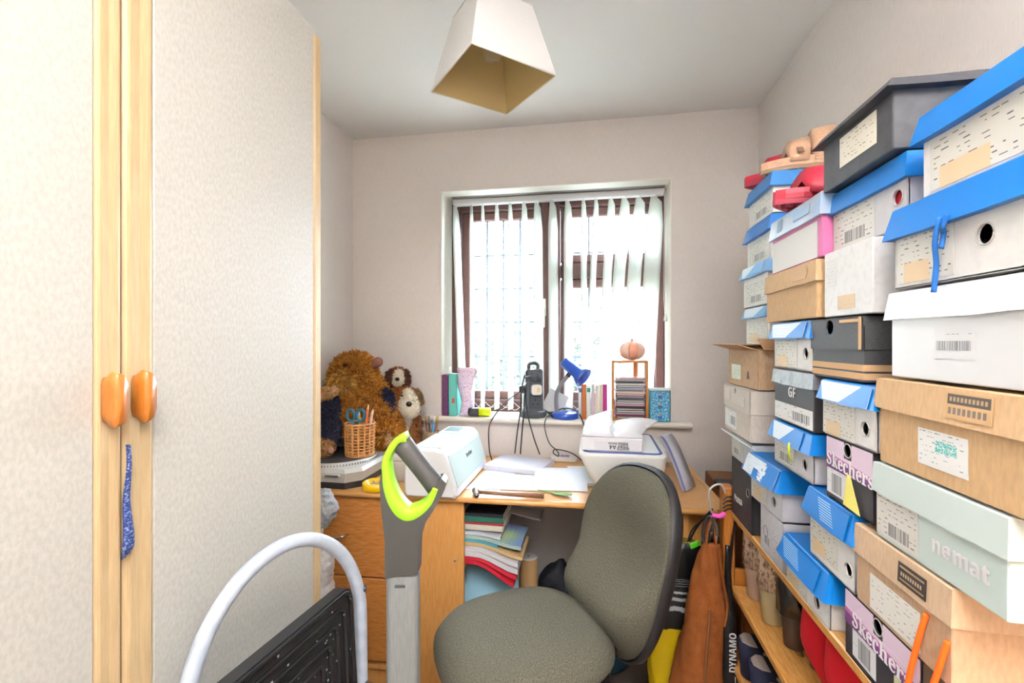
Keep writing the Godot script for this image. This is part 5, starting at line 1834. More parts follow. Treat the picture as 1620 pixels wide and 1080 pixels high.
	# segmented peach ornament on the rack
	var peach := thing("peach_ornament", "round segmented peach coloured ornament on top of the disc rack", "ornament", V(0.178, SILL + 0.277, 2.215), 25.0)
	for k in 8:
		st = S(false)
		var rings2 := []
		for i in 11:
			var ph := PI * i / 10.0
			var r := PackedVector3Array()
			for j in 9:
				var a := TAU / 8 * (k + (j + 0.5) / 9.0 * 0.98)
				var bul := 1.0 + 0.06 * sin((j + 0.5) / 9.0 * PI)
				r.append(Vector3(cos(a) * 0.056 * sin(ph) * bul, 0.045 + cos(ph) * 0.0445, sin(a) * 0.056 * sin(ph) * bul))
			r.append(Vector3(0, 0.045 + cos(ph) * 0.035, 0))
			rings2.append(r)
		loft(st, rings2, false, false)
		part(peach, "segment", st, M("f2a78a" if k % 2 == 0 else "f4c8b4", 0.5))
	st = S(false)
	lathe(st, [Vector2(0.004, 0.085), Vector2(0.010, 0.094), Vector2(0.006, 0.102), Vector2(0.0, 0.106)], 10)
	part(peach, "finial", st, M("e8d2c8", 0.3))
	# little printed chest of drawers
	var prt := func(sd: int) -> StandardMaterial3D:
		return T(picture(96, 48, func(im: Image):
			var nz := FastNoiseLite.new()
			nz.seed = sd
			nz.frequency = 0.09
			for yy in 48:
				for xx in 96:
					var v := nz.get_noise_2d(xx, yy)
					im.set_pixel(xx, yy, Color("3f93c4") if v < 0.05 else (Color("7fc4e2") if v < 0.35 else Color("d6ecf4")))
			im.fill_rect(Rect2i(42, 12, 12, 10), Color("e0b48c"))
			im.fill_rect(Rect2i(38, 22, 20, 16), Color("2f6fae"))), 0.4)
	var ch := thing("trinket_chest", "small blue printed chest of three drawers at the sill's end", "trinket box", V(0.298, SILL, 2.215))
	st = S()
	cb(st, Vector3(0, 0.071, 0), Vector3(0.088, 0.142, 0.07), 0.003)
	part(ch, "body", st, M("4fa3b4", 0.45))
	st = S()
	cb(st, Vector3(0, 0.1455, 0), Vector3(0.095, 0.007, 0.077), 0.002)
	part(ch, "lid_board", st, M("dfe9ec", 0.4))
	for k in 3:
		var dr := plate(ch, "drawer", 0.080, 0.043, prt.call(200 + k), Transform3D(I3, Vector3(0, 0.026 + k * 0.046, 0.0375)), 0.003)
		st = S(false)
		lathe(st, [Vector2(0.0035, 0.0), Vector2(0.0045, 0.004), Vector2(0.0, 0.006)], 10, Transform3D(Basis(Vector3.RIGHT, PI / 2), Vector3(0, 0.006, 0)))
		part(dr, "knob", st, M("e2a894", 0.3))

func label_plain(hex: String) -> StandardMaterial3D:
	return M(hex, 0.6)

# ---------------------------------------------------------------- things on the desk
func sheet(n: String, label: String, cat: String, at: Vector3, yaw: float, w: float, l: float, t: float, m: Material, printed: Material = null, curl := 0.0) -> Node3D:
	var s := thing(n, label, cat, at, yaw)
	var st := S(false)
	var rings := []
	for i in 9:
		var u := i / 8.0 * 2 - 1
		var y := curl * pow(absf(u), 3.0)
		var r := PackedVector3Array()
		for q in [Vector2(-1, 0), Vector2(1, 0), Vector2(1, 1), Vector2(-1, 1)]:
			r.append(Vector3(q.x * w / 2, y + q.y * t, u * l / 2))
		rings.append(r)
	setsmooth(st, false)
	loft(st, rings)
	part(s, "page", st, m)
	if printed:
		plate(s, "print", w * 0.9, l * 0.9, printed, Transform3D(FACE_UP, Vector3(0, t + 0.0004, 0)), 0.0002)
	return s

func build_desk_things() -> void:
	var Y := DESK + 0.0005
	var st: SurfaceTool
	# --- cutting machine lying along the desk
	var shell := M("e7e9ec", 0.35)
	var mint := M("bccdc8", 0.4)
	var cm := thing("craft_cutting_machine", "long white and mint craft cutting machine at the desk edge", "cutting machine", V(-0.565, Y, 1.77))
	var sec := [Vector2(-0.098, 0.012), Vector2(-0.090, 0.0), Vector2(0.092, 0.0), Vector2(0.100, 0.010), Vector2(0.094, 0.045), Vector2(0.062, 0.145), Vector2(0.046, 0.166), Vector2(0.020, 0.172), Vector2(-0.060, 0.172), Vector2(-0.082, 0.160), Vector2(-0.098, 0.10)]
	var rings := []
	for q in [[-0.230, 0.90], [-0.224, 0.97], [-0.212, 1.0], [0.212, 1.0], [0.224, 0.97], [0.230, 0.90]]:
		var r := PackedVector3Array()
		for v in sec:
			r.append(Vector3(v.x * q[1], 0.086 + (v.y - 0.086) * q[1], q[0]))
		rings.append(r)
	st = S()
	loft(st, rings)
	part(cm, "shell", st, shell)
	# sloping mint front
	var n0 := Vector3(0.0945, 0.043, 0)
	var n1 := Vector3(0.0625, 0.143, 0)
	var up := (n1 - n0).normalized()
	var nor := up.cross(Vector3(0, 0, -1)).normalized()
	if nor.x < 0:
		nor = -nor
	var fb := Basis(Vector3(0, 0, -1), up, Vector3(0, 0, -1).cross(up))
	st = S()
	cb(st, (n0 + n1) / 2 + fb.z * 0.0005, Vector3(0.425, 0.118, 0.004), 0.0015, fb)
	part(cm, "front_panel", st, mint)
	st = S()
	cb(st, n1 + fb.z * 0.003 - up * 0.006 + Vector3(0, 0, -0.02), Vector3(0.26, 0.004, 0.003), 0.001, fb)
	part(cm, "panel_ridge", st, M("d3dedb", 0.4))
	letters(cm, "brand_name", "brother", 0.016, M("3a3f45", 0.5), Transform3D(fb, (n0 + n1) / 2 + up * 0.012 + fb.z * 0.0028 + Vector3(0, 0, -0.01)), true)
	st = S()
	cb(st, Vector3(-0.018, 0.1724, 0.085), Vector3(0.105, 0.003, 0.24), 0.001)
	part(cm, "top_panel", st, mint)
	st = S()
	cb(st, Vector3(-0.018, 0.1724, -0.125), Vector3(0.095, 0.004, 0.15), 0.001)
	part(cm, "top_cover", st, M("c3d2cd", 0.4))
	st = S()
	cb(st, Vector3(-0.022, 0.1746, -0.135), Vector3(0.065, 0.001, 0.09), 0.0)
	part(cm, "screen", st, M("8f9c9e", 0.15))
	# --- printer
	var pw := M("e4e4e1", 0.4)
	var pr := thing("printer", "white inkjet printer with dark blue rim and tapering front", "printer", V(0.10, Y, 1.79))
	rings = []
	for q in [[0.0, 0.055, 0.135, 0.105, 0.17], [0.006, 0.062, 0.145, 0.115, 0.172], [0.08, 0.112, 0.172, 0.135, 0.18], [0.155, 0.150, 0.19, 0.145, 0.182], [0.163, 0.150, 0.19, 0.145, 0.182], [0.166, 0.147, 0.187, 0.142, 0.18]]:
		var r := PackedVector3Array()
		for v in rrect(2.0, 2.0, 0.16, 4):
			r.append(Vector3(v.x * (q[1] if v.x < 0 else q[3]), q[0], v.y * (q[2] if v.y > 0 else q[4])))
		rings.append(r)
	st = S(false)
	loft(st, rings)
	part(pr, "body", st, pw)
	st = S(false)
	var loop := []
	for v in rrect(0.262, 0.335, 0.025, 5):
		loop.append(Vector3(v.x - 0.002, 0.167, v.y + 0.002))
	loop.append(loop[0])
	loop.append(loop[1])
	tube(st, loop, 0.0042, 8)
	part(pr, "blue_rim", st, M("3c4a8c", 0.35))
	st = S()
	cb(st, Vector3(-0.002, 0.1675, 0.002), Vector3(0.25, 0.003, 0.322), 0.001)
	part(pr, "scanner_lid", st, M("eef0f1", 0.3))
	st = S()
	cb(st, Vector3(0.15, 0.145, -0.02), Vector3(0.012, 0.034, 0.20), 0.003)
	part(pr, "side_tray", st, M("d3d3d0", 0.45))
	# --- ream of paper, wrapper torn open on top
	var wrap := M("e6e5ea", 0.35)
	var rm := thing("paper_ream", "opened ream of white copy paper on top of the printer", "paper ream", V(0.066, Y + 0.1695, 1.775), -1.5)
	st = S()
	cb(st, Vector3(0, 0.024, 0), Vector3(0.208, 0.048, 0.295), 0.004)
	part(rm, "wrapped_block", st, wrap)
	var lab := T(picture(128, 32, func(im: Image): im.fill(Color("dcdce2"))), 0.4)
	plate(rm, "front_label", 0.118, 0.030, lab, Transform3D(Basis(Vector3.BACK, PI), Vector3(0.0, 0.021, 0.1484)))
	var ink := M("26262a", 0.5)
	var flip := Basis(Vector3.BACK, PI)
	for q in [["WHITE", 0.038, 0.0125, 0.010], ["COPY", 0.038, 0.0215, 0.010], ["PAPER", 0.038, 0.030, 0.008], ["A4", 0.004, 0.0165, 0.014], ["80GSM", 0.004, 0.029, 0.007]]:
		letters(rm, "label_print", q[0], q[3], ink, Transform3D(flip, Vector3(q[1], q[2], 0.1492)), true)
	# torn wrapper wings
	var wing := func(pts: Array, nm: String) -> void:
		var s2 := S(false)
		var rr := []
		for q in pts:
			var a: Vector3 = q[0]
			var b: Vector3 = q[1]
			var r := PackedVector3Array()
			for i in 7:
				var u := i / 6.0
				r.append(a.lerp(b, u) + Vector3(0, sin(u * PI) * q[2], 0))
			for i in 7:
				var u := 1 - i / 6.0
				r.append(a.lerp(b, u) + Vector3(0, sin(u * PI) * q[2] + 0.0006, 0.0004))
			rr.append(r)
		loft(s2, rr)
		part(rm, nm, s2, wrap)
	wing.call([[Vector3(-0.104, 0.050, 0.147), Vector3(0.005, 0.050, 0.147), 0.001], [Vector3(-0.104, 0.051, 0.0), Vector3(0.0, 0.056, 0.02), 0.003], [Vector3(-0.102, 0.056, -0.10), Vector3(0.006, 0.075, -0.06), 0.004], [Vector3(-0.09, 0.072, -0.14), Vector3(0.006, 0.108, -0.12), 0.002]], "wrapper_flap")
	wing.call([[Vector3(0.008, 0.050, 0.146), Vector3(0.104, 0.050, 0.147), 0.001], [Vector3(0.004, 0.054, 0.08), Vector3(0.105, 0.052, 0.09), 0.012], [Vector3(0.008, 0.072, 0.03), Vector3(0.125, 0.066, 0.05), 0.018], [Vector3(0.02, 0.082, -0.01), Vector3(0.17, 0.092, 0.02), 0.010]], "wrapper_flap")
	# --- loose papers bowing over the desk edge by the printer
	var ps := thing("drooping_papers", "sheaf of white and lilac sheets drooping beside the printer", "papers", V(0.322, Y, 1.84))
	for k in 3:
		st = S(false)
		rings = []
		for i in 12:
			var u := i / 11.0
			var c := Vector3(lerpf(-0.035, 0.030, u) - 0.006 * k, 0.168 - 0.165 * pow(u, 1.7) + 0.003 * (2 - k) + 0.001, lerpf(-0.10, 0.06, u * u) - 0.004 * k)
			var wv := Vector3(0.55, 0.0, -0.83) * 0.040
			var r := PackedVector3Array([c - wv, c + wv, c + wv + Vector3(0.0006, 0.0007, 0), c - wv + Vector3(0.0006, 0.0007, 0)])
			rings.append(r)
		loft(st, rings)
		part(ps, "sheet", st, M(["e6e6ec", "9aa0d6", "e2e2ea"][k], 0.5, {"back": ["c9c9d2", "8a90c4", "c9c9d2"][k]}))
	# --- sheets on the desk
	sheet("printed_sheet", "printed paper sheet lying under the cutting machine's edge", "paper", V(-0.395, Y, 1.80), -4, 0.13, 0.28, 0.0008, M("e4e6ea", 0.5), label_pic(61, "e8eaee", "8fa3c0", 12, Rect2()))
	sheet("plastic_wallet", "clear plastic wallet with printed page on the desk", "document wallet", V(-0.325, Y + 0.0012, 1.775), -86, 0.20, 0.235, 0.002, M("e2e4e6", 0.12), label_pic(62, "eceded", "b9b9bc", 14, Rect2()))
	sheet("paper_pad", "thick lilac grey paper pad lying behind the plastic wallet", "paper pad", V(-0.318, Y, 2.005), -14, 0.25, 0.21, 0.020, M("d6d5e2", 0.5))
	sheet("writing_paper", "plain white sheet lying in the middle of the desk", "paper", V(-0.130, Y + 0.0225, 1.85), 4, 0.20, 0.30, 0.0007, M("e2e7f0", 0.5), null, -0.021)
	sheet("spiral_notepad", "white notepad lying against the printer's base", "notepad", V(-0.038, Y + 0.0028, 1.885), 12, 0.10, 0.24, 0.012, M("e9e9e6", 0.5))
	# --- hammer
	var hm := thing("hammer", "small hammer with brown wooden handle on the desk front", "hammer", V(-0.29, Y, 1.600), 2.0)
	st = S(false)
	tube(st, [Vector3(-0.115, 0.014, 0), Vector3(-0.04, 0.012, 0), Vector3(0.03, 0.012, 0.002), Vector3(0.12, 0.0125, 0.004)], [0.007, 0.0075, 0.0095, 0.0115], 12, 0.8)
	part(hm, "wooden_handle", st, N(["7a4a2c", "8b5a38", "9a6845"], Vector3(2, 9, 9), 0.5, 0.03, 4, 121))
	st = S(false)
	lathe(st, [Vector2(0.0, -0.034), Vector2(0.009, -0.033), Vector2(0.0115, -0.028), Vector2(0.0115, -0.014), Vector2(0.008, -0.010), Vector2(0.010, 0.006), Vector2(0.006, 0.018), Vector2(0.010, 0.026), Vector2(0.007, 0.036), Vector2(0.0, 0.038)], 16, Transform3D(Basis(Vector3.RIGHT, PI / 2).rotated(Vector3.UP, 0.3), Vector3(-0.122, 0.0125, 0)))
	part(hm, "steel_head", st, M("8d8780", 0.3, {"metal": 0.9}))
	# --- leaf shaped green spoon
	st = S(false)
	rings = []
	for i in 14:
		var u := i / 13.0
		var w := 0.0035 if u < 0.4 else 0.0035 + 0.017 * sin((u - 0.4) / 0.6 * PI * 0.94)
		var r := PackedVector3Array()
		for j in 10:
			var a := TAU * j / 10
			r.append(Vector3(lerpf(-0.06, 0.075, u), 0.004 + 0.010 * maxf(u - 0.35, 0) + sin(a) * 0.0022, cos(a) * w))
		rings.append(r)
	loft(st, rings)
	solo("green_spoon", "leaf shaped green spoon lying beside the hammer", "spoon", st, M("5b8f2c", 0.4), V(-0.145, Y, 1.665), -22.0)
	# --- small charger with purple sticker
	var cg := thing("charger_box", "small white charger with a purple sticker behind the papers", "charger", V(-0.135, Y, 2.135), 3.0)
	st = S()
	cb(st, Vector3(0, 0.012, 0), Vector3(0.12, 0.024, 0.05), 0.004)
	part(cg, "body", st, M("dcd9d4", 0.4))
	st = S()
	cb(st, Vector3(0.006, 0.0243, 0.006), Vector3(0.04, 0.0008, 0.032), 0.0)
	part(cg, "sticker", st, M("8a6fb0", 0.5))
	# --- turntable
	var silver := M("c9cac8", 0.35, {"metal": 0.15})
	var tt := thing("turntable", "silver record deck with black base and dotted platter rim", "turntable", V(-1.03, Y, 1.735))
	st = S()
	var foot := [Vector2(-0.15, -0.155), Vector2(0.12, -0.155), Vector2(0.165, -0.11), Vector2(0.165, 0.155), Vector2(-0.15, 0.155)]
	prism(st, foot, 0.0, 0.030, Transform3D(Basis(Vector3(1, 0, 0), Vector3(0, 0, -1), Vector3(0, 1, 0)), Vector3.ZERO))
	part(tt, "base", st, M("24262c", 0.45))
	var lower := PackedVector3Array()
	var mid := PackedVector3Array()
	var high := PackedVector3Array()
	for q in foot:
		lower.append(Vector3(q.x * 1.0, 0.024, -q.y * 1.01))
		mid.append(Vector3(q.x * 1.05, 0.06, -q.y * 1.06))
		high.append(Vector3(q.x * 1.0, 0.074, -q.y * 1.0))
	st = S()
	loft(st, [lower, mid, high])
	part(tt, "deck", st, silver)
	st = S(false)
	lathe(st, [Vector2(0.158, 0.070), Vector2(0.160, 0.076), Vector2(0.156, 0.086), Vector2(0.150, 0.088), Vector2(0.0, 0.088)], 60, Transform3D(I3, Vector3(0.0, 0, 0)))
	var pt := part(tt, "platter", st, M("d2d3d1", 0.3, {"metal": 0.2}))
	st = S()
	for k in 90:
		var a := TAU * k / 90
		cb(st, Vector3(cos(a) * 0.1585, 0.0805, sin(a) * 0.1585), Vector3(0.003, 0.006, 0.0035), 0.0, Basis(Vector3.UP, -a))
	var dots := part(pt, "rim_dots", st, M("6b6d6e", 0.5))
	dots.set_meta("kind", "stuff")
	st = S(false)
	lathe(st, [Vector2(0.0, 0.0895), Vector2(0.140, 0.0895), Vector2(0.141, 0.0885), Vector2(0.141, 0.087)], 48)
	part(tt, "slipmat", st, M("3c3b3c", 0.8))
	st = S(false)
	var slot := []
	for v in rrect(0.075, 0.016, 0.0078, 5):
		slot.append(Vector2(v.x, v.y))
	prism(st, slot, 0.0, 0.004, Transform3D(Basis(Vector3.RIGHT, -0.12), Vector3(0.07, 0.050, 0.1605)))
	part(tt, "handle_slot", st, M("dcdddb", 0.3))
	st = S()
	prism(st, rrect(0.055, 0.009, 0.0044), 0.0, 0.002, Transform3D(Basis(Vector3.RIGHT, -0.12), Vector3(0.072, 0.049, 0.1642)))
	part(tt, "painted_slot_shade", st, M("55565a", 0.5))  # dark plate laid on the surface, recess shade put into its colour
	# --- ashtray
	var at := thing("ashtray", "round yellow ashtray with grey clutter in it", "ashtray", V(-0.795, Y, 1.605))
	st = S(false)
	lathe(st, [Vector2(0.0, 0.002), Vector2(0.046, 0.0), Vector2(0.052, 0.006), Vector2(0.052, 0.026), Vector2(0.047, 0.030), Vector2(0.042, 0.027), Vector2(0.040, 0.012), Vector2(0.0, 0.010)], 32)
	part(at, "bowl", st, M("f0c000", 0.3, {"coat": 0.5}))
	st = S()
	for k in 60:
		var a := rng.randf() * TAU
		var rr := sqrt(rng.randf()) * 0.036
		cb(st, Vector3(cos(a) * rr, 0.0135 + rng.randf() * 0.008, sin(a) * rr), Vector3(0.010, 0.0015, 0.002), 0.0, Basis.from_euler(Vector3(rng.randf(), rng.randf() * 6, rng.randf())))
	var cl := part(at, "metal_bits", st, M("a8a39c", 0.4, {"metal": 0.5}))
	cl.set_meta("kind", "stuff")
	# --- speckled tin
	var tin := thing("speckled_tin", "grey speckled tin standing between record deck and cutting machine", "tin", V(-0.755, Y, 1.755))
	st = S(false)
	lathe(st, [Vector2(0.043, 0.0), Vector2(0.045, 0.002), Vector2(0.045, 0.082), Vector2(0.043, 0.084), Vector2(0.0, 0.084)], 28)
	part(tin, "body", st, N(["4a3f40", "a79d96", "bdb5ad", "cfc8c0", "d6d0c8"], Vector3.ONE * 14, 0.5, 0.07, 2, 131))
	st = S(false)
	lathe(st, [Vector2(0.046, 0.078), Vector2(0.046, 0.090), Vector2(0.042, 0.093), Vector2(0.0, 0.093)], 28)
	part(tin, "lid", st, M("c4beb6", 0.4))
	# --- wicker basket
	var wk := N(["b9783c", "c98a4c", "d69c60", "dcab74"], Vector3(8, 12, 8), 0.55, 0.05, 3, 141)
	var bk := thing("wicker_pencil_basket", "woven wicker pencil basket standing on the record deck", "basket", V(-0.932, Y + 0.0905, 1.735))
	st = S(false)
	lathe(st, [Vector2(0.0, 0.0), Vector2(0.056, 0.0), Vector2(0.056, 0.006), Vector2(0.0, 0.006)], 24)
	part(bk, "bottom", st, wk)
	for row in 10:
		var yy := 0.010 + row * 0.0118
		st = S(false)
		var lp := []
		for i in 49:
			var a := TAU * i / 48
			var rr := 0.0535 + yy * 0.028 + 0.0016 * sin(a * 8 + (PI if row % 2 else 0.0))
			lp.append(Vector3(cos(a) * rr, yy, sin(a) * rr))
		tube(st, lp, 0.0042, 6, 0.85)
		part(bk, "weaver", st, wk)
	for k in 16:
		var a := TAU * k / 16
		st = S()
		cb(st, Vector3(cos(a) * 0.0575, 0.064, sin(a) * 0.0575), Vector3(0.004, 0.126, 0.0075), 0.001, Basis(Vector3.UP, -a) * Basis(Vector3.BACK, -0.03))
		part(bk, "stake", st, wk)
	st = S(false)
	var rim := []
	for i in 33:
		var a := TAU * i / 32
		rim.append(Vector3(cos(a) * 0.0575, 0.128, sin(a) * 0.0575))
	tube(st, rim, 0.0045, 7)
	part(bk, "rim", st, wk)
	var bp := bk.position
	# scissors
	var sc := thing("scissors", "scissors with teal blue handles sticking up from the wicker basket", "scissors", bp + Vector3(-0.012, 0.10, 0.012), 10.0)
	for s in [-1.0, 1.0]:
		st = S(false)
		var lp2 := []
		for i in 21:
			var a := TAU * i / 20
			lp2.append(Vector3(s * 0.021 + cos(a) * 0.0155, 0.062 + sin(a) * 0.023, s * 0.002))
		tube(st, lp2, 0.0052, 8)
		tube(st, [Vector3(s * 0.015, 0.040, 0), Vector3(s * 0.004, 0.018, 0)], 0.0045, 8)
		part(sc, "handle", st, M("1f6f8c", 0.35))
		st = S()
		cb(st, Vector3(s * 0.002, -0.02, s * 0.001), Vector3(0.010, 0.09, 0.0015), 0.0005)
		part(sc, "blade", st, M("b9bcc0", 0.25, {"metal": 1.0}))
	# pens and brush in the basket
	for q in [["wooden_pencil", "orange pencil with pale tip standing in the wicker basket", Vector3(0.018, 0.085, 0.0), Vector3(0.036, 0.185, 0.004), 0.0048, "c9692c", "ecd9b8"], ["paint_marker", "yellow marker standing among the scissors in the wicker basket", Vector3(-0.01, 0.085, -0.014), Vector3(-0.012, 0.155, -0.016), 0.0045, "e2b21c", "d8d8d4"], ["felt_pen", "pinkish felt pen leaning in the wicker basket", Vector3(0.026, 0.085, -0.01), Vector3(0.046, 0.165, -0.012), 0.006, "c9a08c", "efe2cc"]]:
		var pn := thing(q[0], q[1], "pen", bp)
		st = S(false)
		tube(st, [q[2] * Vector3(1, 0.2, 1), q[3]], q[4], 8)
		part(pn, "barrel", st, M(q[5], 0.5))
		st = S(false)
		var dv: Vector3 = (q[3] - q[2]).normalized()
		tube(st, [q[3], q[3] + dv * 0.012, q[3] + dv * 0.02], [q[4], q[4] * 0.7, 0.001], 8)
		part(pn, "tip", st, M(q[6], 0.5))
	# --- cup of pens behind the cutting machine
	var cup := thing("pen_cup", "patterned brown cup of pens behind the cutting machine", "cup", V(-0.745, Y, 2.06))
	st = S(false)
	lathe(st, [Vector2(0.0, 0.0), Vector2(0.036, 0.0), Vector2(0.038, 0.004), Vector2(0.038, 0.13), Vector2(0.036, 0.132), Vector2(0.034, 0.128), Vector2(0.034, 0.008), Vector2(0.0, 0.008)], 24)
	part(cup, "body", st, N(["5b4632", "8a6f4c", "b59a70", "3a2c22"], Vector3.ONE * 10, 0.5, 0.05, 3, 151))
	for q in [["ballpoint_pen", "blue and white pen in the patterned cup", -0.010, 0.016, "2f8fc4", "eceef0"], ["ballpoint_pen", "brown pen with gold end in the patterned cup", 0.012, 0.034, "8a5a34", "c9a860"], ["ballpoint_pen", "red brown pen in the patterned cup", -0.018, -0.030, "7a3a2c", "b98c4c"], ["ballpoint_pen", "dark pen leaning outwards in the patterned cup", 0.004, -0.012, "3a3a3c", "8c8c8c"]]:
		var pn := thing(q[0], q[1], "pen", cup.position)
		st = S(false)
		var a := Vector3(q[2] * 0.5, 0.012, 0.004)
		var b := Vector3(q[3], 0.205, 0.006 + q[2] * 0.4)
		tube(st, [a, a.lerp(b, 0.82)], 0.0052, 8)
		part(pn, "barrel", st, M(q[4], 0.4))
		st = S(false)
		tube(st, [a.lerp(b, 0.82), a.lerp(b, 0.97), b], [0.0054, 0.005, 0.0015], 8)
		part(pn, "tip", st, M(q[5], 0.4))

# ---------------------------------------------------------------- soft toys
func cp(a: Array, b: Array, ra: float, rb: float) -> Array:
	return [V(a[0], a[1], a[2]), V(b[0], b[1], b[2]), ra, rb]

func pile_part(t: Node3D, n: String, prims: Array, hexes: Array, tufts: int, length: float, cell := 0.008, k := 0.03, sag := 0.4) -> void:
	var loc := []
	for q in prims:
		loc.append([q[0] - t.position, q[1] - t.position, q[2], q[3]])
	var m := blob(loc, cell, k, 0.004, hash(n) % 97)
	var o := part(t, n, m, M(hexes[0], 0.95))
	if tufts > 0:
		var cols := []
		for h in hexes:
			cols.append(Color(h))
		fur(o, m, tufts, length, cols, sag)

func bead(t: Node3D, n: String, at: Vector3, r: Vector3, m: Material) -> void:
	var st := S(false)
	var pr := []
	for i in 9:
		var a := -PI / 2 + PI * i / 8.0
		pr.append(Vector2(cos(a), sin(a)))
	lathe(st, pr, 14, Transform3D(Basis.from_scale(r), at - t.position))
	part(t, n, st, m)

func build_toys() -> void:
	var black := M("1c1a1a", 0.2)
	# big shaggy brown toy
	var t := thing("shaggy_soft_toy", "big shaggy golden brown soft toy slumped in the corner of the desk", "soft toy", V(-1.0, DESK + 0.001, 1.96))
	pile_part(t, "body", [cp([-1.105, 1.155, 1.97], [-1.075, 1.165, 1.97], 0.082, 0.078), cp([-1.115, 1.11, 1.93], [-1.145, 1.045, 1.89], 0.060, 0.040), cp([-1.05, 1.10, 1.97], [-0.985, 0.95, 1.98], 0.080, 0.105),
		cp([-0.985, 0.93, 1.98], [-0.955, 0.87, 1.97], 0.105, 0.098), cp([-0.96, 0.85, 1.97], [-0.94, 0.84, 1.96], 0.086, 0.080),
		cp([-1.045, 1.04, 1.92], [-1.085, 0.985, 1.86], 0.052, 0.046), cp([-1.085, 0.985, 1.86], [-1.05, 0.95, 1.83], 0.046, 0.045), cp([-0.935, 0.91, 1.93], [-0.878, 0.893, 1.88], 0.070, 0.045)],
		["b0701f", "c07c26", "d08e34", "a8661c", "da9f46", "98591a"], 9500, 0.020, 0.0085, 0.035)
	pile_part(t, "shaggy_fringe", [cp([-1.11, 1.13, 1.885], [-1.12, 1.09, 1.865], 0.030, 0.020), cp([-1.07, 1.125, 1.885], [-1.085, 1.085, 1.865], 0.026, 0.018)], ["c08a3c", "cf9d50", "b57c30"], 500, 0.036, 0.008, 0.02, 1.2)
	pile_part(t, "ear", [cp([-0.990, 1.185, 1.97], [-0.968, 1.205, 1.965], 0.016, 0.024)], ["8a5a4a"], 0, 0, 0.006, 0.01)
	pile_part(t, "foot", [cp([-0.868, 0.895, 1.865], [-0.848, 0.872, 1.845], 0.030, 0.022)], ["c39a70", "d0aa82", "b58a60"], 350, 0.010, 0.006, 0.01)
	for q in [Vector3(-1.085, 1.195, -1.885), Vector3(-1.06, 1.10, -1.875)]:
		bead(t, "eye", q, Vector3(0.010, 0.010, 0.008), black)
	# brown and white dogs behind it
	t = thing("puppy_soft_toy", "small brown and white puppy soft toy peeping over the shaggy toy", "soft toy", V(-0.93, DESK + 0.001, 2.08))
	pile_part(t, "body", [cp([-0.945, 0.80, 2.145], [-0.935, 0.95, 2.145], 0.048, 0.050), cp([-0.935, 0.95, 2.145], [-0.94, 1.06, 2.145], 0.05, 0.04)], ["5a3a28", "6b4630"], 300, 0.010, 0.008, 0.03)
	pile_part(t, "head", [cp([-0.955, 1.125, 2.135], [-0.945, 1.13, 2.130], 0.044, 0.042)], ["8a4f24", "9a5c2c", "74401c"], 700, 0.010, 0.007, 0.02)
	pile_part(t, "muzzle", [cp([-0.925, 1.145, 2.100], [-0.920, 1.115, 2.080], 0.020, 0.027)], ["ddd2be", "e6dccb", "d2c6b0"], 350, 0.008, 0.006, 0.015)
	pile_part(t, "ear", [cp([-0.975, 1.145, 2.105], [-0.965, 1.095, 2.085], 0.018, 0.022)], ["4a2a18", "5a3420"], 250, 0.009, 0.006, 0.01)
	pile_part(t, "ear", [cp([-0.900, 1.15, 2.135], [-0.892, 1.095, 2.115], 0.014, 0.018)], ["4a2a18", "5a3420"], 250, 0.009, 0.006, 0.01)
	bead(t, "nose", V(-0.912, 1.122, 2.053), Vector3(0.011, 0.009, 0.008), black)
	bead(t, "eye", V(-0.945, 1.148, 2.092), Vector3(0.006, 0.006, 0.006), black)
	t = thing("dog_soft_toy", "brown dog soft toy with cream muzzle leaning by the sill", "soft toy", V(-0.87, DESK + 0.001, 2.02))
	pile_part(t, "body", [cp([-0.862, 0.81, 2.085], [-0.868, 0.90, 2.095], 0.055, 0.052), cp([-0.868, 0.90, 2.095], [-0.882, 0.98, 2.095], 0.05, 0.045)], ["8a5630", "9c6638", "774824"], 900, 0.010, 0.008, 0.03)
	pile_part(t, "chest", [cp([-0.862, 0.935, 2.045], [-0.868, 0.90, 2.035], 0.026, 0.022)], ["e2d8c6", "d8ccb8"], 250, 0.009, 0.006, 0.015)
	pile_part(t, "head", [cp([-0.895, 1.03, 2.075], [-0.866, 1.035, 2.065], 0.050, 0.048)], ["99561f", "ab6528", "864a1b"], 1000, 0.010, 0.007, 0.02)
	pile_part(t, "muzzle", [cp([-0.850, 1.06, 2.030], [-0.838, 1.005, 2.010], 0.022, 0.040), cp([-0.838, 1.005, 2.010], [-0.825, 0.99, 2.000], 0.040, 0.038)], ["e2d8c4", "ebe2d2", "d6cab4"], 800, 0.009, 0.007, 0.02)
	pile_part(t, "ear", [cp([-0.93, 1.06, 2.045], [-0.925, 0.98, 2.030], 0.022, 0.028)], ["8a4a1a", "9a5722"], 400, 0.010, 0.007, 0.01)
	pile_part(t, "ear", [cp([-0.822, 1.06, 2.065], [-0.805, 1.02, 2.055], 0.016, 0.020)], ["7a5a34", "8b6a40"], 250, 0.010, 0.006, 0.01)
	bead(t, "nose", V(-0.818, 1.018, 1.966), Vector3(0.014, 0.012, 0.010), black)
	bead(t, "eye", V(-0.868, 1.05, 2.012), Vector3(0.006, 0.006, 0.006), black)
	var st := S(false)
	var ring := []
	for i in 25:
		var a := TAU * i / 24
		ring.append(V(-0.868 + cos(a) * 0.052, 0.955 + 0.012 * cos(a), 2.085 - sin(a) * 0.052) - t.position)
	tube(st, ring, 0.007, 8)
	part(t, "collar", st, M("1c2440", 0.7))
	# navy furry bundle over the shaggy toy's shoulder
	t = thing("navy_soft_toy", "small navy blue furry toy lying over the shaggy toy's back", "soft toy", V(-0.93, 1.03, 2.06))
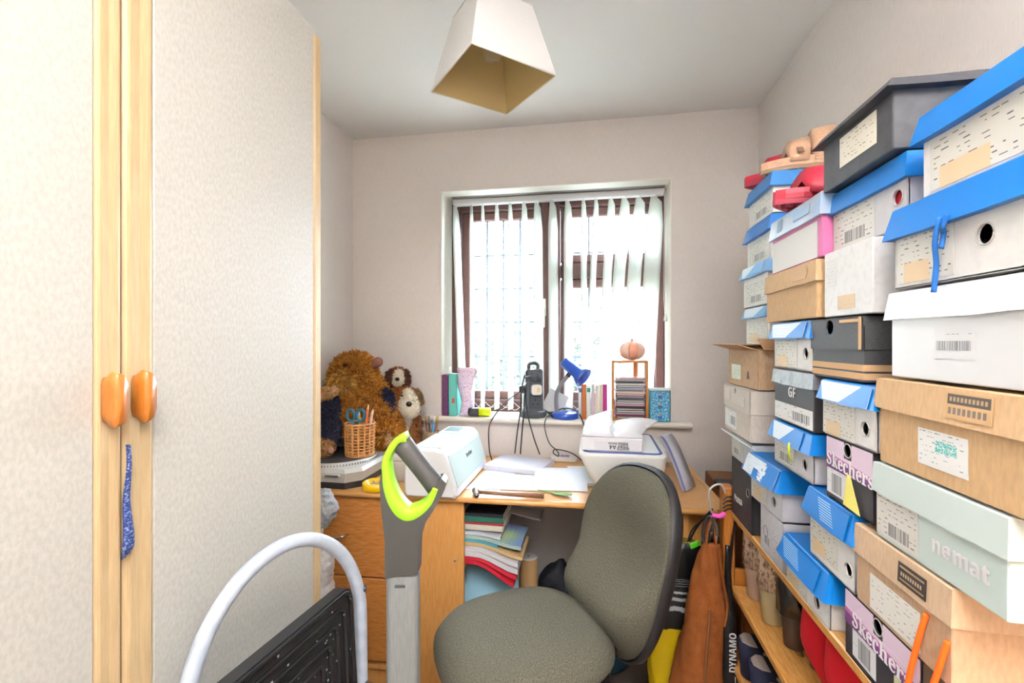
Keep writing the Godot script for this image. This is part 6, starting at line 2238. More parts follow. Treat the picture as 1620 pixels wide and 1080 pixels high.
	pile_part(t, "body", [cp([-0.985, 1.065, 1.985], [-0.935, 1.045, 1.965], 0.034, 0.034), cp([-0.935, 1.045, 1.965], [-0.905, 0.985, 1.955], 0.034, 0.026)], ["1b2140", "232a50", "151a34", "2b3360"], 1300, 0.011, 0.007, 0.02)
	# dark bear with beige head, upside down on the deck
	t = thing("bear_soft_toy", "navy and beige bear soft toy tumbled head down on the record deck", "soft toy", V(-1.09, DESK + 0.0915, 1.72))
	pile_part(t, "body", [cp([-1.10, 1.035, 1.79], [-1.09, 0.95, 1.76], 0.040, 0.046), cp([-1.09, 0.95, 1.76], [-1.06, 0.905, 1.72], 0.046, 0.042)], ["222338", "2b2c44", "33344c", "1a1a2c"], 1500, 0.010, 0.008, 0.025)
	pile_part(t, "arm", [cp([-1.115, 1.075, 1.77], [-1.055, 1.098, 1.745], 0.024, 0.017)], ["c79a6c", "d4aa7e", "b98a5c"], 500, 0.009, 0.006, 0.01)
	pile_part(t, "head", [cp([-1.085, 0.878, 1.70], [-1.06, 0.878, 1.69], 0.036, 0.034), cp([-1.06, 0.878, 1.69], [-1.038, 0.873, 1.675], 0.028, 0.022)], ["a87c4e", "b88c5c", "c79d6e", "966a40"], 1100, 0.009, 0.007, 0.02)
	pile_part(t, "ear", [cp([-1.085, 0.905, 1.655], [-1.083, 0.915, 1.652], 0.014, 0.012)], ["c8937c"], 0, 0, 0.005, 0.01)
	bead(t, "nose", V(-1.018, 0.873, 1.664), Vector3(0.012, 0.014, 0.010), M("c39084", 0.6))

# ---------------------------------------------------------------- under and beside the desk
func build_under_desk() -> void:
	var st: SurfaceTool
	# leaning stack of papers on the open shelf: [name, label, colour, thickness, length, droop, width, x shift, title]
	var items := [
		["foam_sheet", "lower bright red foam sheet drooping from the desk shelf", "c81f34", 0.014, 0.19, 0.075, 0.20, 0.0],
		["foam_sheet", "upper bright red foam sheet drooping from the desk shelf", "d02a3e", 0.012, 0.20, 0.060, 0.20, 0.0],
		["paper_block", "lower thick white paper block on the red foam sheets", "dedde2", 0.018, 0.205, 0.052, 0.20, 0.0],
		["paper_block", "upper thin white paper block under the cards and magazines", "e4e3e8", 0.014, 0.205, 0.046, 0.20, 0.0],
		["card_pack", "kraft card pack in the paper stack below the rainbow paper", "c9ab7a", 0.012, 0.21, 0.040, 0.18, 0.01],
		["magazine", "teal and white magazine in the paper stack", "4f9aa8", 0.010, 0.135, 0.030, 0.18, -0.005],
		["paper_block", "rainbow edged coloured paper block in the paper stack", "9a86c4", 0.014, 0.215, 0.028, 0.18, 0.0],
		["magazine", "pale magazine with blue corner under the white spined book", "cdd3dc", 0.010, 0.14, 0.020, 0.18, 0.0]]
	var y := 0.4935
	for q in items:
		st = S(false)
		var rings := []
		for i in 13:
			var u := i / 12.0
			var s := maxf(0.0, (u * (q[4] + 0.21) - 0.255) / 0.17)
			var c := V(-0.68 + u * (q[4] + 0.21) + q[7], y - q[5] * smoothstep(0.0, 1.0, s), 1.72)
			var r := PackedVector3Array()
			for v in [Vector2(0, -1), Vector2(1, -1), Vector2(1, 1), Vector2(0, 1)]:
				r.append(c + Vector3(0, v.x * q[3], -v.y * q[6] / 2))
			rings.append(r)
		setsmooth(st, false)
		loft(st, rings)
		solo(q[0], q[1], "paper", st, M(q[2], 0.6) if q[2] != "9a86c4" else N(["8f7fc0", "7f9fd0", "a8c89a", "e0cf8a"], Vector3(0.5, 60, 0.5), 0.6, 0.02, 1, 161))
		y += q[3] + 0.0012
	y += 0.004
	var bks := [["book", "white spined book with dark lettering in the desk shelf stack", "d9d5c8", 0.020, 0.145], ["book", "thin red edged book above the white spined one", "a83a3c", 0.008, 0.15], ["book", "dark green book high in the desk shelf stack", "2f6b5a", 0.020, 0.147], ["book", "black book directly under the desk top", "23252a", 0.012, 0.147]]
	for q in bks:
		var b := thing(q[0], q[1], "book", V(-0.395, y, 1.735))
		st = S()
		cb(st, Vector3(0, q[3] / 2, 0), Vector3(q[4], q[3], 0.20), 0.0015)
		part(b, "cover", st, M(q[2], 0.5))
		st = S()
		cb(st, Vector3(0.001, q[3] / 2, -0.002), Vector3(q[4] + 0.0006, q[3] * 0.7, 0.192), 0.0)
		part(b, "pages", st, M("ddd8cc", 0.8))
		if q[2] == "d9d5c8":
			plate(b, "spine_lettering", 0.12, 0.014, label_pic(71, "d9d5c8", "2c2c2e", 2, Rect2()), Transform3D(I3, Vector3(0.004, 0.010, 0.1008)))
		y += q[3] + 0.001
	# grey plastic packet poking out
	st = S()
	cb(st, Vector3.ZERO, Vector3(0.20, 0.006, 0.20), 0.002, Basis.from_euler(Vector3(0.25, 0, -0.20)))
	cb(st, Vector3(0.004, 0.02, -0.01), Vector3(0.20, 0.004, 0.19), 0.001, Basis.from_euler(Vector3(0.15, 0.1, -0.12)))
	solo("plastic_packet", "grey clear plastic packet sticking out above the coloured papers", "packet", st, M("b9b3b0", 0.2), V(-0.30, 0.655, 1.86))
	# blue folder leaning below the shelf
	st = S()
	cb(st, Vector3.ZERO, Vector3(0.21, 0.004, 0.30), 0.001, Basis.from_euler(Vector3(1.0, 0.25, 0)))
	solo("blue_folder", "light blue card folder leaning below the drooping papers", "folder", st, M("7fb0c4", 0.55), V(-0.385, 0.345, 1.73))
	st = S()
	cb(st, Vector3.ZERO, Vector3(0.12, 0.003, 0.18), 0.0008, Basis.from_euler(Vector3(1.1, 0.5, 0.2)))
	solo("loose_paper", "white printed paper under the light blue folder", "paper", st, M("dfdcda", 0.6), V(-0.44, 0.22, 1.70))
	# cardboard tube
	var tb := thing("cardboard_tube", "brown cardboard tube with white end standing under the desk", "tube", V(-0.262, 0.0, 1.88))
	st = S(false)
	lathe(st, [Vector2(0.036, 0.0), Vector2(0.037, 0.002), Vector2(0.037, 0.416), Vector2(0.035, 0.418)], 28)
	part(tb, "tube", st, M("b08a5c", 0.75))
	st = S(false)
	lathe(st, [Vector2(0.0365, 0.412), Vector2(0.0365, 0.4185), Vector2(0.030, 0.4195), Vector2(0.006, 0.4180), Vector2(0.0, 0.4180)], 28)
	part(tb, "end_cap", st, M("dcdad6", 0.5))
	# black bags and a teal backpack on the floor
	var bm := blob([[Vector3(0, 0.10, 0), Vector3(0, 0.24, 0), 0.10, 0.06], [Vector3(-0.04, 0.24, 0), Vector3(0.01, 0.33, 0), 0.05, 0.018], [Vector3(0.05, 0.2, 0.01), Vector3(0.09, 0.12, 0), 0.07, 0.06]], 0.012, 0.05, 0.01, 5)
	solo("black_holdall", "soft black bag slumped on the floor under the desk", "bag", bm, M("20232c", 0.7), V(-0.15, 0.0, 2.04))
	var bp := thing("teal_backpack", "dark teal backpack with black trim on the floor behind the chair", "backpack", V(0.0, 0.0, 1.86), 12.0)
	bm = blob([[Vector3(-0.05, 0.10, 0), Vector3(-0.02, 0.30, 0), 0.10, 0.09], [Vector3(0.06, 0.10, 0), Vector3(0.03, 0.30, 0), 0.10, 0.085], [Vector3(0, 0.30, 0), Vector3(0.01, 0.37, 0), 0.085, 0.06]], 0.012, 0.05)
	part(bp, "body", bm, N(["0f3a4c", "15475c", "0c2c3c"], Vector3(14, 2, 14), 0.6, 0.04, 3, 171))
	st = S(false)
	tube(st, spline([Vector3(-0.12, 0.04, 0.05), Vector3(-0.10, 0.2, 0.085), Vector3(-0.07, 0.33, 0.075), Vector3(0.0, 0.41, 0.04), Vector3(0.06, 0.33, 0.07), Vector3(0.10, 0.15, 0.09)], 6), 0.010, 8)
	part(bp, "black_trim", st, M("17181a", 0.6))
	st = S(false)
	tube(st, spline([Vector3(-0.09, 0.05, 0.095), Vector3(-0.06, 0.22, 0.105), Vector3(-0.03, 0.34, 0.085), Vector3(0.02, 0.40, 0.05)], 6), 0.003, 6)
	part(bp, "zip", st, M("9aa0a4", 0.4, {"metal": 0.6}))
	# grey and white carrier bags hanging beside the wardrobe from the drawer handle
	var plastic := N(["b9bcc2", "c9ccd2", "d9dce0", "e2e4e8"], Vector3.ONE * 5, 0.35, 0.03, 4, 181, {"bump": 0.6})
	bm = blob([[Vector3(0, 0.0, 0), Vector3(0.02, -0.08, 0.01), 0.012, 0.035], [Vector3(0.02, -0.08, 0.01), Vector3(0.0, -0.20, 0.02), 0.035, 0.06], [Vector3(0, -0.2, 0.02), Vector3(-0.01, -0.36, 0.02), 0.06, 0.08]], 0.008, 0.03, 0.016, 8, 34.0)
	var cb1 := thing("carrier_bag", "crumpled white carrier bag hanging in the gap beside the wardrobe", "plastic bag", V(-0.94, 0.62, 1.46))
	part(cb1, "bag", bm, plastic)
	st = S(false)
	tube(st, spline([Vector3(-0.01, 0.0, 0), Vector3(-0.02, 0.05, -0.01), Vector3(-0.005, 0.075, -0.03), Vector3(0.012, 0.05, -0.01), Vector3(0.01, 0.0, 0)], 5), 0.005, 7)
	part(cb1, "handles", st, plastic)
	bm = blob([[Vector3(0, 0.05, 0), Vector3(0.012, 0.0, 0.0), 0.024, 0.030], [Vector3(0.012, 0.0, 0.0), Vector3(0.0, -0.04, 0.005), 0.030, 0.022]], 0.005, 0.02, 0.014, 12, 45.0)
	solo("grey_rag", "crumpled grey cloth bundle stuffed above the carrier bag", "cloth", bm, N(["8d949c", "a4abb4", "b9c0c8"], Vector3.ONE * 8, 0.6, 0.04, 3, 182), V(-0.925, 0.715, 1.475))
	bm = blob([[Vector3(-0.03, 0.05, 0), Vector3(0.04, 0.06, 0), 0.05, 0.05], [Vector3(0, 0.08, 0.02), Vector3(0.03, 0.13, 0.01), 0.05, 0.03]], 0.007, 0.03, 0.02, 9, 35.0)
	solo("orange_bag", "crumpled orange plastic bag on the floor below the drawers", "plastic bag", bm, M("f05a14", 0.4), V(-0.70, 0.0, 1.44))

# ---------------------------------------------------------------- bags hung from the rack's end post
func bag_rings(rows: Array, seg: int, wav: float, ph: float, nw: int) -> Array:
	# rows: [centre, half width, half depth]
	var out := []
	for i in rows.size():
		var q = rows[i]
		var r := PackedVector3Array()
		for j in seg:
			var a := TAU * j / seg
			var k := 1.0 + wav * sin(a * nw + ph + i * 0.5) + wav * 0.5 * sin(a * (nw * 2 + 1) + i * 0.9)
			r.append(q[0] + Vector3(cos(a) * q[1] * k, 0, sin(a) * q[2] * k))
		out.append(r)
	return out

func dense(rows: Array, per := 4) -> Array:
	var c := []
	for q in rows:
		c.append(q[0])
	var cs := spline(c, per)
	var out := []
	for i in cs.size():
		var f := float(i) / per
		var k := mini(int(f), rows.size() - 2)
		var u := f - k
		out.append([cs[i], lerpf(rows[k][1], rows[k + 1][1], smoothstep(0, 1, u)), lerpf(rows[k][2], rows[k + 1][2], smoothstep(0, 1, u))])
	return out

func build_bags() -> void:
	var suede := N(["7a3c12", "8c4818", "97531f", "a15d28"], Vector3(2.5, 1.5, 2.5), 0.85, 0.03, 4, 191, {"bump": 0.2})
	var ny := N(["0f1012", "17181b", "232428"], Vector3(8, 3, 8), 0.35, 0.03, 4, 192, {"bump": 0.8})
	# hook and carabiners on the post
	var hk := thing("carabiner_bunch", "bunch of grey carabiner clips hanging from the rack's end post", "clip", V(0.352, 0.80, 1.455))
	var st: SurfaceTool
	for k in 4:
		st = S(false)
		var lp := []
		for i in 21:
			var a := TAU * i / 20
			lp.append(Basis.from_euler(Vector3(0.2 * k, 0.5 * k - 0.6, 0.15 * k - 0.2)) * Vector3(cos(a) * 0.013, -0.060 - k * 0.012 + sin(a) * 0.042, 0.012 + 0.006 * k))
		tube(st, lp, 0.0050, 7)
		part(hk, "clip", st, M(["6b7076", "9aa0a6", "4d5156", "b4b8bc"][k], 0.3, {"metal": 0.9}))
	st = S(false)
	tube(st, spline([Vector3(0.034, 0.05, 0.0), Vector3(0.02, 0.075, -0.005), Vector3(-0.008, 0.06, -0.005), Vector3(-0.012, 0.02, 0), Vector3(0.0, -0.03, 0)], 6), 0.003, 7)
	part(hk, "wire_loop", st, M("c9ccd0", 0.3, {"metal": 0.5}))
	st = S(false)
	tube(st, spline([Vector3(-0.006, -0.012, 0.008), Vector3(0.012, -0.014, 0.012), Vector3(0.028, -0.006, 0.008)], 5), 0.009, 8, 0.7)
	part(hk, "pink_ribbon", st, M("e54fb4", 0.6))
	# tan suede bag
	var b := thing("suede_bag", "long tan suede bag with front zip hanging from the rack post", "bag", V(0.322, 0.72, 1.47))
	var p := b.position
	var rows := [[V(0.345, 0.70, 1.455) - p, 0.022, 0.016], [V(0.340, 0.65, 1.455) - p, 0.036, 0.024], [V(0.334, 0.58, 1.458) - p, 0.046, 0.034], [V(0.328, 0.48, 1.462) - p, 0.056, 0.042], [V(0.318, 0.36, 1.462) - p, 0.070, 0.05], [V(0.312, 0.24, 1.462) - p, 0.080, 0.055], [V(0.310, 0.15, 1.462) - p, 0.078, 0.05], [V(0.310, 0.11, 1.462) - p, 0.060, 0.035]]
	st = S(false)
	loft(st, bag_rings(dense(rows, 4), 48, 0.09, 0.6, 3))
	part(b, "body", st, suede)
	for q in [[-0.016, 0.006], [0.014, -0.004]]:
		st = S(false)
		tube(st, spline([V(0.345 + q[0], 0.68, 1.448) - p, V(0.343 + q[0] * 0.7, 0.735, 1.448) - p, V(0.350 + q[0] * 0.2, 0.775, 1.452) - p], 5), 0.010, 8, 0.35)
		part(b, "strap", st, suede)
	st = S(false)
	tube(st, spline([V(0.332, 0.52, 1.412) - p, V(0.322, 0.42, 1.404) - p, V(0.312, 0.30, 1.399) - p, V(0.306, 0.20, 1.400) - p], 6), 0.0035, 6)
	part(b, "zip", st, M("8c5a3a", 0.5))
	st = S(false)
	tube(st, spline([V(0.36, 0.69, 1.44) - p, V(0.372, 0.60, 1.432) - p, V(0.384, 0.53, 1.438) - p, V(0.376, 0.47, 1.44) - p], 6), 0.012, 8, 0.4)
	part(b, "side_tab", st, suede)
	# black drawstring bag with white stripes and yellow foot
	var stripes := T(picture(256, 256, func(im: Image):
		for y in 256:
			for x in 256:
				var v := y / 256.0
				var u := x / 256.0
				var c := Color("131416")
				var w := v + 0.05 * sin(u * TAU)
				for s in [0.50, 0.545, 0.59]:
					if absf(w - s) < 0.010:
						c = Color("b9bcc0")
				for s in [0.36, 0.385, 0.41, 0.435]:
					if absf(w - s) < 0.004:
						c = Color("a9acb0")
				if w > 0.665:
					c = Color("d9b80c")
				im.set_pixel(x, y, c)), 0.4)
	stripes.texture_repeat = true
	var d := thing("drawstring_bag", "black drawstring sports bag with white stripes and yellow base behind the suede bag", "bag", V(0.285, 0.60, 1.565))
	p = d.position
	rows = [[V(0.292, 0.665, 1.550) - p, 0.026, 0.020], [V(0.280, 0.635, 1.55) - p, 0.058, 0.030], [V(0.272, 0.57, 1.555) - p, 0.064, 0.034], [V(0.290, 0.525, 1.562) - p, 0.032, 0.022], [V(0.268, 0.48, 1.565) - p, 0.062, 0.030], [V(0.256, 0.38, 1.565) - p, 0.072, 0.034], [V(0.250, 0.26, 1.565) - p, 0.072, 0.034], [V(0.248, 0.16, 1.565) - p, 0.062, 0.030], [V(0.256, 0.11, 1.565) - p, 0.036, 0.02]]
	st = S(false)
	loft(st, bag_rings(dense(rows, 5), 44, 0.06, 0.0, 7))
	part(d, "body", st, stripes)
	st = S(false)
	tube(st, spline([V(0.300, 0.66, 1.55) - p, V(0.320, 0.73, 1.51) - p, V(0.350, 0.80, 1.46) - p], 5), 0.003, 6)
	tube(st, spline([V(0.292, 0.65, 1.545) - p, V(0.306, 0.72, 1.51) - p, V(0.346, 0.79, 1.452) - p], 5), 0.003, 6)
	part(d, "cord", st, ny)
	st = S()
	cb(st, V(0.312, 0.665, 1.52) - p, Vector3(0.030, 0.020, 0.004), 0.001, Basis.from_euler(Vector3(0.2, 0.3, 0.4)))
	part(d, "green_tag", st, M("5fd42a", 0.5))
	# slim black nylon bag with white lettering, nearest the rack
	var e := thing("nylon_bag", "slim black nylon bag with white lettering hung against the rack post", "bag", V(0.392, 0.50, 1.435))
	p = e.position
	rows = [[V(0.388, 0.70, 1.448) - p, 0.006, 0.006], [V(0.390, 0.58, 1.444) - p, 0.010, 0.010], [V(0.392, 0.50, 1.44) - p, 0.018, 0.012], [V(0.393, 0.36, 1.44) - p, 0.020, 0.014], [V(0.392, 0.22, 1.44) - p, 0.020, 0.014], [V(0.392, 0.15, 1.44) - p, 0.012, 0.010]]
	st = S(false)
	loft(st, bag_rings(dense(rows, 4), 20, 0.05, 0.0, 3))
	part(e, "body", st, ny)
	letters(e, "lettering", "DYNAMO", 0.020, M("e6e6e6", 0.5), Transform3D(Basis(Vector3.BACK, PI / 2), V(0.397, 0.40, 1.4245) - p), true)
	st = S(false)
	tube(st, spline([V(0.383, 0.30, 1.4245) - p, V(0.386, 0.275, 1.4245) - p, V(0.398, 0.27, 1.4245) - p, V(0.404, 0.30, 1.4255) - p, V(0.404, 0.33, 1.426) - p], 5), 0.0016, 5)
	part(e, "logo_curve", st, M("e6e6e6", 0.5))
	# thin black cords looped over the post
	p = hk.position
	for k in 4:
		st = S(false)
		tube(st, spline([V(0.378, 0.83 - k * 0.012, 1.458), V(0.396, 0.84 - k * 0.012, 1.4595), V(0.4185, 0.825 - k * 0.01, 1.460), V(0.404, 0.72, 1.456 - k * 0.003), V(0.382 + k * 0.005, 0.60, 1.453)].map(func(v): return v - p), 6), 0.0024, 6)
		part(hk, "black_cord", st, ny)

# ---------------------------------------------------------------- shoes
# heel at -x, toe at +x
func heeled(n: String, label: String, at: Vector3, yaw: float, hh: float, heel_m: Material, upper_m: Material, sole_m: Material, closed: bool, grp: String, heel_w := 0.030, tall := 0.075) -> Node3D:
	var s := thing(n, label, "shoe", at, yaw, grp)
	var st := S(false)
	# heel block
	var rings := []
	for q in [[0.0, 0.82], [0.004, 0.86], [hh * 0.5, 0.92], [hh, 1.06]]:
		var r := PackedVector3Array()
		for j in 18:
			var a := TAU * j / 18
			r.append(Vector3(-0.078 + cos(a) * heel_w * q[1] * 1.05, q[0], sin(a) * heel_w * q[1]))
		rings.append(r)
	loft(st, rings)
	part(s, "heel", st, heel_m)
	# sole band from heel seat to toe
	rings = []
	var urs := []
	for i in 15:
		var u := i / 14.0
		var x := lerpf(-0.108, 0.105, u)
		var y := 0.006 + (hh - 0.004) * (1.0 - smoothstep(0.08, 0.66, u)) 
		var w := (0.030 + 0.012 * sin(clampf((u - 0.25) / 0.75, 0, 1) * PI * 0.75)) * sqrt(clampf(minf(u * 9.0 + 0.12, (1.0 - u) * 6.0 + 0.1), 0.0, 1.0))
		var r := PackedVector3Array()
		for q in [Vector2(-1, -0.5), Vector2(1, -0.5), Vector2(1.0, 0.5), Vector2(-1.0, 0.5)]:
			r.append(Vector3(x, y + q.y * 0.009, q.x * w))
		rings.append(r)
		urs.append([x, y, w])
	st = S()
	loft(st, rings)
	part(s, "insole", st, sole_m)
	st = S(false)
	rings = []
	for i in 15:
		var u := i / 14.0
		var q = urs[i]
		var h: float = tall * (1.0 - smoothstep(0.1, 0.42, u)) + 0.030 * (1.0 - u * 0.5) if closed else (tall * 0.28 if u < 0.16 else (0.036 if u > 0.6 and u < 0.86 else 0.0))
		if not closed and h == 0.0:
			continue
		var r := PackedVector3Array()
		for j in 11:
			var a := PI * j / 10.0
			var e := 0.55 if (u < 0.4 and closed) else 1.0
			r.append(Vector3(q[0] - (0.006 if u < 0.1 else 0.0), q[1] - 0.003 + pow(sin(a), e) * h, -cos(a) * (q[2] + 0.003)))
		rings.append(r)
	if closed:
		loft(st, rings)
	else:
		var fr := rings.filter(func(r): return r[5].x > 0.0)
		loft(st, fr, false, false, false)
	part(s, "upper" if closed else "toe_strap", st, upper_m)
	return s

func slide(n: String, label: String, at: Vector3, rot: Vector3, m: Material, sole: Material, two: bool) -> void:
	var s := thing(n, label, "sandal", at)
	s.rotation_degrees = rot
	var out := func(u: float) -> float: return (0.036 + 0.012 * sin(clampf(u, 0, 1) * PI * 1.1 + 0.2)) * pow(clampf(minf((1.0 - u) * 5.0, u * 6.0), 0.02, 1.0), 0.45)
	for k in 2:
		var st := S(false)
		var rings := []
		for i in 19:
			var u := i / 18.0
			var w: float = out.call(u) * (1.0 if k == 0 else 0.97)
			var x := lerpf(0.12, -0.12, u)
			var y0: float = 0.010 if k == 0 else 0.0
			var y1: float = (0.030 + 0.006 * (1 - u)) if k == 0 else 0.011
			rings.append(PackedVector3Array([Vector3(x, y0, -w), Vector3(x, y0, w), Vector3(x, (y0 + y1) / 2, w * 1.04), Vector3(x, y1, w * 0.97), Vector3(x, y1 - (0.004 if k == 0 else 0.0), 0), Vector3(x, y1, -w * 0.97), Vector3(x, (y0 + y1) / 2, -w * 1.04)]))
		setsmooth(st, false)
		loft(st, rings)
		part(s, "footbed" if k == 0 else "tread_sole", st, m if k == 0 else sole)
	# tread blocks under the toe
	var st2 := S()
	for i in 9:
		for j in 5:
			var x := -0.108 + i * 0.017
			var z := (j - 2) * 0.017 + (0.008 if i % 2 else 0.0)
			if absf(z) + 0.008 < out.call((0.12 - x) / 0.24):
				cb(st2, Vector3(x, -0.001, z), Vector3(0.012, 0.005, 0.011), 0.0012, Basis(Vector3.UP, 0.6))
	var tr := part(s, "tread_blocks", st2, sole)
	tr.set_meta("kind", "stuff")
	for q in ([[-0.04, 0.045, 0.075], [0.02, 0.05, 0.105]] if two else [[-0.03, 0.085, 0.074]]):
		var rings := []
		for i in 3:
			var x: float = q[0] + (i - 1) * q[1] / 2.0
			var r := PackedVector3Array()
			for j in 13:
				var a := PI * j / 12.0
				r.append(Vector3(x + 0.012 * sin(a), 0.018 + sin(a) * (q[2] + (x - q[0]) * 0.25), -cos(a) * 0.049))
			for j in 13:
				var a := PI - PI * j / 12.0
				r.append(Vector3(x + 0.012 * sin(a), 0.018 + sin(a) * (q[2] + (x - q[0]) * 0.25) - 0.005 * sin(a), -cos(a) * 0.045))
			rings.append(r)
		var st := S(false)
		loft(st, rings)
		var sp := part(s, "strap", st, m)
		if two:
			st = S()
			cb(st, Vector3(q[0], 0.045, 0.052), Vector3(0.016, 0.018, 0.003), 0.001, Basis(Vector3.RIGHT, -0.5))
			part(sp, "buckle", st, M("8a6a58", 0.4))

func build_shoes() -> void:
	var leo := T(picture(256, 128, func(im: Image):
		var nz := FastNoiseLite.new()
		nz.noise_type = FastNoiseLite.TYPE_CELLULAR
		nz.seed = 6
		nz.frequency = 0.075
		nz.cellular_return_type = FastNoiseLite.RETURN_DISTANCE
		for y in 128:
			for x in 256:
				var v := nz.get_noise_2d(x, y)
				im.set_pixel(x, y, Color("3a1f1e") if v < -0.62 and v > -0.80 else (Color("7a4a3c") if v <= -0.80 else Color("d8b99c")))), 0.7)
	leo.uv1_triplanar = true
	leo.uv1_scale = Vector3.ONE * 5.5
	leo.texture_repeat = true
	var tan := M("b3937c", 0.6)
	var ribbed := N(["a08a5c", "b39c6c", "bda878"], Vector3(2, 40, 2), 0.6, 0.04, 2, 201)
	var G := "shoes on the pine rack's upper shelf"
	heeled("leopard_shoe", "leopard print shoe with plain taupe block heel at the rack's far end", V(0.535, 0.5785, 1.405), 0, 0.088, tan, leo, tan, true, G, 0.030, 0.075)
	heeled("leopard_shoe", "leopard print shoe with ribbed beige heel, next to the taupe heeled one", V(0.535, 0.5785, 1.29), 0, 0.088, ribbed, leo, tan, true, G, 0.030, 0.075)
	var bl := M("1a1a1b", 0.25, {"coat": 0.4})
	var brown := N(["3c2a20", "4a3528", "5a4232"], Vector3(2, 30, 2), 0.5, 0.04, 2, 202)
	heeled("black_ankle_shoe", "glossy black shoe with brown stacked heel, farther from the red shoes", V(0.548, 0.5785, 1.195), 0, 0.080, brown, bl, bl, true, G, 0.026, 0.075)
	heeled("black_ankle_shoe", "glossy black shoe with brown stacked heel, close behind the red shoes", V(0.575, 0.5785, 1.122), 0, 0.080, brown, bl, bl, true, G, 0.026, 0.075)
	var red := N(["b80a18", "c60f1e", "d01626"], Vector3.ONE * 14, 0.9, 0.08, 3, 203)
	for q in [["red suede boot with tapered heel, farther one of the pair", 1.035], ["red suede boot with tapered heel, nearer one of the pair", 0.935]]:
		var s := thing("red_boot", q[0], "shoe", V(0.555, 0.5785, q[1]), 0, G)
		var st := S(false)
		var rings := []
		for i in 13:
			var u := i / 12.0
			var y := u * 0.192
			var cx := lerpf(-0.068, -0.075, u)
			var k := 0.016 + 0.030 * smoothstep(0.0, 0.62, u)
			var r := PackedVector3Array()
			for j in 24:
				var a := TAU * j / 24
				var fx := cos(a) * k * (1.15 if cos(a) < 0 else 1.0 + 0.9 * smoothstep(0.3, 1.0, u))
				r.append(Vector3(cx + fx - 0.010 * sin(u * PI), y, sin(a) * k * 0.95))
			rings.append(r)
		loft(st, rings)
		part(s, "boot_leg", st, red)
		st = S(false)
		rings = []
		for i in 11:
			var u := i / 10.0
			var x := lerpf(-0.05, 0.125, u)
			var base := 0.008 + 0.075 * (1 - smoothstep(0.0, 0.55, u))
			var h := lerpf(0.085, 0.035, smoothstep(0.0, 0.8, u))
			var w := 0.036 * sqrt(clampf((1.0 - u) * 5.0, 0.03, 1.0))
			var r := PackedVector3Array()
			for j in 16:
				var a := TAU * j / 16
				r.append(Vector3(x, base + h / 2 + sin(a) * h / 2, cos(a) * w))
			rings.append(r)
		loft(st, rings)
		part(s, "foot", st, red)
	var G2 := "shoes on the pine rack's lower shelf"
	var navy := M("23263f", 0.8)
	var ins := M("b9aca4", 0.7)
	for q in [["navy suede wedge sandal with pale insole, farther of the two", 1.395], ["navy suede wedge sandal with pale insole, nearer of the two", 1.30]]:
		heeled("navy_wedge", q[0], V(0.518, 0.3605, q[1]), 0, 0.098, navy, navy, ins, false, G2, 0.034, 0.05)
	for q in [["black block heel sandal with tan insole, beside the navy wedges", 1.195], ["black block heel sandal with tan insole, nearest on the lower shelf", 1.10]]:
		heeled("black_sandal", q[0], V(0.518, 0.3605, q[1]), 0, 0.10, M("1d1b1c", 0.4), M("1d1b1c", 0.4), M("b08a76", 0.6), false, G2, 0.034, 0.05)
	# navy strap shoe behind, hanging low under the middle shelf
	heeled("navy_court_shoe", "dark navy shoe lying behind the wedge sandals", V(0.60, 0.3605, 1.0), 0, 0.05, navy, navy, ins, true, G2, 0.026, 0.05)
	# sandals on top of the box wall
	var ros := M("b4253c", 0.45)
	var rsole := M("a8364a", 0.55)
	slide("pool_slide", "red pool slide poking out under the peach sandal on the highest blue box", V(0.565, 1.7585, 1.475), Vector3(0, 0, 0), ros, rsole, false)
	slide("peach_sandal", "shiny peach sandal with a buckle on the highest blue box by the wall", V(0.575, 1.7585, 1.375), Vector3(0, 0, 0), N(["c99874", "d6a683", "dfb493"], Vector3.ONE * 5, 0.3, 0.03, 3, 211), M("a58a6e", 0.6), true)
	slide("pool_slide", "red pool slide with tread showing, lying on the silver blue lid", V(0.485, 1.5725, 1.055), Vector3(0, 10, -4), ros, rsole, false)

# ---------------------------------------------------------------- cables
func cable(n: String, label: String, pts: Array, r: float, hex: String) -> void:
	var st := S(false)
	tube(st, spline(pts, 8), r, 7)
	solo(n, label, "cable", st, M(hex, 0.5))

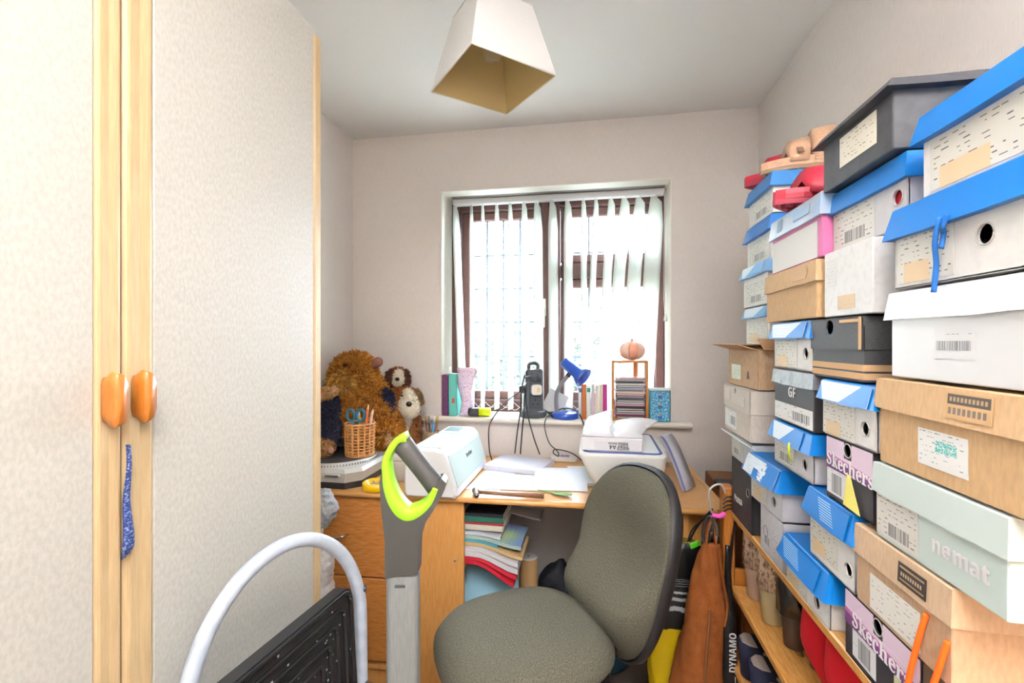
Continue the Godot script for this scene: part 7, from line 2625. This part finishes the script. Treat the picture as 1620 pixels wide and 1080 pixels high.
func build_cables() -> void:
	var Y := DESK + 0.004
	cable("black_cable", "black cable running from the socket tower down to the cutting machine", [V(-0.325, 1.075, 2.19), V(-0.40, 1.02, 2.15), V(-0.455, 0.955, 2.12), V(-0.475, 0.90, 2.08), V(-0.465, 0.80, 2.05), V(-0.45, Y, 2.05)], 0.003, "2a2a2c")
	cable("black_cable", "outermost of three black cables hanging from the socket tower", [V(-0.320, 1.14, 2.16), V(-0.332, 1.07, 2.135), V(-0.335, 0.98, 2.125), V(-0.350, 0.88, 2.13), V(-0.362, Y + 0.022, 2.13)], 0.0032, "222224")
	cable("black_cable", "middle one of three black cables hanging from the socket tower", [V(-0.318, 1.08, 2.16), V(-0.318, 0.98, 2.125), V(-0.328, 0.88, 2.13), V(-0.335, Y + 0.022, 2.125)], 0.0034, "222224")
	cable("black_cable", "innermost of three black cables hanging from the socket tower", [V(-0.314, 1.07, 2.16), V(-0.305, 0.98, 2.125), V(-0.275, 0.86, 2.13), V(-0.245, Y + 0.022, 2.13)], 0.0030, "222224")
	cable("lamp_cable", "thin black lamp cable looping from the blue base onto the desk", [V(-0.190, 0.948, 2.20), V(-0.215, 0.945, 2.145), V(-0.222, 0.90, 2.13), V(-0.200, 0.83, 2.13), V(-0.165, 0.80, 2.12), V(-0.155, 0.78, 2.10), V(-0.18, 0.79, 2.11), V(-0.17, 0.805, 2.12), V(-0.10, 0.80, 2.09), V(-0.05, 0.775, 2.06)], 0.0025, "262628")
	cable("lamp_cable", "black cable lying across the sill behind the blue lamp base", [V(-0.22, SILL + 0.004, 2.20), V(-0.15, SILL + 0.038, 2.255), V(-0.08, SILL + 0.035, 2.22), V(-0.045, 0.925, 2.14), V(-0.03, 0.86, 2.13), V(-0.02, 0.80, 2.12)], 0.0032, "2c2c2e")
	cable("white_cable", "thin pale cable curving along the desk's rounded end", [V(0.25, Y, 2.12), V(0.32, Y, 2.13), V(0.385, Y, 2.03), V(0.415, Y, 1.90), V(0.422, Y - 0.002, 1.80)], 0.0022, "d9c7ae")
	var st := S()
	cb(st, Vector3(0, 0.012, 0), Vector3(0.20, 0.024, 0.12), 0.005)
	solo("black_router", "flat black box with cables on the floor unit beyond the desk's end", "router", st, M("2b2c2e", 0.5), V(0.565, 0.74, 1.86), 0.0)
	# small pine cupboard that carries it, in the corner beyond the rack
	var cbn := thing("corner_cupboard", "plain low cupboard in the corner between desk and shoe rack", "cupboard", V(0.590, 0, 1.88))
	st = S()
	cb(st, Vector3(0, 0.37, 0), Vector3(0.22, 0.738, 0.50), 0.004)
	part(cbn, "body", st, M("8a5a30", 0.5))
	st = S()
	cb(st, Vector3(0, 0.37, 0.252), Vector3(0.205, 0.70, 0.012), 0.003)
	part(cbn, "door", st, M("a56a34", 0.5))
